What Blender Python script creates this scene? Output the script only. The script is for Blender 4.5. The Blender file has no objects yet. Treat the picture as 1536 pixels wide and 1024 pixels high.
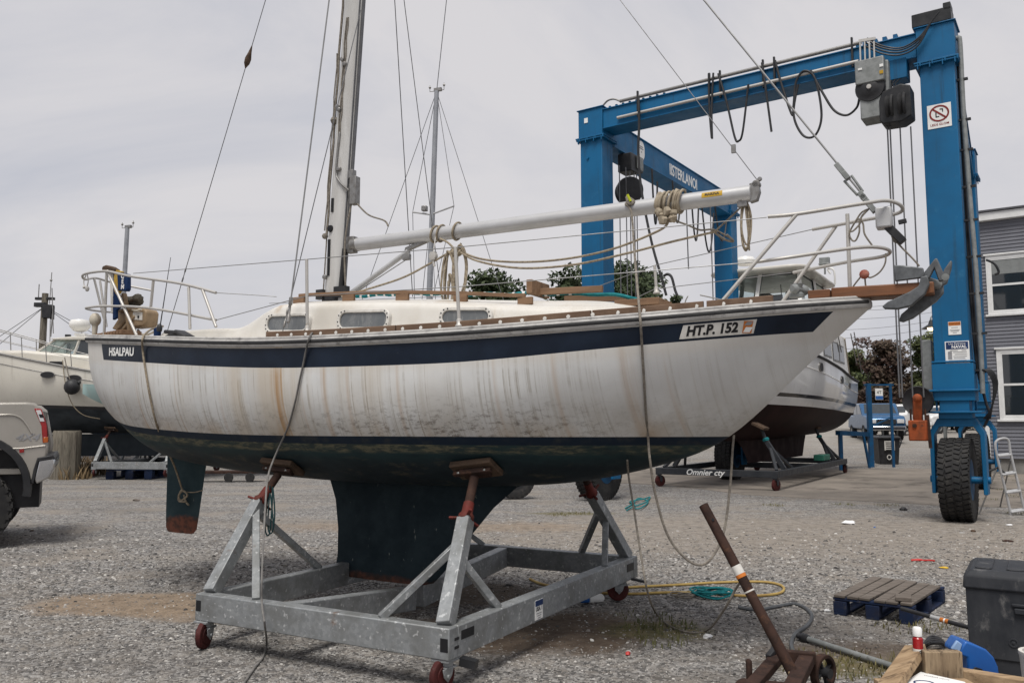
import bpy, math, random
import numpy as np
from mathutils import Vector, Matrix
random.seed(7); np.random.seed(7)
S = bpy.context.scene
COL = S.collection
V = Vector
PI = math.pi
# ---------------------------------------------------------------- camera
FPX = 1250.0; TH = math.atan(124/1250.0); CAMH = 1.6
cam = bpy.data.cameras.new("camera"); cam.sensor_width = 36.0; cam.lens = 36.0*FPX/1536
cam.clip_start = 0.05; cam.clip_end = 2000
camo = bpy.data.objects.new("camera", cam); COL.objects.link(camo)
camo.location = (0, 0, CAMH); camo.rotation_euler = (PI/2+TH, 0, 0)
S.camera = camo
S.view_settings.view_transform = 'Standard'; S.view_settings.look = 'None'
S.view_settings.exposure = 0.0; S.view_settings.gamma = 1.0
CF = V((0, math.cos(TH), math.sin(TH))); CU = V((0, -math.sin(TH), math.cos(TH))); CR = V((1, 0, 0)); CC = V((0, 0, CAMH))
def ray(px, py): return CF*FPX+CR*(px-768)+CU*(512-py)
def plane(px, py, o, n):
    d = ray(px, py); return CC+d*((o-CC).dot(n)/d.dot(n))
def gz(px, py, z=0.0): return plane(px, py, V((0, 0, z)), V((0, 0, 1)))      # photo measurement on a level
def at(px, py, Y): return plane(px, py, V((0, Y, 0)), V((0, 1, 0)))          # photo measurement at a depth
class Fr:                                   # a thing's frame: origin on the ground, turned about z
    def __init__(s, o, yaw=0.0):
        s.o = V(o); s.yaw = yaw; s.M = Matrix.Translation(s.o) @ Matrix.Rotation(yaw, 4, 'Z'); s.I = s.M.inverted()
    def ax(s, i): return s.M.to_3x3().col[i].copy()
    def y(s, px, py, y): return s.I @ plane(px, py, s.M @ V((0, y, 0)), s.ax(1))
    def x(s, px, py, x): return s.I @ plane(px, py, s.M @ V((x, 0, 0)), s.ax(0))
    def z(s, px, py, z): return s.I @ gz(px, py, s.o.z+z)
    def w(s, p): return s.M @ V(p)
    def l(s, p): return s.I @ V(p)
# ---------------------------------------------------------------- mesh builder
def cr(pts, n=8, closed=False):
    P = [V(p) for p in pts]; m = len(P); out = []
    seg = m if closed else m-1
    for i in range(seg):
        if closed: a, b, c, d = P[i-1], P[i], P[(i+1) % m], P[(i+2) % m]
        else: a, b, c, d = P[max(i-1, 0)], P[i], P[i+1], P[min(i+2, m-1)]
        for k in range(n):
            t = k/n
            out.append(0.5*((2*b)+(c-a)*t+(2*a-5*b+4*c-d)*t*t+(3*b-a-3*c+d)*t**3))
    if not closed: out.append(P[-1])
    return out
class MB:
    def __init__(s): s.v = []; s.f = []; s.m = []; s.flat = set()
    def add(s, vs, fs, mi=0):
        o = len(s.v); s.v += [V(p) for p in vs]
        for f in fs: s.f.append([o+i for i in f]); s.m.append(mi)
        return s
    def box(s, c, d, R=None, mi=0):
        c = V(c); vs = []
        for x in (-.5, .5):
            for y in (-.5, .5):
                for z in (-.5, .5):
                    q = V((x*d[0], y*d[1], z*d[2])); vs.append(c+(R @ q if R else q))
        return s.add(vs, [(0, 1, 3, 2), (4, 6, 7, 5), (0, 4, 5, 1), (2, 3, 7, 6), (0, 2, 6, 4), (1, 5, 7, 3)], mi)
    def beam(s, a, b, w, h, up=(0, 0, 1), mi=0, taper=1.0):
        a = V(a); b = V(b); t = (b-a).normalized(); u = V(up)
        x = t.cross(u)
        if x.length < 1e-4: x = t.cross(V((1, 0, 0)))
        x.normalize(); u = x.cross(t)
        vs = []
        for p, k in ((a, 1), (b, taper)):
            for i, j in ((-1, -1), (1, -1), (1, 1), (-1, 1)): vs.append(p+x*(i*w/2*k)+u*(j*h/2*k))
        return s.add(vs, [(3, 2, 1, 0), (4, 5, 6, 7), (0, 1, 5, 4), (1, 2, 6, 5), (2, 3, 7, 6), (3, 0, 4, 7)], mi)
    def tube(s, pts, r, n=8, cap=True, closed=False, mi=0):
        P = [V(p) for p in pts]; m = len(P); rings = []
        R = r if isinstance(r, (list, tuple)) else [r]*m
        nrm = None
        for i in range(m):
            if closed: t = P[(i+1) % m]-P[i-1]
            else: t = P[min(i+1, m-1)]-P[max(i-1, 0)]
            if t.length < 1e-9: t = V((0, 0, 1))
            t.normalize()
            if nrm is None:
                nrm = t.cross(V((0, 0, 1)))
                if nrm.length < .05: nrm = t.cross(V((1, 0, 0)))
            nrm = nrm-t*nrm.dot(t); nrm.normalize(); bi = t.cross(nrm)
            rings.append([P[i]+nrm*(R[i]*math.cos(2*PI*k/n))+bi*(R[i]*math.sin(2*PI*k/n)) for k in range(n)])
        vs = [p for rg in rings for p in rg]; fs = []
        for i in range(m if closed else m-1):
            a = i*n; b = ((i+1) % m)*n
            for k in range(n): fs.append((a+k, a+(k+1) % n, b+(k+1) % n, b+k))
        if cap and not closed: fs.append(tuple(range(n))[::-1]); fs.append(tuple((m-1)*n+k for k in range(n)))
        return s.add(vs, fs, mi)
    def lathe(s, prof, c, axis=(0, 0, 1), n=24, mi=0):
        c = V(c); a = V(axis).normalized(); x = a.orthogonal().normalized(); y = a.cross(x); vs = []; fs = []
        for r, h in prof:
            for k in range(n):
                t = 2*PI*k/n; vs.append(c+a*h+x*(max(r, 1e-4)*math.cos(t))+y*(max(r, 1e-4)*math.sin(t)))
        for i in range(len(prof)-1):
            for k in range(n): fs.append((i*n+k, i*n+(k+1) % n, (i+1)*n+(k+1) % n, (i+1)*n+k))
        fs.append(tuple(range(n))[::-1]); fs.append(tuple((len(prof)-1)*n+k for k in range(n)))
        return s.add(vs, fs, mi)
    def prism(s, poly, o, ex, ey, d, mi=0):          # polygon in (ex,ey) from o, extruded by vector d
        o = V(o); ex = V(ex); ey = V(ey); d = V(d); n = len(poly)
        vs = [o+ex*p[0]+ey*p[1] for p in poly]+[o+ex*p[0]+ey*p[1]+d for p in poly]
        fs = [tuple(range(n))[::-1], tuple(range(n, 2*n))]+[(i, (i+1) % n, n+(i+1) % n, n+i) for i in range(n)]
        return s.add(vs, fs, mi)
    def ring(s, po, pi_, o, ex, ey, d, mi=0):         # frame: outer and inner outline of equal count
        o = V(o); ex = V(ex); ey = V(ey); d = V(d); n = len(po); vs = []
        for off in (V((0, 0, 0)), d):
            for pl in (po, pi_): vs += [o+ex*p[0]+ey*p[1]+off for p in pl]
        fs = []
        for i in range(n):
            j = (i+1) % n
            fs += [(i, n+i, n+j, j), (2*n+i, 2*n+j, 3*n+j, 3*n+i), (i, j, 2*n+j, 2*n+i), (n+i, 3*n+i, 3*n+j, n+j)]
        return s.add(vs, fs, mi)
    def loft(s, secs, closed=False, cap=False, mi=0):
        n = len(secs[0]); vs = [p for c in secs for p in c]; fs = []
        for i in range(len(secs)-1):
            for k in range(n if closed else n-1): fs.append((i*n+k, i*n+(k+1) % n, (i+1)*n+(k+1) % n, (i+1)*n+k))
        if cap: fs.append(tuple(range(n))[::-1]); fs.append(tuple((len(secs)-1)*n+k for k in range(n)))
        return s.add(vs, fs, mi)
    def ball(s, c, r, n=10, sq=(1, 1, 1), jit=0.0, mi=0):
        c = V(c); vs = [c+V((0, 0, -r*sq[2]))]; fs = []; m = n//2
        for i in range(1, m):
            p = -PI/2+PI*i/m
            for k in range(n):
                t = 2*PI*k/n; j = 1+random.uniform(-jit, jit)
                vs.append(c+V((r*sq[0]*j*math.cos(p)*math.cos(t), r*sq[1]*j*math.cos(p)*math.sin(t), r*sq[2]*j*math.sin(p))))
        vs.append(c+V((0, 0, r*sq[2]))); L = len(vs)-1
        for k in range(n):
            fs.append((0, 1+(k+1) % n, 1+k)); fs.append((L, L-n+k, L-n+(k+1) % n))
        for i in range(m-2):
            for k in range(n): fs.append((1+i*n+k, 1+i*n+(k+1) % n, 1+(i+1)*n+(k+1) % n, 1+(i+1)*n+k))
        return s.add(vs, fs, mi)
    def groups(s, eps=.006):                           # islands that do not touch become separate parts
        n = len(s.v); p = list(range(n))
        def fi(a):
            while p[a] != a: p[a] = p[p[a]]; a = p[a]
            return a
        for f in s.f:
            a = fi(f[0])
            for i in f[1:]: p[fi(i)] = a
        isl = {}
        for i in range(n): isl.setdefault(fi(i), []).append(i)
        L = list(isl.values())
        if len(L) < 2 or len(L) > 400: return []
        bb = []
        for q in L:
            c = np.array([tuple(s.v[i]) for i in q]); bb.append((c.min(0)-eps, c.max(0)+eps))
        g = list(range(len(L)))
        def fg(a):
            while g[a] != a: a = g[a]
            return a
        for i in range(len(L)):
            for j in range(i):
                if fg(i) != fg(j) and (bb[i][0] <= bb[j][1]).all() and (bb[j][0] <= bb[i][1]).all(): g[fg(i)] = fg(j)
        idx = {}; where = {}
        for k, q in enumerate(L):
            r = fg(k); o = where.setdefault(r, ([], [], []))
            for i in q: idx[i] = len(o[0]); o[0].append(s.v[i])
        own = {}
        for k, q in enumerate(L):
            for i in q: own[i] = fg(k)
        for f, m in zip(s.f, s.m): o = where[own[f[0]]]; o[1].append([idx[i] for i in f]); o[2].append(m)
        return list(where.values())
    def build(s, name, mats, parent=None, org=None, bevel=0.0, ang=38, label=None, cat=None, group=None, kind=None, seg=2, yaw=None, split=True):
        if parent is not None and split:
            gs = s.groups()
            if 1 < len(gs) <= 40:
                obs = []
                for g in gs:
                    k = MB(); k.v, k.f, k.m = g; obs.append(k.build(name, mats, parent, org, bevel, ang, None, None, None, kind, seg, yaw, split=False))
                return obs[0]
        me = bpy.data.meshes.new(name)
        if org is not None:
            if yaw is not None:
                I = (Matrix.Translation(V(org)) @ Matrix.Rotation(yaw, 4, 'Z')).inverted(); vs = [I @ p for p in s.v]
            else: o = V(org); vs = [p-o for p in s.v]
        else: vs = s.v
        me.from_pydata([tuple(p) for p in vs], [], s.f)
        if not isinstance(mats, (list, tuple)): mats = [mats]
        for m in mats: me.materials.append(m)
        me.polygons.foreach_set('material_index', s.m)
        me.polygons.foreach_set('use_smooth', [True]*len(s.f))
        me.update(); me.validate()
        me.set_sharp_from_angle(angle=math.radians(ang))
        o = bpy.data.objects.new(name, me); COL.objects.link(o)
        if org is not None: o.location = org
        if yaw is not None: o.rotation_euler.z = yaw
        if parent: o.parent = parent
        if bevel:
            b = o.modifiers.new("bevel", 'BEVEL'); b.width = bevel; b.segments = seg; b.limit_method = 'ANGLE'; b.angle_limit = math.radians(40)
        tag(o, label, cat, group, kind)
        return o
def tag(o, label=None, cat=None, group=None, kind=None):
    if label: o['label'] = label
    if cat: o['category'] = cat
    if group: o['group'] = group
    if kind: o['kind'] = kind
    return o
def thing(name, label, cat, fr, group=None):
    o = bpy.data.objects.new(name, None); COL.objects.link(o); o.empty_display_size = .2
    o.location = fr.o; o.rotation_euler = (0, 0, fr.yaw)
    return tag(o, label, cat, group)
def dup(root, loc, yaw, label, scale=1.0, skip=()):
    def cp(o, par):
        c = o.copy(); COL.objects.link(c)
        if par: c.parent = par
        for ch in list(o.children):
            if ch.name.split('.')[0] not in skip: cp(ch, c)
        return c
    r = cp(root, None); r.location = loc; r.rotation_euler = (0, 0, yaw); r.scale = (scale,)*3
    r['label'] = label
    return r
def rrect(w, h, r, n=5):
    out = []
    for cx, cy, a in ((w/2-r, h/2-r, 0), (-w/2+r, h/2-r, PI/2), (-w/2+r, -h/2+r, PI), (w/2-r, -h/2+r, 1.5*PI)):
        for k in range(n+1):
            t = a+PI/2*k/n; out.append((cx+r*math.cos(t), cy+r*math.sin(t)))
    return out
def circ(r, n=24): return [(r*math.cos(2*PI*k/n), r*math.sin(2*PI*k/n)) for k in range(n)]
def text(name, body, size, mat, parent, fn, shear=0.0, bold=0.0, sx=1.0, ext=.002, align='CENTER', label=None):
    cu = bpy.data.curves.new(name, 'FONT'); cu.body = body; cu.size = size; cu.shear = shear; cu.offset = bold
    cu.align_x = align; cu.align_y = 'CENTER'; cu.extrude = ext; cu.resolution_u = 3
    t = bpy.data.objects.new("tmp", cu); COL.objects.link(t)
    bpy.context.view_layer.update()
    me = bpy.data.meshes.new_from_object(t.evaluated_get(bpy.context.evaluated_depsgraph_get()))
    bpy.data.objects.remove(t); bpy.data.curves.remove(cu)
    for v in me.vertices: v.co = fn(v.co.x*sx, v.co.y, v.co.z)
    me.name = name; me.materials.clear(); me.materials.append(mat)
    o = bpy.data.objects.new(name, me); COL.objects.link(o); o.parent = parent
    return o
def flatmap(o, ex, ey):
    o = V(o); ex = V(ex).normalized(); ey = V(ey).normalized(); ez = ex.cross(ey)
    return lambda x, y, z: o+ex*x+ey*y+ez*z
def spl(xs, ys):                                      # natural cubic spline
    xs = np.array(xs, float); ys = np.array(ys, float); n = len(xs); h = np.diff(xs)
    A = np.zeros((n, n)); r = np.zeros(n); A[0, 0] = A[-1, -1] = 1
    for i in range(1, n-1):
        A[i, i-1] = h[i-1]; A[i, i] = 2*(h[i-1]+h[i]); A[i, i+1] = h[i]
        r[i] = 6*((ys[i+1]-ys[i])/h[i]-(ys[i]-ys[i-1])/h[i-1])
    M = np.linalg.solve(A, r)
    def f(x):
        x = min(max(x, xs[0]), xs[-1]); i = min(max(int(np.searchsorted(xs, x))-1, 0), n-2)
        a = xs[i+1]-x; b = x-xs[i]; H = h[i]
        return float(M[i]*a**3/(6*H)+M[i+1]*b**3/(6*H)+(ys[i]/H-M[i]*H/6)*a+(ys[i+1]/H-M[i+1]*H/6)*b)
    return f
def sm(a, b, x):
    t = min(max((x-a)/(b-a), 0), 1); return t*t*(3-2*t)
# ---------------------------------------------------------------- materials
class NT:
    def __init__(s, name):
        s.m = bpy.data.materials.new(name); s.m.use_nodes = True; s.t = s.m.node_tree; s.t.nodes.clear()
        s.out = s.n('ShaderNodeOutputMaterial'); s.b = s.n('ShaderNodeBsdfPrincipled'); s.k(s.b.outputs[0], s.out.inputs[0])
    def n(s, t, **kw):
        d = s.t.nodes.new(t)
        for k, v in kw.items(): setattr(d, k, v)
        return d
    def k(s, a, b): s.t.links.new(a, b)
    def val(s, sock, v):
        if hasattr(v, 'is_output'): s.k(v, sock)
        else: sock.default_value = v
    def math(s, op, a, b=0.0, c=0.0, clamp=False):
        d = s.n('ShaderNodeMath', operation=op, use_clamp=clamp); s.val(d.inputs[0], a); s.val(d.inputs[1], b)
        if op in ('MULTIPLY_ADD', 'SMOOTH_MIN', 'COMPARE'): s.val(d.inputs[2], c)
        return d.outputs[0]
    def mix(s, f, a, b, mode='MIX'):
        d = s.n('ShaderNodeMix', data_type='RGBA', blend_type=mode); s.val(d.inputs[0], f)
        for i, c in ((6, a), (7, b)):
            if hasattr(c, 'is_output'): s.k(c, d.inputs[i])
            else: d.inputs[i].default_value = (*c[:3], 1)
        return d.outputs[2]
    def ramp(s, x, lo, hi, a=0.0, b=1.0):
        d = s.n('ShaderNodeMapRange', clamp=True, interpolation_type='SMOOTHSTEP'); s.val(d.inputs[0], x)
        d.inputs[1].default_value = lo; d.inputs[2].default_value = hi; d.inputs[3].default_value = a; d.inputs[4].default_value = b
        return d.outputs[0]
    def coord(s, scale=(1, 1, 1), kind='Object', loc=(0, 0, 0)):
        c = s.n('ShaderNodeTexCoord'); mp = s.n('ShaderNodeMapping'); s.k(c.outputs[kind], mp.inputs[0])
        mp.inputs[3].default_value = scale; mp.inputs[1].default_value = loc; return mp.outputs[0]
    def noise(s, co, scale, det=4, rough=.55, dist=0.0):
        d = s.n('ShaderNodeTexNoise'); s.k(co, d.inputs['Vector']); d.inputs['Scale'].default_value = scale
        d.inputs['Detail'].default_value = det; d.inputs['Roughness'].default_value = rough; d.inputs['Distortion'].default_value = dist
        return d.outputs[0]
    def voro(s, co, scale, feat='F1', out=0):
        d = s.n('ShaderNodeTexVoronoi', feature=feat); s.k(co, d.inputs['Vector']); d.inputs['Scale'].default_value = scale
        return d.outputs[out]
    def bump(s, h, st=.3, dist=.01):
        d = s.n('ShaderNodeBump'); d.inputs['Strength'].default_value = st; d.inputs['Distance'].default_value = dist
        s.k(h, d.inputs['Height']); s.k(d.outputs[0], s.b.inputs['Normal']); return d
    def base(s, c): s.val(s.b.inputs['Base Color'], c if hasattr(c, 'is_output') else (*c, 1))
    def set(s, **kw):
        for k, v in kw.items(): s.val(s.b.inputs[k.replace('_', ' ')], v)
def mat(name, c, rough=.5, metal=0.0, c2=None, sc=6.0, dirt=None, dsc=3.0, dlo=.52, dhi=.72, bump=.0, bsc=60.0, stretch=(1, 1, 1), bd=.004, spec=None, rv=.12):
    if spec is None: spec = .5 if rough < .4 else (.3 if rough < .55 else .16)
    t = NT(name); co = t.coord(stretch)
    col = c
    n1 = t.noise(co, sc, 6, .62)
    if c2 is None: c2 = tuple(x*.78 for x in c)
    col = t.mix(t.ramp(n1, .34, .68), c, c2)
    if dirt is not None:
        n2 = t.noise(t.coord(stretch, loc=(3.1, 1.7, 5.2)), dsc, 8, .7)
        col = t.mix(t.ramp(n2, dlo, dhi), col, dirt)
    t.base(col); t.set(Metallic=metal)
    t.set(Roughness=t.ramp(n1, .2, .8, max(rough-rv, .04), min(rough+rv, 1)))
    t.b.inputs['Specular IOR Level'].default_value = spec
    if bump: t.bump(t.noise(co, bsc, 4, .6), bump, bd)
    return t.m
M = {}
M['cream'] = mat('cream_gelcoat', (.62, .60, .56), .42, c2=(.53, .50, .445), sc=2.2, dirt=(.40, .29, .18), dsc=4, dlo=.55, dhi=.78, stretch=(1, 1, .45))
M['whitegel'] = mat('white_gelcoat', (.74, .73, .70), .3, c2=(.66, .65, .62), sc=2.5, dirt=(.42, .40, .36), dsc=3, dlo=.6, dhi=.9)
M['ivory'] = mat('ivory_gelcoat', (.60, .575, .515), .35, c2=(.54, .51, .45), sc=2)
M['alu'] = mat('anodised_spar', (.50, .50, .505), .42, .35, c2=(.42, .42, .42), sc=7, dirt=(.42, .40, .37), dsc=9, dlo=.6, dhi=.85, stretch=(.5, 1, 1))
M['mastw'] = mat('painted_mast', (.55, .545, .53), .42, .1, c2=(.45, .44, .42), sc=5, dirt=(.36, .33, .29), dsc=7, dlo=.58, dhi=.8, stretch=(2, 2, .3))
M['steel'] = mat('stainless_tube', (.46, .445, .42), .52, .4, c2=(.48, .46, .43), sc=14, dirt=(.33, .27, .2), dsc=22, dlo=.6, dhi=.8)
M['steeld'] = mat('dull_fitting', (.30, .295, .285), .45, .7, c2=(.2, .19, .18), sc=20)
M['wire'] = mat('rigging_wire', (.16, .16, .165), .45, .5)
M['wirel'] = mat('bright_wire', (.27, .27, .27), .5, .4)
M['teak'] = mat('weathered_teak', (.235, .145, .088), .7, c2=(.165, .10, .062), sc=9, dirt=(.12, .075, .045), dsc=14, dlo=.55, dhi=.75, stretch=(.25, 2, 2), bump=.25, bsc=40)
M['toerail'] = mat('toe_rail_teak', (.18, .118, .08), .75, c2=(.125, .08, .055), sc=9, dirt=(.3, .25, .2), dsc=12, dlo=.58, dhi=.75, stretch=(.3, 2, 2))
M['rubber'] = mat('black_rubber', (.03, .03, .032), .6, c2=(.045, .045, .045), sc=8, dirt=(.14, .135, .13), dsc=6, dlo=.55, dhi=.85)
M['railgrey'] = mat('rub_rail_vinyl', (.46, .45, .43), .5, c2=(.32, .31, .30), sc=6, dirt=(.13, .125, .12), dsc=11, dlo=.5, dhi=.75)
M['black'] = mat('black_paint', (.018, .019, .021), .45, c2=(.03, .03, .032), sc=5, dirt=(.09, .085, .08), dsc=7, dlo=.6, dhi=.85)
M['blackpl'] = mat('black_plastic', (.02, .02, .022), .5, c2=(.035, .035, .037), sc=6)
M['rope'] = mat('beige_rope', (.33, .28, .205), .9, c2=(.19, .155, .115), sc=40, bump=.5, bsc=120)
M['ropeg'] = mat('grey_rope', (.24, .215, .18), .9, c2=(.13, .115, .10), sc=40, bump=.5, bsc=120)
M['cable'] = mat('grey_cable', (.13, .125, .12), .65, c2=(.2, .19, .18), sc=12)
M['canvas'] = mat('tan_canvas', (.36, .31, .235), .95, c2=(.24, .20, .15), sc=14, bump=.5, bsc=35, bd=.01)
def hoist_blue():
    t = NT('blue_steel_paint'); co = t.coord(); c = t.mix(t.ramp(t.noise(co, .9, 6, .6), .36, .66), (.002, .110, .255), (.004, .085, .195))
    st = t.noise(t.coord((5, 5, .22)), 1.6, 6, .7); c = t.mix(t.ramp(st, .54, .70, 0, .6), c, (.012, .05, .095))
    fd = t.noise(t.coord(loc=(4, 1, 7)), 2.1, 8, .72); c = t.mix(t.ramp(fd, .58, .74, 0, .6), c, (.03, .16, .29))
    ru = t.noise(t.coord((2.5, 2.5, .7), loc=(9, 2, 3)), 3.4, 9, .78); c = t.mix(t.ramp(ru, .645, .70, 0, .85), c, (.085, .05, .035))
    t.base(c); t.set(Roughness=t.ramp(fd, .3, .7, .42, .62)); t.b.inputs['Specular IOR Level'].default_value = .3; t.bump(t.noise(co, 1.7, 3), .12, .02); return t.m
M['blue'] = hoist_blue()
M['bluefr'] = mat('faded_blue_paint', (.008, .075, .18), .55, c2=(.015, .055, .12), sc=3, dirt=(.1, .07, .05), dsc=6, dlo=.6, dhi=.8)
M['navy'] = mat('navy_cloth', (.008, .023, .075), .85, c2=(.012, .032, .09), sc=12)
M['yellow'] = mat('yellow_cloth', (.45, .30, .06), .8, c2=(.30, .19, .05), sc=12)
M['rust'] = mat('rusty_iron', (.055, .031, .024), .85, .2, c2=(.032, .021, .018), sc=9, dirt=(.12, .06, .036), dsc=12, dlo=.52, dhi=.75, bump=.4, bsc=50)
M['redpaint'] = mat('worn_red_paint', (.13, .024, .02), .65, c2=(.08, .024, .018), sc=12, dirt=(.06, .04, .03), dsc=16, dlo=.52, dhi=.75)
M['orange'] = mat('rusty_orange_paint', (.30, .068, .022), .65, c2=(.18, .05, .02), sc=7, dirt=(.05, .03, .022), dsc=9, dlo=.52, dhi=.75, bump=.2)
M['maroonw'] = mat('maroon_wheel', (.075, .018, .017), .6, c2=(.045, .014, .013), sc=14, dirt=(.09, .07, .06), dsc=18, dlo=.55, dhi=.8)
M['padwood'] = mat('weathered_pad_wood', (.10, .065, .045), .85, c2=(.06, .042, .03), sc=12, dirt=(.2, .16, .12), dsc=16, dlo=.58, dhi=.78, stretch=(.4, 2, 2), bump=.4)
M['white'] = mat('white_paint', (.78, .78, .76), .5, c2=(.72, .72, .70), sc=5)
M['dirtywhite'] = mat('dirty_white', (.66, .64, .60), .5, c2=(.52, .50, .46), sc=12)
M['inkblack'] = mat('black_ink', (.012, .012, .014), .5)
M['inkred'] = mat('red_ink', (.22, .018, .016), .5)
M['inkblue'] = mat('blue_ink', (.012, .035, .12), .5)
M['inkgrey'] = mat('grey_ink', (.28, .28, .29), .6)
M['labelor'] = mat('orange_label', (.55, .17, .03), .5)
M['labely'] = mat('yellow_label', (.48, .29, .02), .5)
M['tyre'] = mat('tyre_rubber', (.022, .022, .023), .75, c2=(.035, .034, .033), sc=9, dirt=(.085, .08, .072), dsc=8, dlo=.52, dhi=.8, bump=.2, bsc=70)
M['concrete'] = mat('concrete_pad', (.235, .205, .175), .9, c2=(.155, .138, .12), sc=.55, dirt=(.07, .062, .055), dsc=1.1, dlo=.5, dhi=.72, bump=.25, bsc=30)
M['grey'] = mat('grey_cast', (.27, .28, .275), .55, .3, c2=(.19, .2, .195), sc=8, dirt=(.07, .07, .065), dsc=10, dlo=.58, dhi=.8)
M['timber'] = mat('rough_timber', (.38, .27, .165), .85, c2=(.25, .17, .10), sc=8, dirt=(.10, .065, .04), dsc=10, dlo=.52, dhi=.7, stretch=(.3, 2, 2), bump=.5)
M['timberv'] = mat('cracked_timber', (.30, .225, .145), .85, c2=(.18, .13, .085), sc=9, dirt=(.05, .035, .025), dsc=11, dlo=.5, dhi=.64, stretch=(2.4, 2.4, .35), bump=.6)
M['palletw'] = mat('pallet_board', (.17, .145, .125), .9, c2=(.10, .085, .072), sc=9, dirt=(.07, .06, .05), dsc=12, dlo=.55, dhi=.75, stretch=(.3, 2.5, 2), bump=.5)
M['palletb'] = mat('blue_pallet_paint', (.012, .024, .062), .85, c2=(.02, .024, .045), sc=9, dirt=(.08, .075, .07), dsc=12, dlo=.55, dhi=.75, bump=.4)
M['crate'] = mat('scuffed_grey_plastic', (.028, .030, .035), .58, c2=(.045, .047, .052), sc=4, dirt=(.17, .165, .16), dsc=5.5, dlo=.56, dhi=.78, stretch=(1.6, 1.6, .8), bump=.15)
M['bluejug'] = mat('blue_plastic', (.012, .10, .36), .35, c2=(.01, .08, .3), sc=4)
M['teal'] = mat('teal_rope', (.02, .20, .21), .85, c2=(.012, .12, .14), sc=30)
M['yhose'] = mat('yellow_hose', (.42, .30, .10), .6, c2=(.33, .22, .08), sc=9)
M['bhose'] = mat('grey_hose', (.075, .08, .085), .5, c2=(.12, .125, .13), sc=9)
M['paint_truck'] = mat('champagne_truck_paint', (.37, .345, .31), .25, .3, c2=(.33, .31, .275), sc=1.2, rv=.04)
M['chrome'] = mat('chrome', (.62, .62, .62), .15, 1.0, rv=.05)
M['taillight'] = mat('red_tail_light', (.30, .012, .012), .12, rv=.03)
M['amber'] = mat('amber_light', (.45, .10, .01), .15, rv=.03)
M['clear'] = mat('clear_light', (.62, .62, .62), .12, rv=.03)
M['whitecar'] = mat('white_car_paint', (.72, .72, .71), .22, rv=.04)
M['bluecar'] = mat('blue_car_paint', (.04, .12, .25), .22, .3, rv=.04)
M['glass'] = mat('dark_glass', (.035, .042, .046), .06, spec=.8, rv=.02)
M['antifoul'] = mat('dark_antifouling', (.010, .017, .022), .7, c2=(.022, .036, .044), sc=4, dirt=(.05, .045, .036), dsc=6, dlo=.58, dhi=.78, bump=.15)
M['antigrey'] = mat('slate_antifouling', (.05, .06, .07), .7, c2=(.04, .05, .058), sc=3)
M['antimar'] = mat('maroon_antifouling', (.022, .009, .009), .75, c2=(.015, .008, .008), sc=2, dirt=(.02, .012, .012), dsc=2)
M['cradleblk'] = mat('black_cradle_paint', (.022, .025, .03), .5, c2=(.035, .038, .043), sc=5, dirt=(.1, .07, .05), dsc=9, dlo=.6, dhi=.8)
M['siding'] = mat('grey_vinyl_siding', (.165, .168, .19), .6, c2=(.145, .148, .168), sc=1.2)
M['trim'] = mat('white_trim', (.70, .70, .69), .5, c2=(.62, .62, .61), sc=4)
M['found'] = mat('foundation', (.24, .23, .215), .9, c2=(.17, .165, .155), sc=4, bump=.3)
M['roofdk'] = mat('roof_edge', (.10, .10, .11), .8)
M['pile'] = mat('weathered_piling', (.20, .18, .145), .95, c2=(.12, .105, .085), sc=7, dirt=(.055, .055, .045), dsc=9, dlo=.52, dhi=.7, stretch=(3, 3, .35), bump=.8, bsc=18, bd=.02)
M['bark'] = mat('bark', (.06, .048, .038), .95, c2=(.04, .032, .026), sc=6, stretch=(2, 2, .5), bump=.6, bsc=14, bd=.03)
M['brownplastic'] = mat('tan_motor_cowl', (.30, .215, .13), .5, c2=(.20, .14, .085), sc=8, dirt=(.08, .055, .04), dsc=9, dlo=.54, dhi=.75)
M['tan'] = mat('dirty_cream_plastic', (.5, .46, .38), .5, c2=(.38, .33, .26), sc=9)
M['anchor'] = mat('galvanised_anchor', (.15, .158, .165), .52, .45, c2=(.095, .10, .105), sc=16, dirt=(.10, .095, .09), dsc=14, dlo=.56, dhi=.78)
M['bowplank'] = mat('varnished_plank', (.20, .085, .04), .5, c2=(.13, .06, .032), sc=8, dirt=(.07, .04, .03), dsc=12, dlo=.55, dhi=.75, stretch=(.3, 2, 2), bump=.3)
M['litterw'] = mat('white_litter', (.75, .75, .75), .6)
M['litterr'] = mat('red_litter', (.5, .03, .025), .5)
M['littery'] = mat('yellow_litter', (.6, .38, .03), .5)
M['litterb'] = mat('blue_litter', (.03, .13, .4), .5)
M['paper'] = mat('printed_paper', (.78, .78, .77), .6, c2=(.74, .74, .73), sc=3)
M['redbottle'] = mat('red_bottle', (.33, .012, .014), .25, rv=.05)
def galv():
    t = NT('galvanised_steel'); co = t.coord()
    v = t.voro(co, 42, 'F1', 1); n = t.noise(co, 5, 6, .6); fine = t.noise(co, 60, 3)
    bw = t.n('ShaderNodeRGBToBW'); t.k(v, bw.inputs[0])
    a = t.mix(bw.outputs[0], (.21, .222, .23), (.31, .322, .327))
    a = t.mix(t.ramp(n, .40, .68), a, (.18, .185, .182))
    sp = t.noise(t.coord(loc=(2, 5, 1)), 26, 2, .5)
    a = t.mix(t.ramp(sp, .63, .70, 0, .75), a, (.50, .51, .51))
    r = t.noise(t.coord(loc=(7, 3, 1)), 2.6, 8, .72)
    a = t.mix(t.ramp(r, .60, .74), a, (.15, .085, .05))
    t.base(a); t.set(Metallic=.35, Roughness=t.ramp(fine, .3, .7, .42, .62)); t.bump(fine, .12, .003); return t.m
M['galv'] = galv()
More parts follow.
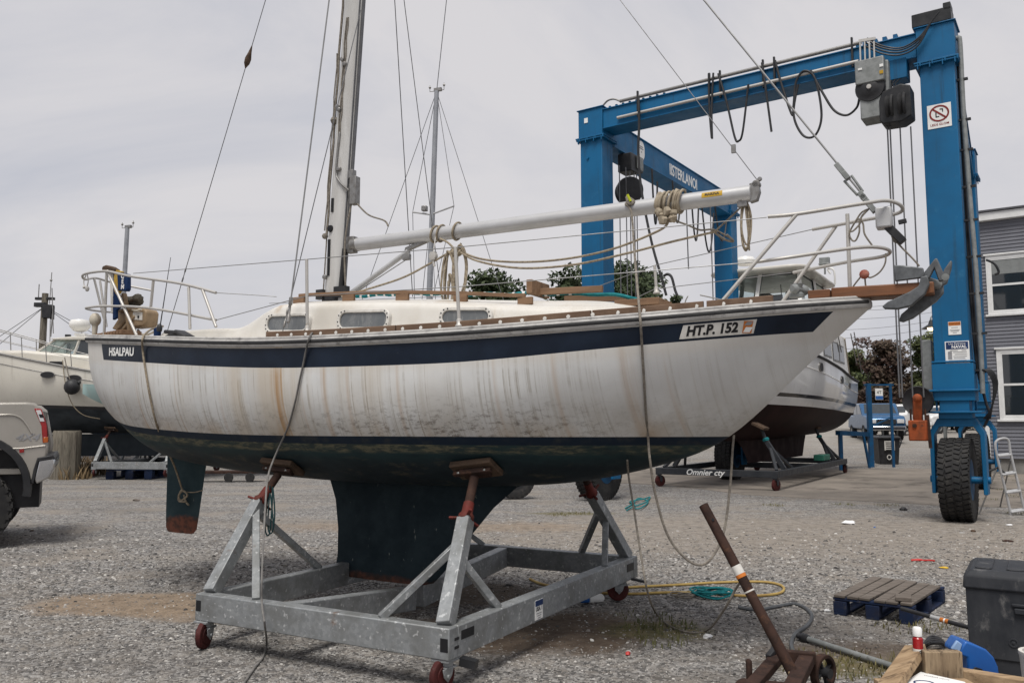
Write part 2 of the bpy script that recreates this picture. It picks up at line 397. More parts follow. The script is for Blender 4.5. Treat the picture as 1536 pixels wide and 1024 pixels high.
def leaf(name, a, b, c):
    t = NT(name); co = t.coord(kind='Object')
    n = t.noise(co, .55, 3); f = t.noise(co, 9, 2)
    col = t.mix(t.ramp(n, .36, .64), a, b); col = t.mix(t.ramp(f, .52, .72), col, c)
    t.base(col); t.set(Roughness=.65); t.b.inputs['Specular IOR Level'].default_value = .25
    return t.m
M['leafg'] = leaf('dark_green_leaves', (.022, .036, .014), (.038, .054, .02), (.055, .07, .028))
M['leafg2'] = leaf('green_leaves', (.04, .06, .022), (.075, .085, .03), (.10, .105, .04))
M['leafr'] = leaf('reddish_autumn_leaves', (.062, .034, .028), (.075, .055, .035), (.04, .035, .024))
M['leaft'] = leaf('dry_weeds', (.22, .16, .09), (.14, .10, .06), (.3, .22, .13))
M['grass'] = leaf('patchy_grass', (.10, .105, .04), (.16, .14, .06), (.06, .07, .025))
def clear_pane():
    t = NT('clear_glass'); g = t.n('ShaderNodeBsdfGlossy'); g.inputs['Roughness'].default_value = .03; g.inputs['Color'].default_value = (.9, .95, .95, 1)
    tr = t.n('ShaderNodeBsdfTransparent'); tr.inputs[0].default_value = (.70, .77, .77, 1); f = t.n('ShaderNodeFresnel'); f.inputs[0].default_value = 1.5
    mx = t.n('ShaderNodeMixShader'); t.k(t.math('MULTIPLY_ADD', f.outputs[0], 1.0, .06), mx.inputs[0]); t.k(tr.outputs[0], mx.inputs[1]); t.k(g.outputs[0], mx.inputs[2]); t.k(mx.outputs[0], t.out.inputs[0]); return t.m
def window_glass():
    t = NT('window_glass'); t.base((.02, .024, .027)); t.set(Roughness=.04); t.b.inputs['Specular IOR Level'].default_value = .9
    co = t.coord(); n = t.noise(co, 1.4, 3); t.bump(n, .03, .02); return t.m
M['wglass'] = window_glass()
M['cglass'] = clear_pane()
def plexi():
    t = NT('hazed_acrylic'); co = t.coord(); n = t.noise(t.coord((1, 1, .5)), 9, 6, .7); c = t.mix(t.ramp(n, .38, .7), (.10, .108, .112), (.16, .165, .166))
    c = t.mix(t.ramp(t.noise(t.coord((14, 14, 2)), 3, 3), .6, .7, 0, .35), c, (.26, .26, .25)); t.base(c); t.set(Roughness=t.ramp(n, .3, .7, .10, .35)); t.b.inputs['Specular IOR Level'].default_value = .9; return t.m
M['plexi'] = plexi()
def bulb():
    t = NT('lit_bulb'); t.base((.9, .7, .4)); t.b.inputs['Emission Color'].default_value = (1, .72, .36, 1); t.b.inputs['Emission Strength'].default_value = 6; return t.m
M['bulb'] = bulb()
# ---------------------------------------------------------------- sky and sun
W = bpy.data.worlds.new("World"); S.world = W; W.use_nodes = True
t = W.node_tree; t.nodes.clear()
wo = t.nodes.new('ShaderNodeOutputWorld'); bg = t.nodes.new('ShaderNodeBackground'); t.links.new(bg.outputs[0], wo.inputs[0])
SUN_EL = math.radians(64); SUN_AZ = math.radians(196)      # azimuth clockwise from +Y: behind the camera, a little left
sky = t.nodes.new('ShaderNodeTexSky'); sky.sky_type = 'NISHITA'; sky.sun_disc = False
sky.sun_elevation = SUN_EL; sky.sun_rotation = SUN_AZ; sky.dust_density = 3.0; sky.air_density = 1.2
tc = t.nodes.new('ShaderNodeTexCoord'); mp = t.nodes.new('ShaderNodeMapping'); mp.inputs[3].default_value = (1.0, 1.0, 2.0)
t.links.new(tc.outputs['Generated'], mp.inputs[0])
nz = t.nodes.new('ShaderNodeTexNoise'); nz.inputs['Scale'].default_value = 1.5; nz.inputs['Detail'].default_value = 7; nz.inputs['Roughness'].default_value = .58
nz.inputs['Distortion'].default_value = .6; t.links.new(mp.outputs[0], nz.inputs[0])
rp = t.nodes.new('ShaderNodeValToRGB'); rp.color_ramp.elements[0].position = .36; rp.color_ramp.elements[1].position = .62
rp.color_ramp.elements[0].color = (5.4, 5.55, 6.2, 1); rp.color_ramp.elements[1].color = (7.3, 7.1, 7.25, 1)
t.links.new(nz.outputs[0], rp.inputs[0])
mx = t.nodes.new('ShaderNodeMix'); mx.data_type = 'RGBA'; mx.inputs[0].default_value = .93
t.links.new(sky.outputs[0], mx.inputs[6]); t.links.new(rp.outputs[0], mx.inputs[7]); t.links.new(mx.outputs[2], bg.inputs[0])
bg.inputs[1].default_value = .08; S.view_settings.exposure = .30
sl = bpy.data.lights.new("sun", 'SUN'); sl.energy = 2.7; sl.angle = math.radians(24); sl.color = (1, .965, .91)
so = bpy.data.objects.new("sun", sl); COL.objects.link(so)
sd = V((math.sin(SUN_AZ)*math.cos(SUN_EL), math.cos(SUN_AZ)*math.cos(SUN_EL), math.sin(SUN_EL)))
so.rotation_euler = sd.to_track_quat('Z', 'Y').to_euler(); so.location = sd*60
# ---------------------------------------------------------------- ground
def gnd(x, y): return 1.0*sm(29, 52, y)+max(0, y-58)*.012
def ground_mat():
    t = NT('gravel_yard'); co = t.coord()
    sx = t.n('ShaderNodeSeparateXYZ'); t.k(co, sx.inputs[0]); X, Y = sx.outputs[0], sx.outputs[1]
    v = t.voro(co, 38, 'F1', 1); vd = t.voro(co, 38, 'F1', 0); v2 = t.voro(co, 15, 'F1', 1); n = t.noise(co, .8, 6, .65); nf = t.noise(co, 7, 6, .7)
    bw = t.n('ShaderNodeRGBToBW'); t.k(v, bw.inputs[0]); bw2 = t.n('ShaderNodeRGBToBW'); t.k(v2, bw2.inputs[0])
    c = t.mix(t.ramp(bw.outputs[0], .2, .8), (.105, .102, .10), (.42, .405, .385))
    c = t.mix(t.ramp(bw2.outputs[0], .55, .8, 0, .5), c, (.33, .30, .265))
    c = t.mix(t.ramp(nf, .48, .66, 0, .7), c, (.10, .093, .088))
    c = t.mix(t.ramp(n, .48, .66, 0, .75), c, (.30, .265, .225))
    tr = t.noise(t.coord((.14, .9, 1)), 1.3, 6, .65); c = t.mix(t.ramp(tr, .46, .66, 0, .34), c, (.12, .108, .098)); tr2 = t.noise(t.coord((.10, .7, 1), loc=(4, 9, 0)), 1.7, 5, .6); c = t.mix(t.ramp(tr2, .50, .68, 0, .42), c, (.36, .325, .28))
    wob = t.noise(co, 2.3, 6, .7)
    def ell(cx, cy, rx, ry, soft=.5, w=1.3):
        a = t.math('DIVIDE', t.math('SUBTRACT', X, cx), rx); b = t.math('DIVIDE', t.math('SUBTRACT', Y, cy), ry)
        d = t.math('SQRT', t.math('ADD', t.math('MULTIPLY', a, a), t.math('MULTIPLY', b, b)))
        d = t.math('ADD', d, t.math('MULTIPLY', t.math('SUBTRACT', wob, .5), w))
        return t.ramp(d, 1+soft*.5, 1-soft*.5)
    sand = t.mix(t.ramp(nf, .4, .65), (.34, .262, .19), (.22, .168, .122))
    dirt = t.mix(t.ramp(nf, .4, .65), (.10, .072, .052), (.16, .122, .09))
    gr = t.mix(t.ramp(nf, .4, .6), (.12, .115, .05), (.21, .175, .09))
    wear = t.mix(t.ramp(nf, .42, .66), (.36, .315, .265), (.21, .185, .155))
    def lay(m, col, f):
        nonlocal c
        c = t.mix(t.math('MULTIPLY', m, f), c, col)
    p = gz(1150, 800); lay(ell(p.x+.9, p.y, 5.4, 2.6, .9, 1.6), wear, t.ramp(t.noise(co, 14, 5, .7), .32, .58, .22, .92))
    p = gz(640, 790); lay(ell(p.x, p.y, 2.6, .7, .8, 1.6), sand, .55)
    p = gz(215, 905); lay(ell(p.x, p.y, 1.0, .50, .45, 1.0), sand, .92)
    p = gz(330, 915); lay(ell(p.x, p.y, .75, .45, .5, 1.0), sand, .75)
    p = gz(800, 945); lay(ell(p.x, p.y, 1.05, .7, .55, 1.2), dirt, .95)
    p = gz(560, 905); lay(ell(p.x, p.y, .7, .5, .6, 1.2), dirt, .6)
    p = gz(690, 890); lay(ell(p.x, p.y, .9, .5, .6, 1.2), dirt, .7)
    p = gz(1290, 985); lay(ell(p.x, p.y, .75, .45, .6, 1.4), dirt, .75)
    p = gz(985, 945); lay(ell(p.x, p.y, .38, .30, .6, 1.4), gr, .75)
    p = gz(1290, 1000); lay(ell(p.x, p.y, .5, .25, .6, 1.6), gr, .6)
    p = gz(860, 770); lay(ell(p.x, p.y, .8, .25, .6, 1.4), gr, .6)
    p = gz(1490, 735); lay(ell(p.x+1.3, p.y+2.2, 2.6, 2.6, .5, 1.2), gr, .85)
    far = t.ramp(Y, 30, 50); lay(far, t.mix(t.ramp(n, .4, .6), (.42, .39, .35), (.34, .315, .28)), .8)
    c = t.mix(1.0, c, (.76, .76, .765), 'MULTIPLY'); t.base(c); t.set(Roughness=.92); t.b.inputs['Specular IOR Level'].default_value = .08
    h = t.math('ADD', t.math('MULTIPLY', t.math('SUBTRACT', 1, vd), .7), t.math('MULTIPLY', nf, .8))
    t.bump(h, .75, .018); return t.m
g = MB()
xs = [-260, -180, -120, -80, -50]+[-40+2*i for i in range(41)]+[50, 80, 120, 180, 260]
ys = [-40, -20, -8]+[2*i for i in range(34)]+[75, 95, 130, 180, 260, 400, 620]
g.add([(x, y, gnd(x, y)) for y in ys for x in xs],
      [(j*len(xs)+i, j*len(xs)+i+1, (j+1)*len(xs)+i+1, (j+1)*len(xs)+i) for j in range(len(ys)-1) for i in range(len(xs)-1)])
g.build('ground', ground_mat(), kind='structure', ang=180)
# concrete apron under the boat hoist
q = [gz(880, 722), gz(1010, 728), gz(1120, 742), gz(1400, 757), V((12.5, 14.9, 0)), V((19, 28.2, 0)), V((9, 33, 0)), V((-1.5, 27.5, 0))]
pd = MB(); pd.prism([(p.x, p.y) for p in q], (0, 0, -.06), (1, 0, 0), (0, 1, 0), (0, 0, .075))
pd.build('concrete_apron', M['concrete'], kind='structure', bevel=.008)
# loose stones that make up the gravel surface near the camera
def stones(n):
    px = np.random.uniform(-80, 1616, n*3); u = np.random.rand(n*3); D = 4.3*(14.5/4.3)**u
    keep = []
    bare = [(gz(a, b), rx, ry) for a, b, rx, ry in ((215, 905, 1.0, .5), (330, 915, .75, .45), (800, 945, 1.05, .7), (690, 890, .9, .5), (1290, 985, .75, .45), (560, 905, .7, .5))]; wr = gz(1150, 800)
    for a, d in zip(px, D):
        x = (a-768)/1250*d*1.005; pr_ = 1.0
        for c_, rx, ry in bare:
            if ((x-c_.x)/rx)**2+((d-c_.y)/ry)**2 < random.uniform(.6, 1.35): pr_ = .22
        if ((x-wr.x-.9)/5.4)**2+((d-wr.y)/2.6)**2 < random.uniform(.5, 1.3): pr_ = min(pr_, .62)
        pr_ *= 1-sm(8.5, 14.5, d)*.97
        if random.random() < pr_: keep.append((x, d))
    P = np.array(keep[:n]); k = len(P)
    base = np.array([(1, 0, 0), (-.5, .87, 0), (-.5, -.87, 0), (.25, .4, .55), (.3, -.45, .5), (-.5, 0, .6)])
    fc = np.array([(0, 1, 3), (1, 2, 5), (2, 0, 4), (0, 3, 4), (1, 5, 3), (2, 4, 5), (3, 5, 4)])
    sz = np.random.gamma(1.8, .0026, k)+.0030
    sz *= np.clip(P[:, 1]/7, .8, 1.5)
    ang = np.random.uniform(0, 2*PI, k); c, s_ = np.cos(ang), np.sin(ang)
    st = np.random.uniform(.6, 1.5, k)
    jit = np.random.uniform(.75, 1.25, (k, 6, 3))
    b = base[None]*jit; bx = b[..., 0]*st[:, None]; by = b[..., 1]/st[:, None]
    vx = (bx*c[:, None]-by*s_[:, None])*sz[:, None]+P[:, :1]; vy = (bx*s_[:, None]+by*c[:, None])*sz[:, None]+P[:, 1:2]
    vz = b[..., 2]*sz[:, None]*.9
    vs = np.stack([vx, vy, vz], -1).reshape(-1, 3); fs = (fc[None]+6*np.arange(k)[:, None, None]).reshape(-1, 3)
    me = bpy.data.meshes.new('gravel_stones'); me.vertices.add(len(vs)); me.vertices.foreach_set('co', vs.ravel())
    me.loops.add(fs.size); me.loops.foreach_set('vertex_index', fs.ravel()); me.polygons.add(len(fs))
    me.polygons.foreach_set('loop_start', np.arange(0, fs.size, 3)); me.polygons.foreach_set('loop_total', np.full(len(fs), 3))
    at_ = me.attributes.new('tone', 'FLOAT', 'POINT'); at_.data.foreach_set('value', np.repeat(np.random.rand(k), 6))
    me.update(); me.validate()
    t = NT('loose_stone'); a = t.n('ShaderNodeAttribute', attribute_name='tone'); r = t.n('ShaderNodeValToRGB')
    e = r.color_ramp.elements; e[0].position = 0; e[0].color = (.045, .043, .042, 1); e[1].position = 1; e[1].color = (.52, .50, .47, 1)
    for pos, cc in ((.3, (.115, .11, .106, 1)), (.6, (.20, .182, .162, 1)), (.88, (.30, .29, .278, 1))):
        q = e.new(pos); q.color = cc
    t.k(a.outputs['Fac'], r.inputs[0]); t.base(r.outputs[0]); t.set(Roughness=.9); t.b.inputs['Specular IOR Level'].default_value = .1; me.materials.append(t.m)
    o = bpy.data.objects.new('gravel_stones', me); COL.objects.link(o)
    tag(o, 'loose grey gravel stones scattered over the yard', 'gravel', kind='stuff')
stones(80000)
def weeds(name, label, cat, spots, m, n=60, h=.1, r=.25, kind='stuff'):
    b = MB()
    for (x, y) in spots:
        for i in range(n):
            a = random.uniform(0, 2*PI); d = r*math.sqrt(random.random()); px, py = x+d*math.cos(a), y+d*math.sin(a)
            hh = h*random.uniform(.4, 1.2); w = hh*.07+.002; t = random.uniform(0, PI); lx, ly = random.uniform(-.5, .5)*hh, random.uniform(-.5, .5)*hh
            c, s_ = w*math.cos(t), w*math.sin(t); z = gnd(px, py)
            b.add([(px-c, py-s_, z), (px+c, py+s_, z), (px+lx*.5+c*.7, py+ly*.5+s_*.7, z+hh*.6), (px+lx*.5-c*.7, py+ly*.5-s_*.7, z+hh*.6), (px+lx, py+ly, z+hh)], [(0, 1, 2, 3), (3, 2, 4)])
    return b.build(name, m, label=label, cat=cat, kind=kind, ang=180)
def P2(px, py): p = gz(px, py); return (p.x, p.y)
weeds('grass_tufts', 'thin patchy grass growing through the gravel', 'grass', [P2(*p) for p in ((975, 945), (1000, 938), (965, 925), (1240, 985), (1270, 1000), (1310, 990), (1225, 1005), (1300, 1012), (870, 770), (840, 772), (1265, 757), (1330, 758), (1160, 758), (1485, 750), (1500, 735), (1522, 745), (1530, 770), (1480, 725), (1510, 715), (1530, 722), (1360, 942), (1400, 940), (990, 960))], M['grass'], 70, .045, .24)
weeds('dry_weeds', 'brown dry weeds around the foot of the wooden piling', 'weeds', [P2(*p) for p in ((85, 716), (120, 714), (135, 712), (150, 708), (140, 700), (110, 718), (130, 690), (150, 690), (70, 716))], M['leaft'], 90, .38, .5)
# ---------------------------------------------------------------- the sailboat
BF = Fr((-.54, 7.03, 0), math.atan2(-.485, .874))
boat = thing('sailboat', 'weathered white sailboat with a navy stripe propped up on the galvanised cradle in front', 'sailboat', BF)
B = BF.y
f_b = spl([-3.75, -3, -2, -1, 0, .9, 1.6, 2.2, 2.7, 3.05, 3.31], [.76, .93, 1.08, 1.16, 1.19, 1.15, 1.02, .78, .50, .25, .03])
f_s = spl([-3.8, -2.35, -1, .1, .95, 1.63, 2.2, 2.75, 3.31], [2.44, 2.325, 2.235, 2.21, 2.213, 2.24, 2.28, 2.335, 2.395])
f_k = spl([-3.75, -3.45, -3, -2.2, -1, .4, 1.25, 1.9, 2.34, 2.85, 3.31], [1.46, 1.32, 1.22, 1.15, 1.10, 1.105, 1.17, 1.315, 1.50, 1.945, 2.36])
f_p = spl([-3.75, -2, 0, 1.2, 2.2, 3.31], [2.7, 3.0, 3.1, 2.7, 1.75, 1.3])
f_q = spl([-3.75, -2, 0, 1.2, 2.2, 3.31], [.56, .5, .48, .52, .68, .85])
f_w = spl([-3.8, -3.3, -2.6, -1.6, 0, 3.4], [1.655, 1.60, 1.555, 1.52, 1.513, 1.513])
def hy(s, z):                                           # half breadth of the hull at station s, height z
    zk = f_k(s); zs = f_s(s); t = min(max((z-zk)/(zs-zk), 0), 1); return f_b(s)*(1-(1-t)**f_p(s))**f_q(s)
def hz(s, y):                                           # height of the bottom at half breadth y
    r = (abs(y)/f_b(s))**(1/f_q(s)); t = 1-(1-r)**(1/f_p(s)); zk = f_k(s); return zk+t*(f_s(s)-zk)
def rake(s, z): return .10*(f_s(s)-z)/.9*sm(-3.0, -3.75, s)
NS, NR = 90, 30
hm = MB(); secs = []; da = []; ea = []
for i in range(NS+1):
    s_ = -3.75+7.06*i/NS; zk = f_k(s_); zs = f_s(s_); ring = []
    for side in (1, -1):
        rows = range(NR, -1, -1) if side == 1 else range(1, NR+1)
        for j in rows:
            tau = (j/NR)**1.6; z = zk+tau*(zs-zk); y = f_b(s_)*(1-(1-tau)**f_p(s_))**f_q(s_)
            ring.append((s_+rake(s_, z), side*y, z)); da.append(z-f_w(s_)); ea.append(zs-z)
    secs.append(ring)
hm.loft(secs)
n = 2*NR+1
tr0 = len(hm.v)                                        # transom as quads across
fs = [(j, n-1-j, n-2-j, j+1) for j in range(NR)]
hm.add([V(p) for p in secs[0]], fs, 0); da += da[:n]; ea += ea[:n]
def hull_mat():
    t = NT('stained_hull'); co = t.coord(); sx = t.n('ShaderNodeSeparateXYZ'); t.k(co, sx.inputs[0]); X, Y, Z = sx.outputs
    d = t.n('ShaderNodeAttribute', attribute_name='above_water').outputs['Fac']; e = t.n('ShaderNodeAttribute', attribute_name='below_sheer').outputs['Fac']
    def sc(a, b): 
        q = t.n('ShaderNodeCombineXYZ'); t.k(t.math('MULTIPLY', X, a), q.inputs[0]); t.k(t.math('MULTIPLY', Z, b*.3), q.inputs[2]); return q.outputs[0]
    c = t.mix(t.ramp(t.noise(co, 1.6, 5), .35, .65), (.68, .685, .675), (.58, .58, .57))
    amp = t.math('MULTIPLY', t.ramp(t.noise(sc(1.1, .25), 1.3, 4), .32, .52, .25, 1), t.ramp(X, 2.6, 1.2, .35, 1))
    low = t.ramp(d, .62, .10, .55, 1)
    s1 = t.math('MULTIPLY', t.ramp(t.noise(sc(21, .45), 2.2, 5, .72), .53, .63), t.ramp(t.noise(t.coord((1.2, 1.2, 3), loc=(3, 1, 4)), 2.4, 5, .6), .36, .58, .15, 1)); s2 = t.ramp(t.noise(sc(6.5, .35), 2.4, 5, .7), .53, .70)
    c = t.mix(t.math('MULTIPLY', t.math('MULTIPLY', s2, low), .42), c, (.40, .36, .30))
    c = t.mix(t.math('MULTIPLY', t.math('MULTIPLY', s1, amp), t.math('MULTIPLY', low, .80)), c, (.25, .215, .165))
    yel = t.math('MULTIPLY', t.ramp(t.noise(sc(1.3, .5), 2.2, 5), .40, .66), t.math('MULTIPLY', t.ramp(X, -3.2, -1.2), t.ramp(X, .9, -.2))); c = t.mix(t.math('MULTIPLY', yel, .42), c, (.47, .36, .22))
    c = t.mix(t.math('MULTIPLY', t.ramp(d, .45, .02), t.ramp(t.noise(t.coord(loc=(6, 1, 2)), 2.2, 6, .7), .36, .66, .1, .6)), c, (.43, .395, .34))
    # rust runs under the chain plates and fittings
    for x0, w, st in ((-.82, .05, .85), (-.76, .012, .9), (-2.72, .02, .7), (-2.1, .012, .55), (-.33, .03, .6), (-.1, .02, .4), (-.55, .02, .4), (1.93, .05, .38), (1.5, .02, .35), (.35, .02, .32), (-3.2, .012, .4), (2.15, .03, .3), (-1.5, .02, .35), (1.1, .015, .3)):
        wob = t.math('MULTIPLY', t.math('SUBTRACT', t.noise(sc(1, 1.5), 3, 4), .5), .03)
        r = t.math('ABSOLUTE', t.math('SUBTRACT', t.math('ADD', X, wob), x0)); m = t.ramp(r, w*1.6, 0)
        m = t.math('MULTIPLY', m, t.ramp(t.noise(sc(9, 1.1), 2, 4), .35, .6)); c = t.mix(t.math('MULTIPLY', m, st), c, (.38, .22, .09))
    scuff = t.math('MULTIPLY', t.ramp(t.noise(t.coord((3.4, 3.4, 8)), 3.6, 9, .84), .50, .60), t.ramp(d, .34, .02))
    scuff = t.math('MULTIPLY', scuff, t.math('MULTIPLY', t.ramp(X, -.9, .6, .5, 1), t.ramp(X, 1.9, 1.2, .3, 1))); c = t.mix(t.math('MULTIPLY', scuff, .85), c, (.14, .12, .10))
    tea = t.math('MULTIPLY', t.ramp(t.noise(sc(1.6, 1), 2, 5), .45, .7), t.ramp(d, .16, .0)); c = t.mix(t.math('MULTIPLY', tea, .6), c, (.42, .30, .18))
    c = t.mix(t.math('MULTIPLY', t.ramp(e, .27, .19), .35), c, (.55, .50, .43))
    # navy cove stripe, slanted at both ends
    navy = t.mix(t.ramp(t.noise(co, 3, 6), .4, .68), (.006, .011, .022), (.010, .018, .034))
    navy = t.mix(t.math('MULTIPLY', t.ramp(t.noise(t.coord(loc=(5, 2, 2)), 7, 6, .7), .66, .74), .4), navy, (.08, .09, .10))
    mk = t.math('MULTIPLY', t.math('GREATER_THAN', e, t.math('MULTIPLY_ADD', X, 0.0, .045)), t.math('LESS_THAN', e, t.ramp(X, .6, 2.3, .196, .160)))
    st = t.math('ADD', X, t.math('MULTIPLY', e, -.33)); mk = t.math('MULTIPLY', mk, t.math('GREATER_THAN', st, -3.435))
    bo = t.math('ADD', X, t.math('MULTIPLY', e, 1.12)); mk = t.math('MULTIPLY', mk, t.math('LESS_THAN', bo, 3.155))
    c = t.mix(mk, c, navy)
    rough = t.math('MULTIPLY_ADD', t.noise(co, 5, 5), .25, .26)
    # boot stripe, scum line, bottom paint
    wv = t.math('ADD', d, t.math('MULTIPLY', t.math('SUBTRACT', t.noise(t.coord((1, 1, 2)), 5, 6, .7), .5), .028))
    bot = t.mix(t.ramp(t.noise(co, 2.2, 7, .7), .4, .66), (.010, .018, .024), (.019, .032, .039))
    bot = t.mix(t.math('MULTIPLY', t.ramp(t.noise(t.coord((.7, .7, 2.4), loc=(1, 2, 3)), 5, 8, .75), .52, .66), .75), bot, (.075, .07, .052))
    tealp = t.mix(t.ramp(t.noise(t.coord((.5, .5, 3)), 4, 6, .7), .45, .6), (.018, .048, .052), (.012, .03, .036)); bot = t.mix(t.ramp(wv, -.24, -.10, 0, .85), bot, tealp)
    scum = t.mix(t.ramp(t.noise(t.coord((1.2, 1.2, 6)), 6, 7, .7), .42, .56), (.16, .148, .095), (.04, .052, .047))
    sm_ = t.math('MULTIPLY', t.ramp(wv, -.135, -.105), t.ramp(t.noise(t.coord((1.1, 1.1, 4)), 3, 6, .7), .34, .56, .15, .9))
    bot = t.mix(sm_, bot, scum)
    bot = t.mix(t.math('GREATER_THAN', d, -.058), bot, t.mix(t.ramp(t.noise(co, 9, 5), .5, .75), (.008, .018, .034), (.03, .035, .04)))
    isb = t.math('LESS_THAN', d, 0.0); c = t.mix(isb, c, bot); rough = t.math('ADD', rough, t.math('MULTIPLY', isb, .28))
    t.base(c); t.set(Roughness=rough); t.b.inputs['Specular IOR Level'].default_value = .22; t.bump(t.noise(co, 2.3, 3), .05, .02)
    return t.m
hull = hm.build('hull', hull_mat(), boat, ang=50)
for nm, ar in (('above_water', da), ('below_sheer', ea)):
    a_ = hull.data.attributes.new(nm, 'FLOAT', 'POINT'); a_.data.foreach_set('value', np.array(ar, 'f'))
def on_hull(s, z, out=.003): return V((s+rake(s, z), -(hy(s, z)+out), z))
# foil-shaped keel and rudder
def foil(n=14):
    xs = [(1-math.cos(PI*i/n))/2 for i in range(n+1)]
    th = [2.6*(.2969*math.sqrt(x)-.126*x-.3516*x*x+.2843*x**3-.1015*x**4) for x in xs]
    return [(x, t_) for x, t_ in zip(xs, th)]+[(x, -t_) for x, t_ in zip(xs[-2:0:-1], th[-2:0:-1])]
def blade(mb, secs):                                   # secs: (s_front, s_aft, z, thickness)
    mb.loft([[(a+(b-a)*x, tk*y, z) for x, y in foil()] for a, b, z, tk in secs], closed=True, cap=True)
def keelmat(name, zr, rust, ca=(.013, .022, .028), cb=(.024, .037, .044)):
    t = NT(name); co = t.coord(); sx = t.n('ShaderNodeSeparateXYZ'); t.k(co, sx.inputs[0])
    c = t.mix(t.ramp(t.noise(co, 3, 7, .65), .36, .66), ca, cb)
    sp = t.ramp(t.noise(t.coord((2, 2, .7)), 11, 5, .7), .66, .72); c = t.mix(t.math('MULTIPLY', sp, .8), c, (.20, .21, .19))
    m = t.math('ADD', sx.outputs[2], t.math('MULTIPLY', t.math('SUBTRACT', t.noise(co, 5, 6, .7), .5), .16))
    c = t.mix(t.ramp(m, zr+.03, zr-.02), c, t.mix(t.ramp(t.noise(co, 12, 5), .4, .65), rust, (.05, .035, .03)))
    t.base(c); t.set(Roughness=.8); t.b.inputs['Specular IOR Level'].default_value = .12; t.bump(t.noise(co, 25, 5), .25, .006); return t.m
kb = MB(); blade(kb, [(1.0, -1.30, 1.22, .125), (.66, -1.27, 1.10, .12), (.45, -1.20, .93, .13), (.22, -1.165, .68, .14), (.04, -1.165, .45, .15), (-.08, -1.185, .33, .15), (-.13, -1.18, .285, .14), (-.22, -1.13, .262, .11)])
kb.build('keel', keelmat('keel_paint', .30, (.12, .055, .04)), boat, ang=60)
rb = MB(); blade(rb, [(-2.86, -3.47, 1.34, .035), (-2.90, -3.46, 1.1, .035), (-2.96, -3.455, .72, .032), (-2.99, -3.445, .55, .03), (-3.03, -3.42, .515, .022), (-3.07, -3.38, .505, .012)])
rud = rb.build('rudder', keelmat('rudder_paint', .66, (.15, .06, .04), (.022, .040, .047), (.036, .058, .064)), boat, ang=60)
tp = MB()                                              # skeg in front of the rudder
# deck, rub rail, toe rail
dk = MB(); rows = []
for i in range(61):
    s_ = -3.75+7.03*i/60; b = f_b(s_)-.004; z = f_s(s_)
    rows.append([(s_, b*u, z+.005+.045*min(b, 1)*(1-u*u)) for u in np.linspace(-1, 1, 15)])
dk.loft(rows); dk.build('deck', M['cream'], boat, ang=180)
def sheer(off, dz, a=-3.75, b=3.3, n=70, side=-1): return [V((a+(b-a)*i/n, side*(max(f_b(a+(b-a)*i/n), .02)+off), f_s(a+(b-a)*i/n)+dz)) for i in range(n+1)]
rr = MB()
def strip(mb, off, dz, w, h):
    near = sheer(off, dz); far = sheer(off, dz, side=1)[::-1]
    path = near+far; secs = []
    for i, p in enumerate(path):
        a = path[max(i-1, 0)]; b = path[min(i+1, len(path)-1)]; t_ = (b-a); t_.z = 0; t_.normalize(); nn = V((t_.y, -t_.x, 0))
        secs.append([p+nn*(w*x)+V((0, 0, h*z)) for x, z in ((-1, -.5), (.5, -.5), (1, -.2), (1, .2), (.5, .5), (-1, .5))])
    mb.loft(secs, closed=True, cap=True)
strip(rr, .006, -.005, .020, .062); strip_o = rr.build('rub_rail', M['railgrey'], boat, ang=50)
ri = MB(); strip(ri, .022, -.002, .011, .026); ri.build('rubber_insert', M['rubber'], strip_o, ang=50)
tb = MB(); strip(tb, -.004, .034, .012, .022); tb.build('deck_edge_moulding', M['railgrey'], boat, ang=50)
trm = MB(); plugs = MB()
for side in (-1, 1):
    for a, b in ((-.98, .3), (.312, 1.72), (1.732, 2.38), (2.40, 2.77)):
        pts = [V((a+(b-a)*i/14, side*(f_b(a+(b-a)*i/14)-.055), f_s(a+(b-a)*i/14)+.062)) for i in range(15)]
        trm.loft([[p+V((0, side*x, z)) for x, z in ((-.011, -.03), (.011, -.03), (.011, .026), (.006, .03), (-.006, .03), (-.011, .026))] for p in pts], closed=True, cap=True)
for i in range(24):
    s_ = -.85+i*.152
    plugs.lathe([(.001, 0), (.014, 0), (.013, .005), (.001, .006)], (s_, -(f_b(s_)-.055+.011-.003), f_s(s_)+.062), (.1, -1, .1), 10)
tro = trm.build('toe_rail', M['toerail'], boat, ang=40); plugs.build('plug', M['dirtywhite'], tro)
# cabin trunk
f_cw = spl([-2.8, -1.8, -1.2, -.2, .7, 1.3, 1.8, 2.15], [.74, .83, .86, .87, .80, .68, .50, .30])
def f_ch(s):
    c = .10+.04*sm(-2.7, -1.8, s); top = spl([-1.2, -.5, .65, 1.39, 2.0, 2.2], [.345, .335, .262, .195, .11, .05])(max(s, -1.2))
    k = sm(-1.72, -1.1, s); return c*(1-k)+top*k
ct = MB(); secs = []
for i in range(81):
    s_ = -2.78+4.96*i/80; w = f_cw(s_); h = f_ch(s_)*sm(-2.82, -2.70, s_); z0 = f_s(s_)+.012; cw = .10*sm(-1.7, -1.0, s_)*min(1, w/.6)*sm(2.3, 1.3, s_)
    r = min(.075, h*.45); half = [(w+.03, z0-.02), (w+.006, z0+.02), (w-.012, z0+h*.5)]
    half += [(w-.03-r*(1-math.cos(a)), z0+h-r+r*math.sin(a)) for a in np.linspace(.15, PI/2, 6)]
    ri_ = w-.03-r; half += [(ri_*u, z0+h+cw*(1-u*u)) for u in (.85, .65, .4, .15)]
    secs.append([(s_, -y, z) for y, z in half]+[(s_, y, z) for y, z in half[::-1]])
ct.loft(secs, cap=True); cab = ct.build('cabin_trunk', M['cream'], boat, ang=60)
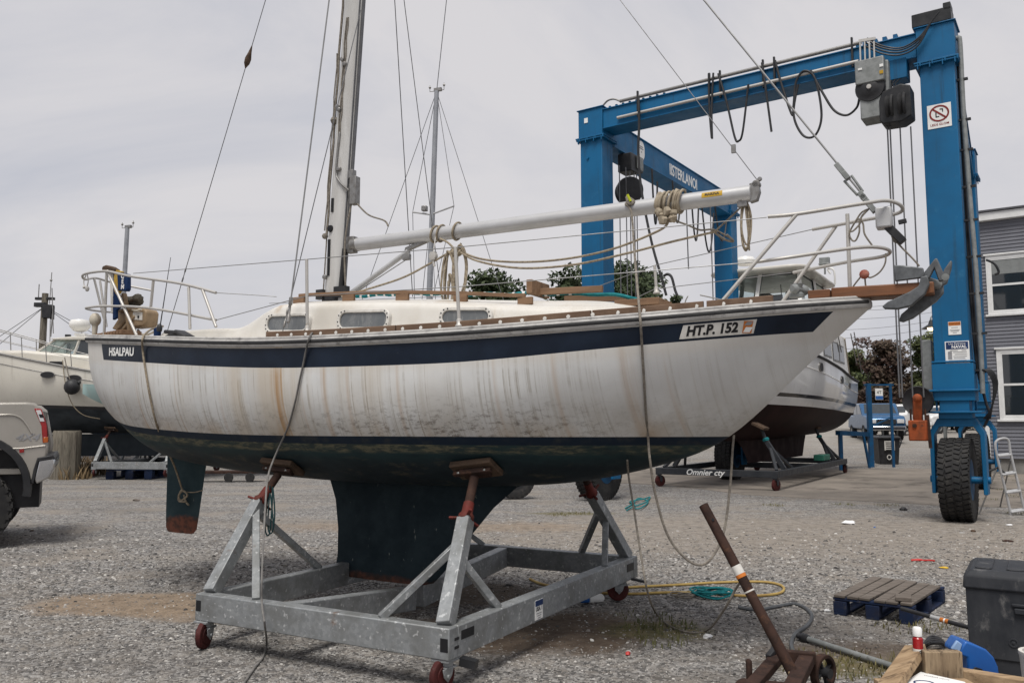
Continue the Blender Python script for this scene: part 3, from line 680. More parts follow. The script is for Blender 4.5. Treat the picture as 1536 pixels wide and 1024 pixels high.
def roofz(s, y):
    w = f_cw(s)-.1; cw = .10*min(1, f_cw(s)/.6)*sm(2.3, 1.3, s)*sm(-1.7, -1.0, s); return f_s(s)+.012+f_ch(s)+cw*(1-min(1, (y/w))**2)
for s0, zc, w, h in ((-.99, 2.418, .50, .165), (-.205, 2.397, .50, .165), (.68, 2.372, .42, .145)):
    dw = (f_cw(s0+.2)-f_cw(s0-.2))/.4; ex = V((1, -dw, -.045)).normalized(); ey = V((0, .10, 1)); ey = (ey-ex*ey.dot(ex)).normalized(); ez = ex.cross(ey)
    o = V((s0, -(f_cw(s0)+.004), zc))
    fr = MB(); fr.ring(rrect(w, h, .065), rrect(w-.055, h-.05, .045), o-ez*.02, ex, ey, ez*.036)
    fo = fr.build('portlight', M['dirtywhite'], boat, bevel=.004)
    bo = MB()
    for k in range(12):
        p = rrect(w-.027, h-.025, .055, 8)[int(k*36/12)]; bo.lathe([(.001, 0), (.0055, 0), (.0055, .003), (.001, .004)], o+ex*p[0]+ey*p[1]+ez*.016, ez, 8)
    bo.build('bolt', M['inkblack'], fo)
    pn = MB(); pn.prism(rrect(w-.05, h-.045, .045), o-ez*.018, ex, ey, ez*.02); pn.build('pane', M['plexi'], fo)
hr = MB()
for side in (-1, 1):
    for a, b, y in ((-1.13, 1.05, .60),):
        pts = [V((a+(b-a)*i/16, side*(min(y, f_cw(a+(b-a)*i/16)-.16)), roofz(a+(b-a)*i/16, min(y, f_cw(a+(b-a)*i/16)-.16))+.062)) for i in range(17)]
        hr.loft([[p+V((0, x, z)) for x, z in ((-.012, -.014), (.012, -.014), (.012, .014), (-.012, .014))] for p in pts], closed=True, cap=True)
        for k in (0, 4, 8, 12, 16): hr.box(pts[k]-V((0, 0, .040)), (.12, .026, .055))
hr.build('hand_rail', M['teak'], boat, bevel=.003)
hb = MB()                                              # low wooden hatch frame and grating pieces on the roof
hb.beam((.95, -.2, 2.62), (1.5, -.2, 2.60), .03, .05); hb.box((.96, -.2, 2.64), (.05, .3, .11)); hb.beam((.95, .3, 2.63), (1.5, .3, 2.60), .03, .05)
hb.box((1.78, -.1, 2.475), (.34, .3, .05)); hb.box((-1.28, -.28, roofz(-1.28, .28)+.02), (.22, .08, .07)); hb.box((-1.55, -.5, roofz(-1.5, .5)+.03), (.14, .05, .05))
hb.build('wooden_hatch_frame', M['teak'], boat, bevel=.004)
gt = MB()
for i in range(9): gt.box((-3.66+i*.066, -(f_b(-3.66+i*.066)-.16), f_s(-3.6)+.045), (.036, .22, .038))
gt.build('stern_grating', M['teak'], boat, bevel=.003)
# --- mast, boom, standing rigging
def ell_tube(mb, pts, rx, ry, n=20, taper=None):
    secs = []
    for i, p in enumerate(pts):
        k = 1 if taper is None else taper[i]; secs.append([V(p)+V((rx*k*math.cos(2*PI*j/n), ry*k*math.sin(2*PI*j/n), 0)) for j in range(n)])
    mb.loft(secs, closed=True, cap=True)
MS = lambda z: -1.265+.062*(z-2.7)                      # the mast leans a little forward
mz = [2.66+.35*i for i in range(21)]
mb_ = MB(); ell_tube(mb_, [(MS(z), 0, z) for z in mz], .108, .078); mast = mb_.build('mast', M['mastw'], boat)
q = MB(); ell_tube(q, [(MS(2.60), 0, 2.60), (MS(2.8), 0, 2.80)], .128, .095); q.box((MS(2.8)+.13, -.06, 2.80), (.14, .06, .10)); q.box((MS(2.8)-.10, -.08, 2.79), (.08, .05, .09)); q.tube([(MS(3)+.1, -.06, 2.8), (MS(3)+.13, -.05, 3.2)], .02, 8); q.build('mast_collar', M['black'], mast)
tk = MB(); tk.beam((MS(2.72)+.116, -.01, 2.72), (MS(9.6)+.116, -.01, 9.6), .024, .022, up=(1, 0, 0)); tk.beam((MS(2.75)+.098, -.035, 2.75), (MS(6.5)+.09, -.04, 6.5), .012, .012, up=(1, 0, 0)); tk.build('sail_track', M['wire'], mast)
sl_ = MB()
for z, h, dx in ((3.62, .13, -.035), (3.40, .0, -.04), (3.13, .34, -.035)):
    if h: sl_.box((MS(z)+dx, -.0755, z), (.028, .014, h))
    else: sl_.lathe([(.001, 0), (.035, 0), (.03, .02), (.001, .025)], (MS(z)+dx, -.07, z), (0, -1, 0), 12)
sl_.build('slot', M['inkblack'], mast)
ft = MB()
for z, dx in ((4.55, -.05), (4.52, -.03), (4.95, .0), (5.0, -.03), (3.95, .02), (2.95, -.06)):
    ft.lathe([(.001, 0), (.022, 0), (.022, .03), (.001, .035)], (MS(z)+dx, -.07, z), (0, -1, 0), 10)
ft.box((MS(3.75)+.17, -.02, 3.74), (.07, .07, .26)); ft.box((MS(3.7)+.14, -.02, 3.9), (.05, .06, .08)); ft.box((MS(2.72)+.17, -.03, 2.74), (.12, .1, .1)); ft.box((MS(3.25)+.16, 0, 3.24), (.09, .07, .15)); ft.box((MS(3.25)+.22, 0, 3.24), (.12, .045, .07))
ft.tube(cr([(MS(4.3), -.085, 4.3), (MS(3.9)-.01, -.09, 3.95), (MS(3.8)+.04, -.09, 3.83), (MS(3.7)+.13, -.05, 3.74)], 6), .011, 8)
ft.build('mast_fitting', M['steeld'], mast, bevel=.004)
hl = MB()
for k, (dx, y, z0, z1) in enumerate(((-.125, -.03, 3.35, 6.0), (-.13, -.02, 2.75, 9.4), (-.02, -.083, 3.9, 5.4), (.0, -.082, 4.3, 5.4), (-.14, -.04, 3.4, 5.1))):
    hl.tube([(MS(z0+(z1-z0)*i/12)+dx+.006*math.sin(i*2.1+k), y, z0+(z1-z0)*i/12) for i in range(13)], .0065 if k else .012, 6)
hl.tube(cr([(MS(3.6)+.15, -.03, 3.62), (MS(3.3)+.13, -.06, 3.3), (MS(3.0)+.15, -.06, 3.0), (MS(2.85)+.17, -.05, 2.82)], 6), .009, 6)
hl.tube(cr([(MS(3.65)+.2, -.02, 3.62), (MS(3.5)+.36, -.03, 3.49), (MS(3.4)+.56, -.05, 3.41), (MS(3.3)+.62, -.06, 3.35)], 6), .008, 6)
hl.ball((MS(4.52)-.13, -.03, 4.45), .04, 8); hl.ball((MS(3.3)-.14, -.03, 3.35), .03, 8)
hl.build('halyard', M['ropeg'], mast)
sp_ = MB(); sp_.tube([(MS(6.6), -.75, 6.62), (MS(6.6), .75, 6.62)], .022, 8); sp_.build('spreader', M['alu'], mast)
BZ = 3.238
bm = MB(); bm.lathe([(.052, 0), (.060, .004), (.060, 3.56), (.054, 3.565)], (-1.0, 0, BZ), (1, 0, -.002), 28); boom = bm.build('boom', M['alu'], boat)
be = MB(); be.lathe([(.062, 0), (.062, .07)], (-1.06, 0, BZ), (1, 0, 0), 20); be.prism([(0, -.07), (.05, -.06), (.07, 0), (.06, .075), (0, .065)], (2.555, -.03, BZ-.007), (1, 0, 0), (0, 0, 1), (0, .06, 0)); be.box((2.5, 0, BZ-.075), (.07, .05, .05)); be.lathe([(.001, -.03), (.028, -.03), (.028, .03), (.001, .03)], (2.6, 0, BZ+.05), (0, 1, 0), 12)
be.lathe([(.022, -.036), (.022, .036)], (2.49, 0, BZ-.04), (0, 1, 0), 10); be.build('boom_end_fitting', M['steeld'], boom, bevel=.004)
yl = MB(); secs = [[V((2.22+x, -.0615*math.cos(a), BZ-.007+.0615*math.sin(a))) for a in np.linspace(-.05, .62, 6)] for x in (0, .15)]; yl.loft(secs); yl.build('maker_label', M['labely'], boom)
text('label_lettering', 'MARINA', .028, M['inkblack'], boom, lambda x, y, z: V((2.295+x, -.063*math.cos(.28+y/.062), BZ-.007+.063*math.sin(.28+y/.062))), bold=.001, ext=0)
vg = MB(); vg.tube([(-1.07, -.02, 2.78), (-.42, -.01, 3.115)], .023, 12); vo = vg.build('boom_vang', M['alu'], boat)
vh = MB(); vh.prism([(-.47, 3.08), (-.40, 3.13), (-.22, 3.178), (-.18, 3.19), (-.30, 3.19), (-.45, 3.15)], (0, -.02, 0), (1, 0, 0), (0, 0, 1), (0, .04, 0)); vh.box((-.43, -.02, 3.06), (.07, .04, .05)); vh.tube([(-.98, -.03, 2.79), (-.42, -.03, 3.04)], .005, 6); vh.box((-1.1, -.02, 2.76), (.12, .07, .08)); vh.build('vang_fitting', M['steeld'], vo, bevel=.005)
TOP = V((MS(9.6), 0, 9.6))
def wire(name, a, b, r, m, tb=None, tlen=.22, tr=.011, par=None):
    a = V(a); b = V(b); w = MB(); w.tube([a, b], r, 6); o = w.build(name, m, par or boat)
    if tb is not None:
        q = MB(); d = (a-b).normalized(); p = b+d*tb; k = tlen
        q.lathe([(.004, 0), (tr, .01), (tr, k*.3), (tr*.55, k*.34), (tr*.55, k*.66), (tr, k*.7), (tr, k-.01), (.004, k)], p, d, 10); q.build('turnbuckle', M['steeld'] if tr > .008 else M['wire'], o)
    return o
p1_ = B(318, 118, 0); w_ = wire('backstay', TOP, (-3.55, -.02, 2.5), .0042, M['wire'], .62, .16, .008)
q = MB(); d_ = (TOP-V((-3.55, -.02, 2.5))).normalized(); pz = (p1_.z-2.5)/d_.z; q.lathe([(.004, 0), (.028, .05), (.032, .1), (.018, .16), (.004, .24)], V((-3.55, -.02, 2.5))+d_*pz, d_, 10); q.build('stay_insulator', M['padwood'], w_)
wire('upper_shroud', (MS(9.5), -.05, 9.5), B(431, 492, -1.02), .0065, M['wirel'], .04, .22, .016)
wire('lower_shroud', B(541, 16, -.06), B(424, 497, -1.02), .0042, M['wire'], .03, .18, .010)
a_ = B(592, 0, .3); b_ = B(619, 445, 1.05); wire('upper_shroud', (a_+(a_-b_)*1.1), b_, .0045, M['wire'])
a_ = B(606, 0, .2); b_ = B(662, 445, 1.05); wire('lower_shroud', (a_+(a_-b_)*.6), b_, .0042, M['wire'])
fsB = V((3.30, 0, 3.12)); fst = V((2.24, 0, 4.78)); tpz = fst+(fst-fsB)*((9.5-4.78)/(4.78-3.12))
w_ = wire('forestay', tpz, (3.33, 0, 3.06), .0075, M['wirel'])
q = MB(); d_ = (fst-fsB).normalized(); pb = V((3.31, 0, 3.08)); side = V((0, 1, 0)).cross(d_)
for k in (-1, 1): q.tube([pb+d_*.06+side*.02*k, pb+d_*.20+side*.028*k], .009, 8)
for a, b, w in ((0, .07, .05), (.19, .25, .05), (.25, .33, .022), (-.1, .0, .05)): q.beam(pb+d_*a, pb+d_*b, w, .035, up=side)
q.lathe([(.02, -.025), (.02, .025)], pb+d_*.03, (0, 1, 0), 10); q.lathe([(.018, -.022), (.018, .022)], pb+d_*.225, (0, 1, 0), 10)
q.build('turnbuckle', M['grey'], w_, bevel=.004)
q = MB(); q.box(pb-d_*.16+V((.02, 0, 0)), (.10, .10, .14)); q.build('furling_drum', M['alu'], w_, bevel=.012)
q = MB(); q.beam(pb-d_*.2, pb-d_*.36+V((.02, 0, 0)), .06, .05, up=side); q.beam(pb-d_*.24+V((.06, 0, .03)), pb-d_*.22+V((.12, 0, .02)), .02, .03); q.build('stem_fitting', M['blackpl'], w_, bevel=.004)
tl = B(930, 0, 0); e_ = V((2.62, 0, BZ+.06)); wire('topping_lift', e_+(tl-e_)*3.2, e_, .0035, M['wire'])
q = MB(); q.box(e_+(tl-e_)*(48/282), (.03, .02, .06)); q.lathe([(.012, 0), (.018, .01), (.018, .012), (.012, .02)], e_+V((0, 0, .03)), (0, 1, 0), 10); q.build('shackle', M['steeld'], boom)
# --- pulpit, pushpit, stanchions, lifelines
TR = .0125
pp = MB()
def pl(lst, n=6): return cr([B(*p) for p in lst], n)
top = pl([(1152, 325, -.42), (1195, 321, -.40), (1290, 306, -.20), (1330, 301, -.06), (1352, 309, .02), (1346, 320, .10), (1290, 331, .30), (1219, 344, .46)]); pp.tube(top, TR, 10)
low = pl([(1134, 393, -.40), (1190, 385, -.36), (1280, 372, -.14), (1318, 371, -.03), (1335, 377, .04), (1322, 385, .10), (1270, 393, .26), (1190, 409, .42)]); pp.tube(low, TR*.95, 10)
for a, b in (((1195, 321, -.40), (1078, 458, -.52)), ((1254, 339, .40), (1172, 455, .34)), ((1271, 321, .02), (1275, 436, .02))): pp.tube([B(*a), B(*b)], TR*1.05, 10)
pp.build('bow_pulpit', M['steel'], boat)
ps = MB()
ps.tube(pl([(324, 439, -1.0), (270, 425, -.96), (194, 414, -.88), (161, 407, -.82), (135, 409, -.76), (124, 413, -.62), (128, 419, -.40), (144, 417, .1), (170, 424, .45), (230, 436, .7)]), TR, 10)
ps.tube(pl([(324, 480, -.98), (225, 462, -.9), (161, 459, -.8), (133, 461, -.7), (130, 463, -.5), (144, 466, .0), (165, 468, .4)]), TR*.95, 10)
for a, b in (((160, 408, -.81), (156, 504, -.76)), ((161, 406, -.81), (205, 503, -.86)), ((230, 421, -.92), (226, 462, -.9)), ((283, 431, -.97), (285, 493, -1.0)), ((304, 435, -.99), (324, 490, -1.02)), ((141, 417, .0), (156, 478, .1)), ((150, 421, .35), (160, 490, .4))): ps.tube([B(*a), B(*b)], TR*1.05, 10)
ps.build('stern_pushpit', M['steel'], boat)
def stanchion(b, t_):
    s = MB(); s.tube([b, t_], .0125, 10); s.lathe([(.03, 0), (.03, .008), (.02, .02), (.018, .05), (.013, .055)], b, (V(t_)-V(b)), 12); s.build('stanchion', M['steel'], boat)
sA, sAt = B(461, 499, -1.07), B(460, 389, -1.07); sB, sBt = B(689, 490, -1.10), B(683, 371, -1.10)
stanchion(sA, sAt); stanchion(sB, sBt); stanchion((sA.x, 1.07, sA.z), (sAt.x, 1.07, sAt.z)); stanchion((sB.x, 1.1, sB.z), (sBt.x, 1.1, sBt.z))
sC, sCt = B(985, 440, .72), B(982, 398, .72); stanchion(sC, sCt)
def line(name, pts, r, m, par=None, n=1):
    w = MB(); w.tube(cr(pts, 8) if n else pts, r, 6); return w.build(name, m, par or boat)
line('lifeline', [B(200, 410, -.86), sAt, sBt, B(1150, 326, -.42)], .0034, M['wirel'], n=0)
line('lifeline', [B(324, 480, -.98), sA+(sAt-sA)*.5, sB+(sBt-sB)*.5, B(1134, 393, -.4)], .0034, M['wirel'], n=0)
line('lifeline', [B(324, 439, -1.), B(390, 443, -.9), B(415, 445, -.8)], .0034, M['wirel'], n=0)
line('lifeline', [V((-3.0, .9, 2.95)), V((sAt.x, 1.07, sAt.z)), V((sBt.x, 1.1, sBt.z)), sCt, B(1219, 344, .46)], .0034, M['wirel'], n=0)
line('lifeline', [V((-3.0, .9, 2.68)), V((sAt.x, 1.07, sAt.z-.28)), V((sBt.x, 1.1, sBt.z-.28)), sCt-V((0, 0, .2)), B(1187, 409, .42)], .0034, M['wirel'], n=0)
an = MB(); an.tube([B(239, 497, -.9), B(256, 386, -.9)], [.006, .0025], 6); an.lathe([(.022, 0), (.026, .03), (.018, .06), (.006, .07)], B(239, 497, -.9), (0, 0, 1), 10); an.build('whip_antenna', M['black'], boat)
# bow plank and cleat
bp = MB(); a_ = B(1250, 443, 0); b_ = B(1402, 434, 0); bp.beam(a_, b_, .2, .075); bp.build('bowsprit_plank', M['bowplank'], boat, bevel=.008)
ck = MB(); ck.box(B(1230, 442, -.06), (.14, .10, .055)); ck.build('bow_bitt', M['bowplank'], boat, bevel=.006)
wn = MB(); c_ = B(1195, 446, -.1); wn.lathe([(.05, 0), (.05, .02), (.03, .04), (.045, .09), (.001, .095)], c_, (0, 0, 1), 14); wn.lathe([(.02, -.09), (.035, -.06), (.02, -.03), (.02, .03), (.035, .06), (.02, .09)], c_+V((.02, 0, .05)), (.4, 1, 0), 12); wn.build('anchor_windlass', M['grey'], boat)
# name and registration on the bow
def on_band(s0, z0, slope=0.0, out=.004): return lambda x, y, z: on_hull(s0+x, z0+y+slope*x, out+z)
zc = f_s(-3.05)-.118
text('name_lettering', 'HSALPAU', .105, M['white'], hull, on_band(-3.0, zc, -.055, .0025), bold=.0035, sx=1.12, ext=.0008)
rp0 = on_hull; a0, a1 = 2.262, 2.672
pb_ = MB(); secs = []
for i in range(13):
    u = i/12; row = []
    for j in range(5):
        v = j/4; s_ = a0+(a1-a0)*u+.03*(v-.5); zz = f_s(s_)-.145+.085*v; row.append(on_hull(s_, zz, .0035))
    secs.append(row)
pb_.loft(secs); plate = pb_.build('registration_plate', M['dirtywhite'], boat, ang=180)
def onplate(ox, oy, sl=.0): return lambda x, y, z: (lambda s_: on_hull(s_, f_s(s_)-.1025+oy+y, .0055+z))(ox+x)
text('registration_lettering', 'HT.P. 152', .082, M['inkblack'], plate, onplate(2.43, 0), shear=.30, bold=.0035, sx=.86, ext=.0005)
stk = MB(); stk.loft([[on_hull(2.606+.05*u+.02*(v-.5), f_s(2.62)-.140+.075*v, .006) for v in (0, .5, 1)] for u in (0, .5, 1)]); so_ = stk.build('renewal_sticker', M['labelor'], plate, ang=180)
sk2 = MB(); sk2.loft([[on_hull(2.612+.036*u+.02*(v-.5), f_s(2.62)-.135+.032*v, .0075) for v in (0, .5, 1)] for u in (0, .5, 1)]); sk2.build('sticker_panel', M['white'], so_, ang=180)
sk3 = MB(); sk3.loft([[on_hull(2.614+.032*u+.02*v, f_s(2.62)-.092+.022*v, .0075) for v in (0, .5, 1)] for u in (0, .5, 1)]); sk3.build('sticker_panel', M['inkgrey'], so_, ang=180)
# ---------------------------------------------------------------- galvanised cradle under the sailboat
CX, CY, RZ, RH, RW = 1.02, 1.54, .385, .19, .10
cradle = thing('boat_cradle', 'galvanised steel cradle on maroon wheels holding up the big white sailboat', 'boat cradle', BF)
zc = RZ-RH/2
def rail(a, b, nm='rail', m='galv'):
    r = MB(); r.beam(a, b, RW, RH); return r.build(nm, M[m], cradle, bevel=.008)
CL = -1.07
rF = rail((CL-.05, -CY, zc), (CX+.05, -CY, zc)); rB = rail((CL-.05, CY, zc), (CX+.05, CY, zc))
rL = rail((CL, -CY+.051, zc), (CL, CY-.051, zc)); rR = rail((CX, -CY+.051, zc), (CX, CY-.051, zc))
rail((-.31, -CY+.051, zc-.004), (-.31, -.05, .158), 'cross_beam'); rail((-.31, .05, .158), (-.31, CY-.051, zc-.004), 'cross_beam')
def slot(c, d, par): q = MB(); q.box(c, d); q.build('slot', M['inkblack'], par, bevel=.006)  # raised black box: the shade inside an open slot, put in as colour
slot((CL-.015, -CY-.0505, zc+.01), (.05, .004, .075), rF); slot((CX+.015, -CY-.0505, zc-.005), (.055, .004, .08), rF)
slot((CX+.0505, -CY+.16, zc+.03), (.004, .15, .055), rR); slot((CX+.0505, CY-.14, zc+.02), (.004, .17, .07), rR)
for dz in (-.03, .02): slot((CX+.0505, -CY+.035, zc+dz), (.004, .05, .018), rR)
lb = MB(); lb.box((CX+.0515, -.42, zc-.01), (.003, .12, .135)); lo = lb.build('maker_label', M['white'], rR)
q = MB(); q.box((CX+.0535, -.42, zc+.036), (.002, .118, .04)); q.build('label_band', M['inkblue'], lo)
text('label_lettering', 'USA 1', .04, M['inkblack'], lo, flatmap((CX+.054, -.42, zc-.005), (0, 1, 0), (0, 0, 1)), bold=.001, ext=.0004)
q = MB()
for k in range(3): q.box((CX+.0538, -.42, zc-.035-.016*k), (.001, .08-.015*k, .005))
q.build('label_line', M['inkgrey'], lo)
def post(c, T, pad, feet, rr=.047):
    p = MB(); p.beam((c[0], c[1], RZ-.002), T, rr*2, rr*2, up=(1, 0, 0)); p.build('post', M['galv'], cradle, bevel=.006)
    d = (V(pad)-V(T)).normalized()
    s = MB(); s.tube([V(T)-d*.05, V(pad)-d*.02], .033, 10); s.build('screw_jack', M['rust'], cradle)
    k = MB(); k.lathe([(.05, 0), (.055, .012), (.055, .035), (.04, .06), (.038, .14)], V(T)-d*.01, d, 12); x = d.orthogonal().normalized()
    for a in range(3):
        w = Matrix.Rotation(a*2*PI/3+.4, 3, d) @ x; k.beam(V(T)+d*.012, V(T)+d*.012+w*.12, .022, .016, up=d)
    k.build('jack_collar', M['redpaint'], cradle, bevel=.004)
    for f, u in feet:
        b = MB(); e = V((c[0], c[1], RZ)).lerp(V(T), u); b.beam(f, e, .055, .05); b.build('brace', M['galv'], cradle, bevel=.005)
def padpart(s, y, w=.34, l=.20):
    n = V((0, 0, 0)); e = .02; z = hz(s, y); dy = (hz(s, y+e)-hz(s, y-e))/(2*e); dx = (hz(s+e, y)-hz(s-e, y))/(2*e)
    n = V((-dx, -dy, 1)).normalized(); ex = (V((1, 0, dx))).normalized(); ey = n.cross(ex)
    R = Matrix((ex, ey, n)).transposed(); c = V((s, y, z))-n*.028
    p = MB(); p.box(c, (w, l, .045), R); po = p.build('pad', M['padwood'], cradle, bevel=.008)
    f = MB(); f.box(c-n*.035, (w*.6, l*.6, .022), R); f.box(c-n*.05-ey*l*.2, (w*.9, .035, .03), R); f.build('pad_bracket', M['rust'], po, bevel=.004)
    b = MB(); [b.lathe([(.001, 0), (.012, 0), (.012, .012), (.001, .016)], c-n*.046+ex*(w*.32*k)-ey*.05, -n, 8) for k in (-1, 1)]; b.build('bolt', M['grey'], po)
    return c-n*.05
for (cx, cy, s, y, T) in ((CL, -CY, -1.12, -.74, (-1.16, -.96, .98)), (CX, -CY, .76, -.77, (.83, -1.03, .96)), (CX, CY, .82, .78, (.86, 1.03, .98)), (CL, CY, -1.12, .74, (-1.1, 1.0, .96))):
    pad = padpart(s, y); sx, sy = math.copysign(1, cx), math.copysign(1, cy)
    fl = 1.2 if (sx < 0 and sy < 0) else .62
    post((cx*.975, cy*.985), T, pad, [((cx-sx*.50, cy, RZ-.005), .78 if sx > 0 else .93), ((cx, cy-sy*fl, RZ-.005), .62 if sx > 0 else .9)])
def caster(x, y, ang, par=None, R=.098, w=.055, top=None, root=None, mw='maroonw', mf='galv'):
    root = root or cradle; top = top or RZ-RH; a = V((math.cos(ang), math.sin(ang), 0)); b = V((-a.y, a.x, 0)); c = V((x, y, R))-b*.03
    f = MB(); f.box((x, y, top-.008), (.13, .13, .016)); f.lathe([(.05, 0), (.05, .03)], (x, y, top-.045), (0, 0, 1), 12)
    f.box((x, y, top-.05), (w+.05, .10, .012), Matrix((a, b, V((0, 0, 1)))).transposed())
    for k in (-1, 1): f.prism([(-.045, top-.05-R), (.05, top-.05-R), (.035, .0), (.0, -.035), (-.035, 0)], c+a*(k*(w/2+.016)), b, (0, 0, 1), a*(k*.008))
    f.tube([c-a*(w/2+.035), c+a*(w/2+.035)], .014, 8); fo = f.build('caster', M[mf], root, bevel=.003)
    q = MB(); q.lathe([(R*.35, -w/2), (R*.6, -w/2), (R*.62, -w*.38), (R*.85, -w*.42), (R*.97, -w*.32), (R, 0), (R*.97, w*.32), (R*.85, w*.42), (R*.62, w*.38), (R*.6, w/2), (R*.35, w/2)], c, a, 28); q.build('wheel', M[mw], fo)
caster(CL+.02, -CY, .35); caster(CX-.02, -CY+.02, -.15, R=.098); caster(CX-.05, CY-.12, -.95, R=.10); caster(CL+.02, CY-.05, .6)
q = MB(); q.beam((CX+.04, CY-.1, .2), (CX+.17, CY-.05, .175), .05, .02); q.build('brake_pedal', M['black'], cradle); q = MB(); q.beam((CX+.04, -CY+.1, .165), (CX+.14, -CY+.12, .15), .06, .05); q.build('brake_pedal', M['black'], cradle)
# ---------------------------------------------------------------- lines and gear on the sailboat
def HP(px, py, out=.014):
    y = -.9
    for _ in range(10):
        p = B(px, py, y); y = .5*y+.5*(-(hy(min(max(p.x, -3.7), 3.25), p.z)+out))
    return B(px, py, y)
def rope(name, label, pts, r, m, cat='rope', group=None, n=8, extra=None):
    w = MB(); w.tube(cr(pts, n), r, 7)
    for e in (extra or []): w.tube(cr(e[0], n), e[1] if len(e) > 1 else r, 7)
    o = V(min(pts, key=lambda p: V(p).z))
    w.v = [p-o for p in w.v]
    ob = w.build(name, m, label=label, cat=cat, group=group); return ob, o
def brope(name, label, pts, r, m, **k):               # a line given in the sailboat's frame
    e = [([BF.w(p) for p in x[0]], *x[1:]) for x in k.pop('extra', [])]
    ob, o = rope(name, label, [BF.w(p) for p in pts], r, m, extra=e, **k); ob.location = o; return ob
def wrope(name, label, pts, r, m, **k): ob, o = rope(name, label, pts, r, m, **k); ob.location = o; return ob
def coil(c, rx, rz, k, e1=(1, 0, 0), e2=(0, 0, 1), jit=.15, n=10):   # loops hanging from c
    e1, e2 = V(e1), V(e2); pts = []; e3 = e1.cross(e2)
    for i in range(k):
        a, b = rx*random.uniform(1-jit, 1+jit), rz*random.uniform(1-jit*.5, 1+jit*.5); o = V(c)+e1*random.uniform(-.3, .3)*rx+e3*random.uniform(-.025, .025)
        for j in range(n): t = 2*PI*j/n; pts.append(o+e1*(a*math.sin(t))-e2*(b*(1-math.cos(t))/2*2)+e3*.01*math.sin(3*t+i))
    return pts
wq = .009
brope('stern_line', 'worn beige dock line running down the hull to a knot on the rudder',
      [B(245, 489, -.72), B(232, 492, -.8), B(222, 497, -.88), HP(214, 507, .05), HP(214, 525, .02), HP(219, 560), HP(226, 600), HP(236, 640), B(249, 670, -.42), B(262, 700, -.2), B(271, 727, -.075), B(274, 737, -.06)], .0095, M['rope'],
      extra=[([B(274, 735, -.06), B(268, 743, -.08), B(272, 750, -.06), B(281, 742, -.08), B(272, 735, -.07), B(268, 750, -.07), B(279, 752, -.08)],), ([B(274, 737, -.06), B(290, 738, -.06), B(304, 735, -.045)], .005), ([B(276, 742, -.06), B(279, 752, -.07), B(283, 757, -.07)],)])
G_ = [B(479, 497, -1.0), B(471, 497, -1.08), HP(464, 506, .045), HP(459, 525, .02), HP(455, 545), HP(449, 572), HP(442, 605), HP(432, 640), B(421, 665, -1.02), B(410, 690, -1.05), B(402, 715, -1.15), B(398, 760, -1.35), B(393, 860, -1.60), B(393, 905, -1.62)]
wrope('power_cord', 'grey power cord hanging from the side deck past the cradle to the gravel', [BF.w(p) for p in G_]+[at(397, 935, 5.6), gz(400, 965, .03), gz(394, 985, .012), gz(380, 1003, .012), gz(362, 1030, .012)], .0075, M['cable'], cat='cord')
# lashings and coils at the boom
def loop_round(s, r=.069, dz=0): return [V((s+.02*math.sin(a), r*math.cos(a), BZ+dz+r*math.sin(a))) for a in np.linspace(0, 2*PI, 16)]
kn = B(683, 373, -.10)
s1, s2, s3 = B(653, 352, 0).x, B(662, 350, 0).x, B(686, 346, 0).x
brope('mainsheet', 'slack beige mainsheet lashed round the boom and coiled over the tall stanchion', loop_round(s1), .009, M['rope'],
      extra=[(loop_round(s2),), (loop_round(s3, .072),), ([B(660, 358, -.06), B(672, 364, -.08), kn, B(692, 365, -.08)],), (coil(kn, .045, .03, 4, jit=.4), .012), (coil(kn-V((.05, 0, .02)), .055, .24, 4),), (coil(kn+V((.06, .0, .02)), .055, .22, 3),), (coil(kn-V((.03, .02, .22)), .03, .26, 3),),
             ([kn, B(640, 398, -.1), B(600, 418, -.12), B(540, 437, -.14), B(512, 445, -.2)],), ([kn, B(720, 388, -.12), B(780, 393, -.12), B(850, 388, -.1), B(920, 373, -.08), B(990, 345, -.07), B(1003, 330, -.07)],), ([kn, B(715, 391, -.14), B(780, 402, -.14), B(860, 397, -.12), B(940, 380, -.1), B(1010, 362, .0), B(1075, 347, .1)],)])
brope('furled_line', 'grey line sagging from the canvas bundle to the far pulpit rail', [B(1003, 328, -.03), B(1030, 337, 0), B(1050, 345, .1), B(1072, 345, .2), B(1100, 360, .3)], .007, M['ropeg'], extra=[([B(1075, 345, .2), B(1100, 322, .1), B(1120, 302, .0)],), ([B(1068, 345, .2), B(1085, 358, .25), B(1100, 362, .3), B(1090, 352, .25)], .009)])
ce = B(1117, 304, 0)
brope('coiled_halyard', 'beige coil hanging in long loops below the end of the boom', coil(ce, .028, .165, 4, jit=.2), .0065, M['rope'], extra=[([ce, B(1122, 345, 0), B(1124, 376, .02)],)])
cb = MB(); secs = []
for i in range(15):
    u = i/14; s_ = B(986, 300, 0).x+.185*u; r = .066+.016*math.sin(u*9)+.008*math.sin(u*23); secs.append([V((s_+.008*math.sin(a*3+i), r*math.cos(a)*(1+.1*math.sin(a*2+i)), BZ+.006+r*math.sin(a)*(1+.12*math.sin(a*3+i*1.3)))) for a in np.linspace(0, 2*PI, 25)[:-1]])
cb.loft(secs, closed=True, cap=True)
for k in range(9): p = B(1001+random.uniform(-13, 13), 322+random.uniform(-7, 9), -.08); cb.ball(p, random.uniform(.022, .04), 9, jit=.25)
for k in range(5): s_ = B(995, 300, 0).x+k*.035; cb.tube(cr(loop_round(s_, .083), 3), .010, 6)
cb.prism([(0, 0), (.10, -.03), (.12, -.09), (.03, -.08)], B(983, 318, -.08), (1, 0, 0), (0, 0, 1), (0, .02, 0))
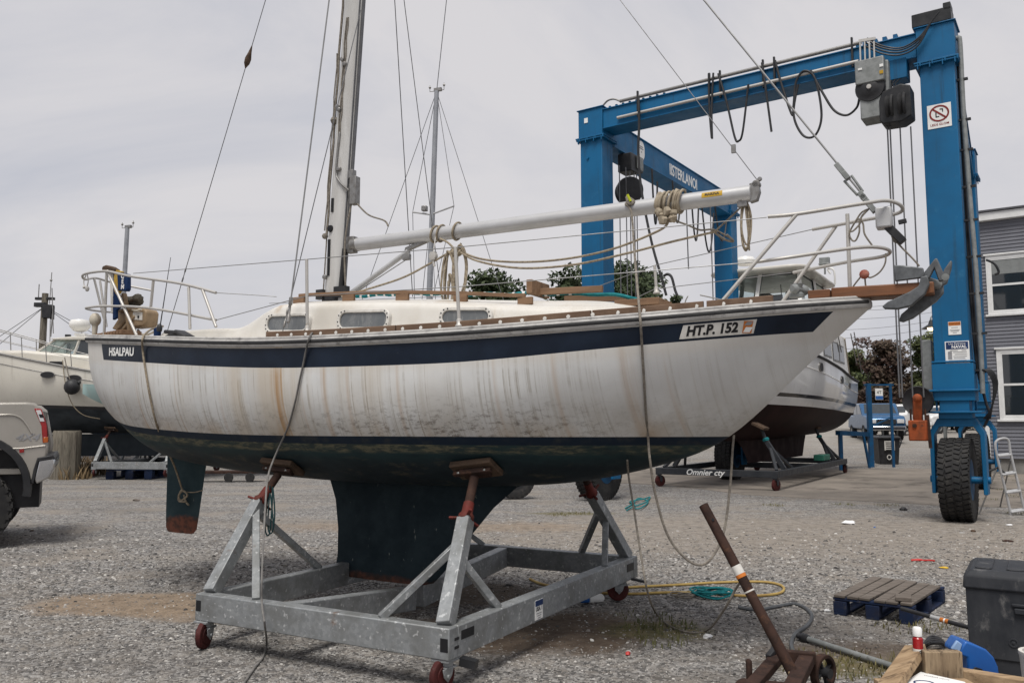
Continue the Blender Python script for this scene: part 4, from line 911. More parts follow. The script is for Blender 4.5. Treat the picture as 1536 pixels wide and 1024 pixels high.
o = B(1000, 310, 0); cb.v = [BF.w(p)-BF.w(o) for p in cb.v]; ob = cb.build('canvas_bundle', M['canvas'], label='crumpled tan canvas bundle tied round the boom', cat='canvas bundle'); ob.location = BF.w(o)
# hanging lines at the bow
bl = [V((B(947, 300, 0).x, .03, BZ+.07)), V((B(946, 300, 0).x-.015, -.068, BZ+.02)), B(947, 318, -.075), B(951, 370, -.2), B(956, 430, -.55), HP(960, 475, .05), HP(963, 520, .02), HP(966, 570), HP(969, 620), HP(972, 655), B(975, 690, -.55), B(984, 745, -.5), B(1003, 805, -.45), B(1035, 842, -.4), B(1062, 842, -.3), B(1085, 800, -.2), B(1095, 730, -.1), B(1099, 672, -.04), B(1101, 652, -.03)]
b1 = brope('bow_line', 'thin brown line hanging from the boom in a deep loop under the bow', bl, .0085, M['ropeg'], extra=[([B(941, 296, .0), B(944, 305, -.07), B(950, 303, -.05), B(944, 298, -.04)], .016)])
yt = MB(); yt.tube([B(946, 302, -.08), B(941, 292, -.09)], .010, 8); yt.v = [p-BF.l(b1.location) for p in yt.v]
y_ = yt.build('whipped_end', mat('lime_tape', (.45, .5, .03), .6)); y_.rotation_euler.z = BF.yaw; y_.parent = b1
b2 = [BF.w(B(941, 690, -.45))]+[at(px, py, Y) for px, py, Y in ((943, 715, 6.0), (951, 765, 5.9), (961, 830, 5.8), (972, 890, 5.75))]+[gz(985, 920, .03), gz(1005, 938, .015), gz(1035, 948, .015), gz(1062, 944, .03), at(1086, 914, 5.35), at(1104, 882, 5.2), at(1116, 866, 5.02)]
wrope('slack_line', 'thin brown line from under the bow trailing over the gravel to the leaning pipe', b2, .0075, M['ropeg'])
jl = MB(); pts = [V((s_, -.14+.03*math.sin(s_*5), roofz(s_, .14)+.055+.006*math.sin(s_*17))) for s_ in np.linspace(-1.0, 1.9, 60)]
jl.tube(pts, .014, 8, mi=0)
for k in range(44): p = pts[k+2]; jl.tube([p-V((.012, 0, 0)), p+V((.012, 0, 0))], .0152, 8, mi=k % 2)
ob = jl.build('deck_line', [M['teal'], M['white']], label='blue and white flecked line lying along the cabin roof', cat='rope', org=(pts[0].x, pts[0].y, pts[0].z)); ob.location = BF.w(pts[0]); ob.rotation_euler.z = BF.yaw
cp_ = B(650, 384, -.1)
bk = MB(); bk.box(cp_, (.05, .035, .07)); bk.lathe([(.02, -.02), (.035, -.018), (.035, .018), (.02, .02)], cp_, (0, 1, 0), 14); bk.tube([cp_+V((0, 0, .03)), cp_+V((-.01, .05, .19))], .006, 6); bk.tube([cp_-V((0, 0, .03)), cp_+V((.01, .0, -.09))], .012, 6)
bk.v = [BF.w(p)-BF.w(cp_) for p in bk.v]; ob = bk.build('pulley_block', M['steel'], label='shiny pulley block hanging below the boom beside the mainsheet', cat='pulley'); ob.location = BF.w(cp_)
# --- outboard motor, banner and odds and ends on the stern
OB = Fr(BF.w((B(205, 500, -.5).x, -.5, 2.45)), BF.yaw)
ob_ = thing('outboard_motor', 'dirty tan outboard motor tipped up on the stern rail', 'outboard motor', OB)
def OP(px, py, y=0): return OB.l(BF.w(B(px, py, -.5+y)))
m_ = MB(); a = [OP(*p) for p in ((203, 466), (212, 462), (230, 465), (233, 469), (231, 487), (228, 491), (208, 493), (202, 489))]
m_.prism([(p.x, p.z) for p in a], (0, -.10, 0), (1, 0, 0), (0, 0, 1), (0, .15, 0)); co_ = m_.build('cowl', M['brownplastic'], ob_, bevel=.03, seg=3)
q = MB(); a = [OP(*p) for p in ((214, 468), (227, 470), (227, 482), (212, 481))]; q.prism([(p.x, p.z) for p in a], (0, -.106, 0), (1, 0, 0), (0, 0, 1), (0, .01, 0)); q.build('face_plate', M['dirtywhite'], co_, bevel=.003)
q = MB(); q.box(OP(222, 477)+V((0, -.11, 0)), (.02, .006, .022)); q.build('switch', M['inkblack'], co_)
q = MB(); a = [OP(*p) for p in ((177, 470), (199, 462), (201, 480), (186, 497), (178, 494), (187, 480))]; q.prism([(p.x, p.z) for p in a], (0, -.08, 0), (1, 0, 0), (0, 0, 1), (0, .15, 0)); q.build('bracket', M['brownplastic'], ob_, bevel=.012)
q = MB(); q.beam(OP(196, 470), OP(183, 503), .06, .05); q.beam(OP(200, 490), OP(196, 503), .05, .05); q.beam(OP(181, 475), OP(176, 500, .1), .03, .03); q.build('clamp', M['black'], ob_, bevel=.006)
q = MB(); q.beam(OP(186, 440, -.1), OP(196, 500, -.1), .05, .03); q.beam(OP(178, 466, -.1), OP(206, 462, -.1), .035, .03); q.beam(OP(182, 498, -.1), OP(203, 474, -.1), .04, .03); q.build('mount_strap', M['brownplastic'], ob_, bevel=.008)
q = MB(); q.ball(OP(202, 452), .075, 12, (1.3, .9, .75), .18); q.ball(OP(207, 447, -.05), .05, 10, (1, 1, .9), .2); q.ball(OP(194, 449, .02), .05, 10, (1.3, 1, .6), .2); q.build('crumpled_cover', mat('dark_olive_cloth', (.06, .055, .045), .9, c2=(.13, .115, .09), sc=9), ob_)
q = MB(); q.beam(OP(183, 444), OP(197, 449), .05, .025); q.beam(OP(196, 452, -.05), OP(210, 446, -.05), .03, .03); q.build('tiller_handle', M['padwood'], ob_, bevel=.006)
q = MB(); q.tube(cr([OP(207, 495), OP(214, 502, -.1), OP(226, 500, -.2), OP(236, 494, -.25)], 8), .012, 8); q.tube(cr([OP(190, 460, -.1), OP(196, 463, -.1), OP(203, 466, -.12), OP(212, 464, -.12)], 6), .011, 8); q.build('fuel_hose', M['tan'], ob_)
BN = Fr(BF.w((B(176, 500, -.7).x, -.7, 2.45)), BF.yaw)
bn = thing('rolled_banner', 'rolled blue and yellow banner with white letters standing on the stern rail', 'banner', BN)
def NP(px, py, y=0): return BN.l(BF.w(B(px, py, -.7+y)))
def slab(name, pix, y0, d, m, bevel=.006, par=None):
    q = MB(); a = [NP(*p) for p in pix]; q.prism([(p.x, p.z) for p in a], (0, y0, 0), (1, 0, 0), (0, 0, 1), (0, d, 0)); return q.build(name, m, par or bn, bevel=bevel)
bl_ = slab('blue_panel', ((178, 408), (193, 411), (193, 434), (191, 437), (179, 436)), -.02, .05, M['navy'], .008)
slab('yellow_panel', ((172, 404), (183, 407), (180, 436), (176, 443), (172, 436)), -.012, .04, M['yellow'])
slab('brown_cap', ((156, 405), (157, 400), (162, 398), (170, 400), (176, 404), (173, 411), (160, 409)), -.03, .07, M['padwood'], .012)
slab('blue_tail', ((171, 412), (176, 414), (179, 452), (179, 462), (175, 466), (175, 477), (170, 480)), -.01, .03, M['navy'])
slab('pole', ((164, 408), (170, 409), (171, 470), (166, 470)), .0, .03, M['dirtywhite'])
for k, (ch, py) in enumerate((('C', 415), ('E', 423), ('M', 431))):
    c_ = NP(187, py); text('lettering', ch, .062, M['white'], bl_, flatmap((c_.x, -.0235, c_.z), (1, 0, 0), (0, 0, 1)), bold=.002, ext=.001)
def small(name, label, cat, mb, m, loc, yaw=0.0, bevel=0.0, group=None): # single mesh given in local coordinates about its base
    o = mb.build(name, m, label=label, cat=cat, bevel=bevel, group=group); o.location = loc; o.rotation_euler.z = yaw; return o
q = MB()
for i, (x, z, a) in enumerate(((-.12, .02, .2), (-.02, .04, -.3), (.06, .03, .1), (.13, .05, .4), (.0, .075, .1))): q.box((x, 0, z), (.16, .12, .035), Matrix.Rotation(a, 3, 'Y'))
small('folded_tarp', 'black folded tarp lying on the aft side deck', 'tarp', q, M['blackpl'], BF.w(V((B(262, 500, -.85).x, -.85, f_s(-2.2)+.03))), BF.yaw, .012)
q = MB(); q.lathe([(.03, 0), (.034, .09), (.02, .10), (.001, .1)], (0, 0, 0), (0, 0, 1), 12)
small('blue_canister', 'small dark blue canister on the aft deck beside the coaming', 'canister', q, M['navy'], BF.w(V((B(236, 502, -.85).x, -.85, f_s(-2.6)+.03))), BF.yaw)
q = MB(); q.tube(cr([(0, 0, .0), (-.03, 0, -.05), (-.02, 0, -.1), (.02, 0, -.12), (.04, 0, -.06), (.02, 0, .01)], 6), .006, 6); q.ball((.03, 0, -.14), .022, 8, (1, 1, 1.3)); q.ball((-.02, 0, -.12), .016, 8)
small('snap_hook', 'small snap hooks dangling from the aft corner of the stern rail', 'hook', q, M['steel'], BF.w(B(129, 413, -.7)), BF.yaw)
q = MB(); q.ball((0, 0, .16), .055, 12, (1, 1, 1.25)); q.tube([(0, 0, 0), (0, 0, .12)], [.022, .03], 10)
small('stern_lamp', 'bulb-shaped white stern lamp on the aft corner of the deck', 'lamp', q, M['tan'], BF.w(V((B(142, 498, -.72).x, -.72, 2.47))), 0)
# anchor on the bow plank
AN = Fr(BF.w((B(1375, 432, 0).x, 0, B(1375, 432, 0).z)), BF.yaw)
an_ = thing('anchor', 'grey galvanised plough anchor hung over the end of the bow plank', 'anchor', AN)
def c5(x, y, yy=0): p = AN.l(BF.w(B(1040+x*.2734, 220+y*.2734, yy))); return p
def aslab(name, pix, y0, d, par=an_, m='anchor'):
    q = MB(); a = [c5(x, y, y0) for x, y in pix]; q.prism([(p.x, p.z) for p in a], (0, y0, 0), (1, 0, 0), (0, 0, 1), (0, d, 0)); return q.build(name, M[m], par, bevel=.007)
aslab('shank', ((1098, 648), (1150, 650), (1262, 664), (1268, 700), (1264, 718), (1106, 738)), -.125, .03)
aslab('fluke', ((1034, 876), (1066, 850), (1190, 792), (1236, 762), (1248, 712), (1285, 705), (1296, 750), (1272, 806), (1196, 872), (1120, 890), (1050, 888)), -.15, .05)
aslab('fluke', ((1126, 955), (1140, 918), (1246, 830), (1330, 758), (1372, 752), (1374, 800), (1334, 846), (1204, 940), (1150, 960)), .02, .05)
aslab('arm', ((1258, 720), (1262, 694), (1326, 612), (1338, 612), (1372, 690), (1382, 720), (1362, 738), (1346, 736), (1322, 668), (1294, 722)), -.11, .045)
aslab('arm', ((1366, 700), (1376, 672), (1412, 622), (1420, 630), (1416, 668), (1392, 748), (1352, 768), (1334, 750), (1366, 728)), .01, .045)
q = MB(); p = c5(1383, 716, -.13); q.lathe([(.001, 0), (.022, 0), (.022, .012), (.001, .014)], p, (0, -1, 0), 12); q.tube([c5(1270, 735, -.06), c5(1345, 760, .02)], .03, 10); q.build('crown_pin', M['grey'], an_)
rp_ = [B(1040+x*.2734, 220+y*.2734, 0) for x, y in ((1240, 655), (1200, 610), (1150, 560), (1118, 525), (1100, 505))]
brope('anchor_rode', 'thin grey cord tying the anchor up to the bow rail', rp_, .006, M['ropeg'], extra=[([B(1040+x*.2734, 220+y*.2734, 0) for x, y in ((1100, 505), (1090, 492), (1112, 490), (1130, 505), (1122, 524), (1104, 522), (1094, 500))],)])
c5b = lambda x, y, yy=0: B(1040+x*.2734, 220+y*.2734, yy)
brope('looped_cord', 'grey cord looped from the furling drum down to the lower bow rail', [c5b(975, 338), c5b(925, 360), c5b(890, 410), c5b(866, 450), c5b(858, 465), c5b(880, 460), c5b(915, 420), c5b(925, 380), c5b(960, 345), c5b(915, 400), c5b(910, 470), c5b(890, 515), c5b(868, 510), c5b(858, 470), c5b(900, 400), c5b(930, 420), c5b(940, 480), c5b(980, 540)], .006, M['ropeg'])
brope('ball_cord', 'grey cord with a red ball strung from the lower bow rail to the plank', [c5b(1056, 585), c5b(1052, 640), c5b(1020, 690), c5b(970, 718), c5b(936, 700), c5b(905, 730), c5b(876, 768)], .0055, M['ropeg'], extra=[([c5b(940, 700), c5b(943, 740), c5b(946, 765)],)])
q = MB(); q.ball((0, 0, 0), .032, 12)
small('red_ball', 'small faded red ball threaded on the bow cord', 'ball', q, mat('faded_red', (.32, .07, .05), .6, c2=(.45, .2, .15), sc=14), BF.w(c5b(938, 700)))
# ---------------------------------------------------------------- blue travelling boat hoist
GF = Fr((1.88, 18.0, 0), math.atan2(-3.9, 5.62))
lift = thing('boat_hoist', 'tall blue travelling boat hoist on four big black tyres straddling the motor cruiser', 'boat hoist', GF)
GX, GL = 6.84, 7.9
G = GF.y
def gp(name, mb, m, par=None, bevel=0.0, ang=38): return mb.build(name, M[m] if isinstance(m, str) else m, par or lift, bevel=bevel, ang=ang)
def tyre(name, c, R, w, par, axis, rimr=.33, lugs=34, rim='bluefr', lw=.05):
    a = V(axis).normalized(); c = V(c); t = MB()
    t.lathe([(rimr, -w*.42), (rimr*1.1, -w*.46), (R*.80, -w*.5), (R*.93, -w*.47), (R*.975, -w*.36), (R*.985, 0), (R*.975, w*.36), (R*.93, w*.47), (R*.80, w*.5), (rimr*1.1, w*.46), (rimr, w*.42)], c, a, 48)
    x = a.orthogonal().normalized(); y = a.cross(x)
    for k in range(lugs):
        for j, (u, wd) in enumerate(((-.37, .20), (-.13, .19), (.13, .19), (.37, .20))):
            th = 2*PI*(k+.5*(j % 2)+.15*j)/lugs; rd = x*math.cos(th)+y*math.sin(th); tg = a.cross(rd); tw = a+tg*(.28 if j in (0, 3) else -.28)*(1 if j < 2 else -1); tw.normalize()
            rr_ = R*(.985 if abs(u) < .3 else .975); Rm = Matrix((tw, rd.cross(tw) if abs(rd.dot(tw)) < 1e-6 else tg, rd)).transposed()
            t.box(c+a*(u*w)+rd*(rr_), (wd*w, 2*PI*R/lugs*.68, .035*R/.7), Rm)
        for sg in (-1, 1):
            th = 2*PI*(k+.3)/lugs; rd = x*math.cos(th)+y*math.sin(th); t.box(c+a*(sg*w*.47)+rd*(R*.93), (.03*R, 2*PI*R/lugs*.5, R*.09), Matrix((a, a.cross(rd), rd)).transposed())
    to = t.build(name, M['tyre'], par, bevel=0)
    r = MB(); r.lathe([(rimr, -w*.43), (rimr*.96, -w*.36), (rimr*.7, -w*.22), (rimr*.4, -w*.2), (rimr*.38, -w*.33), (.001, -w*.34)], c, a, 28); r.lathe([(rimr, w*.43), (rimr*.96, w*.36), (rimr*.7, w*.22), (rimr*.4, w*.2), (rimr*.38, w*.33), (.001, w*.34)], c, a, 28)
    r.lathe([(rimr, -w*.4), (rimr, w*.4)], c, a, 28)
    ro = r.build('rim', M[rim], to); n = MB()
    for k in range(8):
        th = 2*PI*k/8; n.lathe([(.001, -w*.27), (rimr*.06, -w*.27), (rimr*.06, w*.27), (.001, w*.27)], c+(x*math.cos(th)+y*math.sin(th))*rimr*.55, a, 8)
    n.build('wheel_nut', M['grey'], ro)
    return to
def leg(x, y, tag_):
    l = MB(); l.box((x, y, 5.03), (.54, .50, 5.72)); lo = gp('leg', l, 'blue', bevel=.012)
    c = MB(); c.box((x, y, 8.19), (.60, .56, .62)); c.box((x, y, 8.512), (.66, .62, .022)); gp('leg_cap', c, 'blue', lo, .008)
    f = MB(); f.box((x, y, 7.865), (.70, .66, .03)); f.box((x, y, 7.828), (.68, .64, .03))
    for dx in (-.29, -.1, .1, .29):
        for sg in (-1, 1): f.box((x+dx, y+sg*.30, 7.80), (.02, .05, .1)); f.lathe([(.001, 0), (.018, 0), (.018, .07), (.001, .075)], (x+dx+.04, y+sg*.315, 7.80), (0, 0, 1), 8)
    gp('flange', f, 'blue', lo, .004)
    b = MB(); b.box((x, y, 2.64), (.62, .58, .03)); b.box((x, y, 2.30), (.62, .56, .62)); b.box((x, y, 2.16), (.72, .68, .03)); b.box((x, y, 1.98), (.44, .5, .36))
    for dx in (-.33, .33):
        for dy in (-.2, .2): b.box((x+dx*.82, y+dy, 1.99), (.03, .04, .33))
    b.box((x, y, 1.80), (.80, .60, .03)); gp('leg_foot', b, 'blue', lo, .006)
    fk = MB(); W2 = .35
    fk.prism([(-W2-.06, .45), (-W2, .45), (-W2+.01, 1.42), (-W2+.10, 1.56), (W2-.10, 1.56), (W2-.01, 1.42), (W2, .45), (W2+.06, .45), (W2+.06, 1.47), (W2-.07, 1.70), (-W2+.07, 1.70), (-W2-.06, 1.47)], (x, y-.17, 0), (1, 0, 0), (0, 0, 1), (0, .34, 0))
    fk.box((x, y, 1.74), (.5, .45, .1)); fk.tube([(x-W2-.10, y, .68), (x+W2+.10, y, .68)], .06, 14); gp('wheel_fork', fk, 'blue', lo, .01)
    tyre('tyre', (x-.03, y, .685), .685, .47, lift, (1, 0, 0), .34, 44)
    return lo
LG = {k: leg(x, y, k) for k, (x, y) in dict(a=(0, 0), b=(GX, 0), c=(0, GL), d=(GX-.5, GL)).items()}
def ibeam(a, b, zt, zb, w, nm, fl=.0):
    q = MB(); A = V(a); B_ = V(b); zc_ = (zt+zb)/2; A.z = B_.z = zc_; q.beam(A, B_, w, zt-zb)
    A.z = B_.z = zt+.012; q.beam(A, B_, w+.06, .024); A.z = B_.z = zb-.012; q.beam(A, B_, w+.06, .024); return gp(nm, q, 'blue', bevel=.006)
tbm = ibeam((.305, 0, 0), (GX-.305, 0, 0), 8.42, 8.02, .50, 'cross_beam')
lbm = ibeam((0, .285, 0), (0, GL-.285, 0), 8.34, 7.78, .50, 'side_beam'); ibeam((GX, .285, 0), (GX-.5, GL-.285, 0), 8.34, 7.78, .46, 'side_beam')
r = MB(); r.tube([G(930, 152, -.27), G(1292, 64, -.27)], .035, 12); r.tube(cr([G(905, 158, -.27), G(912, 151, -.27), G(922, 149, -.27), G(932, 153, -.27)], 6), .02, 8); gp('conduit', r, 'steeld', tbm)
r = MB(); r.tube([G(926, 177, -.30), G(1288, 92, -.30)], .033, 12); gp('trolley_rail', r, 'steel', tbm)
q = MB()
for k, px in enumerate((956, 1064, 1080, 1145, 1162, 1280)):
    a_, b_ = G(px, 146+(1210-px)*0.0, -.29), None
    z1 = 8.60; x = G(px, 120, -.29).x; q.box((x, -.285, 8.36), (.035, .05, .56))
gp('bracket', q, 'black', tbm, .004)
q = MB()
for px in (1316, 1330, 1346, 1300, 1290): q.box((G(px, 80, 0).x, -.1, 8.50), (.07, .12, .12))
for k in range(9): q.lathe([(.001, 0), (.03, 0), (.03, .05), (.001, .055)], (.45+.16*k, -.2, 8.444), (0, 0, 1), 8)
gp('bolt', q, 'blue', tbm)
q = MB(); q.box((GX-.05, -.05, 8.67), (.62, .40, .24)); q.box((GX+.20, -.1, 8.80), (.12, .3, .14)); gp('junction_box', q, 'black', LG['b'], .012)
def hose(pts, r=.022, y=-.34, nm='hose', par=None, m='blackpl', crop=True):
    q = MB(); P = [G(860+a*.41, b*.41, y) if crop else G(a, b, y) for a, b in pts]; q.tube(cr(P, 8), r, 8); return gp(nm, q, m, par or lift)
for h in (((495, 270), (498, 400), (506, 505)), ((512, 268), (506, 400), (508, 508)), ((530, 270), (560, 370), (590, 500), (605, 516), (620, 480), (640, 310)), ((690, 230), (703, 320), (725, 482)),
          ((738, 222), (762, 310), (800, 420), (806, 380), (815, 300), (845, 260), (885, 290), (908, 420), (885, 495), (840, 495), (806, 420), (822, 310)), ((868, 258), (915, 345), (955, 405), (1000, 422), (1036, 395), (1046, 362))): hose(h)
hose(((238, 352), (241, 450), (238, 560), (250, 700), (285, 880), (318, 1000), (340, 1080)), .028, -.36)
hose(((330, 1010), (345, 1003), (360, 1015), (372, 1060), (380, 1080)), .028, -.5)
for k, d_ in enumerate((0, 7, 16, 26)):
    hose(((1075-d_*.5, 140+d_), (1130, 168+d_*1.1), (1200, 175+d_), (1262, 140+d_), (1310, 80), (1338, 44)), .014, -.38)
# hoist winch and sheaves at the right end of the cross beam
wn_ = MB(); a_, b_ = G(1283, 95, -.55), G(1328, 121, -.55); wn_.box(((a_.x+b_.x)/2, -.42, (a_.z+b_.z)/2), (abs(b_.x-a_.x), .42, abs(a_.z-b_.z)))
a2, b2 = G(1291, 150, -.5), G(1331, 174, -.5); wn_.box(((a2.x+b2.x)/2, -.36, (a2.z+b2.z)/2), (abs(b2.x-a2.x), .42, abs(a2.z-b2.z))); wn_.box(((a2.x+b2.x)/2+.05, -.32, 7.7), (.42, .3, .6))
wo_ = gp('winch', wn_, 'grey', None, .018)
q = MB(); c_ = G(1304, 131, -.6); q.lathe([(.001, -.02), (.12, -.02), (.15, .0), (.24, .01), (.25, .05), (.25, .14), (.001, .14)], c_+V((0, 0, 0)), (0, 1, 0), 30); gp('winch_drum', q, 'blackpl', wo_)
q = MB(); q.lathe([(.001, 0), (.04, 0), (.04, .03), (.001, .032)], c_-V((0, .02, 0)), (0, -1, 0), 12); gp('hub', q, 'steel', wo_)
q = MB(); p = G(1322, 108, -.64); q.box(p, (.06, .006, .06)); gp('warning_sticker', q, 'labely', wo_); q = MB(); p = G(1322, 98, -.64); q.box(p, (.06, .006, .05)); q.box(G(1290, 104, -.64), (.07, .006, .035)); gp('sticker', q, 'white', wo_)
q = MB()
for px in (1290, 1297, 1304, 1311): q.beam(G(px, 62, -.4), G(px+1, 94, -.4), .025, .025)
q.beam(G(1288, 62, -.4), G(1313, 58, -.4), .03, .05); gp('hanger_rod', q, 'steel', wo_)
q = MB(); a_, b_ = G(1333, 92, -.3), G(1356, 117, -.3); q.box(((a_.x+b_.x)/2, -.15, (a_.z+b_.z)/2), (.34, .34, abs(a_.z-b_.z))); gp('trolley', q, 'blue', None, .012)
q = MB()
for k in range(4): q.tube(cr([G(1334+k*6, 117, -.3), G(1331+k*4, 126, -.32), G(1338+k*3, 136, -.35)], 6), .010, 6)
gp('control_wire', q, 'blackpl')
sb_ = MB(); c_ = G(1346, 160, -.4); sb_.prism([(-.26, -.26), (-.22, -.33), (.10, -.34), (.25, -.26), (.25, .27), (.1, .33), (-.2, .25), (-.26, .1)], c_-V((0, .2, 0)), (1, 0, 0), (0, 0, 1), (0, .4, 0)); so2 = gp('sheave_block', sb_, 'black', None, .02)
q = MB()
for k in range(2): q.lathe([(.19, -.06), (.21, -.03), (.17, 0), (.21, .03), (.19, .06)], c_+V((-.09+.2*k, -.14, -.03)), (1, 0, 0), 24)
gp('sheave', q, 'rubber', so2)
q = MB(); zo = 2.05
for k, (px, r_) in enumerate(((1331, .014), (1335, .014), (1350, .013), (1366, .013))):
    p = G(px, 190, -.4); q.tube([p, (p.x, p.y, zo)], r_, 6)
gp('hoist_cable', q, 'wire')
# lower block in red lead paint, hanging low beside the right leg
ob2 = MB(); a_, b_ = G(1364, 630, -.4), G(1393, 661, -.4); ob2.box(((a_.x+b_.x)/2, -.4, (a_.z+b_.z)/2), (abs(b_.x-a_.x), .30, abs(a_.z-b_.z))); oo = gp('lower_block', ob2, 'orange', None, .02)
q = MB(); q.beam(G(1376, 630, -.4), G(1376, 597, -.5), .13, .12); q.ball(G(1376, 597, -.52), .075, 14); gp('lifting_eye', q, 'orange', oo, .015)
q = MB(); q.lathe([(.001, -.02), (.20, -.03), (.24, -.06), (.25, 0), (.24, .06), (.2, .03), (.001, .02)], G(1377, 601, -.34), (0, 1, 0), 32); gp('lower_sheave', q, 'blackpl', oo)
q = MB()
for px in (1366, 1371, 1383, 1388): p = G(px, 622, -.4); q.tube([p+V((0, 0, .1)), p-V((0, 0, .1))], .016, 8)
p = G(1372, 638, -.555); q.lathe([(.001, 0), (.035, 0), (.035, .02), (.001, .02)], p, (0, -1, 0), 12); q.beam(G(1391, 622, -.4), G(1396, 672, -.4), .03, .05); gp('block_bolt', q, 'rust', oo)
# service pipes up the outside of the right leg
q = MB(); q.tube(cr([G(1426, 57, -.05), G(1436, 58, -.05), G(1440, 66, -.05), G(1445, 164, -.05), G(1455, 300, -.05), G(1463, 394, -.05), G(1471, 520, -.05), G(1474, 590, -.05)], 6), .04, 12); gp('pipe', q, 'grey', LG['b'])
q = MB()
for off in (0, 7): q.tube(cr([G(1436-off*.3, 75, .1), G(1441-off*.5, 164, .1), G(1449-off*.5, 300, .1), G(1458-off*.5, 420, .1), G(1467-off*.4, 540, .1), G(1478, 600, .1), G(1484, 620, .1), G(1476, 640, .1)], 6), .022, 8)
gp('hydraulic_hose', q, 'blackpl', LG['b'])
q = MB()
for py in (120, 180, 225, 280, 330, 385, 440, 500, 555): q.box(G(1441+(py-120)*.075, py, -.05), (.22, .06, .035))
q.tube(cr([G(1480, 390, .2), G(1492, 396, .1), G(1498, 408, .1), G(1492, 412, .1)], 6), .02, 8)
gp('pipe_clamp', q, 'black', LG['b'])
q = MB(); q.box((GX-.42, .1, 2.55), (.16, .2, 1.0)); gp('side_box', q, 'grey', LG['b'], .015)
q = MB()
for k in range(4): q.tube(cr([G(1462+k*4, 560, .0), G(1478+k*3, 555, -.1), G(1490+k*2, 575, -.1), G(1488, 610, 0), G(1476+k*3, 628, .1)], 6), .016, 8)
gp('hydraulic_hose', q, 'blackpl', LG['b'])
# signs
def sign(px, py, w, h, par, nm, yy=-.254): p = G(px, py, yy); q = MB(); q.box((p.x, yy, p.z), (w, .008, h)); return gp(nm, q, 'white', par), V((p.x, yy-.005, p.z))
EX, EZ, EN = V((1, 0, 0)), V((0, 0, 1)), V((0, -1, 0))
s_, o_ = sign(1409, 174, .37, .42, LG['b'], 'prohibition_sign')
q = MB(); q.ring([(a*.155, b*.145) for a, b in circ(1, 32)], [(a*.128, b*.118) for a, b in circ(1, 32)], o_+V((0, 0, .045)), EX, EZ, EN*.004); q.beam(o_+V((-.095, -.002, .045+.085)), o_+V((.095, -.002, .045-.085)), .028, .004, up=(0, 1, 0)); gp('prohibition_ring', q, 'inkred', s_)
q = MB(); q.beam(o_+V((-.05, 0, .07)), o_+V((-.05, 0, -.02)), .018, .003, up=(0, 1, 0)); q.beam(o_+V((-.05, 0, -.015)), o_+V((.0, 0, -.01)), .018, .003, up=(0, 1, 0)); q.beam(o_+V((.01, 0, .115)), o_+V((.06, 0, .11)), .02, .003, up=(0, 1, 0)); q.beam(o_+V((.055, 0, .115)), o_+V((.055, 0, .06)), .016, .003, up=(0, 1, 0)); gp('pictogram', q, 'inkblack', s_)
text('sign_lettering', 'LEDS GLOM', .055, M['inkred'], s_, flatmap(o_-V((0, 0, .15)), EX, EZ), bold=.001, ext=.001)
s_, o_ = sign(1432, 492, .19, .22, LG['b'], 'warning_label'); q = MB(); q.box(o_+V((0, 0, .075)), (.18, .004, .06)); gp('label_band', q, 'labelor', s_); text('label_lettering', 'WARNING', .036, M['inkblack'], s_, flatmap(o_+V((0, -.003, .075)), EX, EZ), ext=.0005)
q = MB(); [q.box(o_+V((0, 0, z)), (w, .003, .008)) for z, w in ((.01, .1), (-.03, .15), (-.05, .12), (-.075, .06))]; gp('label_line', q, 'inkgrey', s_)
s_, o_ = sign(1436, 528, .36, .37, LG['b'], 'data_plate'); q = MB(); q.box(o_+V((0, 0, .112)), (.33, .004, .12)); gp('label_band', q, 'inkblue', s_); text('label_lettering', 'Use Extreme', .048, M['white'], s_, flatmap(o_+V((0, -.003, .142)), EX, EZ), ext=.0005); text('label_lettering', 'NAVAL', .07, M['white'], s_, flatmap(o_+V((.03, -.003, .088)), EX, EZ), bold=.002, ext=.0005)
q = MB(); [q.box(o_+V((dx, 0, z)), (w, .003, .01)) for z, w, dx in ((.03, .12, -.05), (.03, .07, .1), (-.0, .2, .04), (-.035, .18, .05), (-.07, .2, .04), (-.1, .17, .03), (-.135, .26, 0))]; q.box(o_+V((-.11, 0, -.05)), (.06, .003, .13)); gp('label_line', q, 'inkgrey', s_)
s_, o_ = sign(879, 181, .09, .11, LG['a'], 'sticker', -.287)
q = MB(); p = GF.x(962, 213, .26); q.prism([(a, b) for a, b in rrect(.34, .46, .165, 6)], (.252, p.y, 8.07), (0, 1, 0), (0, 0, 1), (.008, 0, 0)); so3 = gp('oval_plate', q, 'white', lbm); q = MB(); [q.box((.262, p.y, 8.07+z), (.004, w, .022)) for z, w in ((.09, .18), (.04, .2), (-.04, .05))]; gp('plate_line', q, 'inkgrey', so3)
text('beam_lettering', 'IISTERLANOI', .40, M['white'], lbm, flatmap((.253, 4.25, 8.03), (0, 1, 0), (0, 0, 1)), bold=.008, sx=.80, ext=.002)
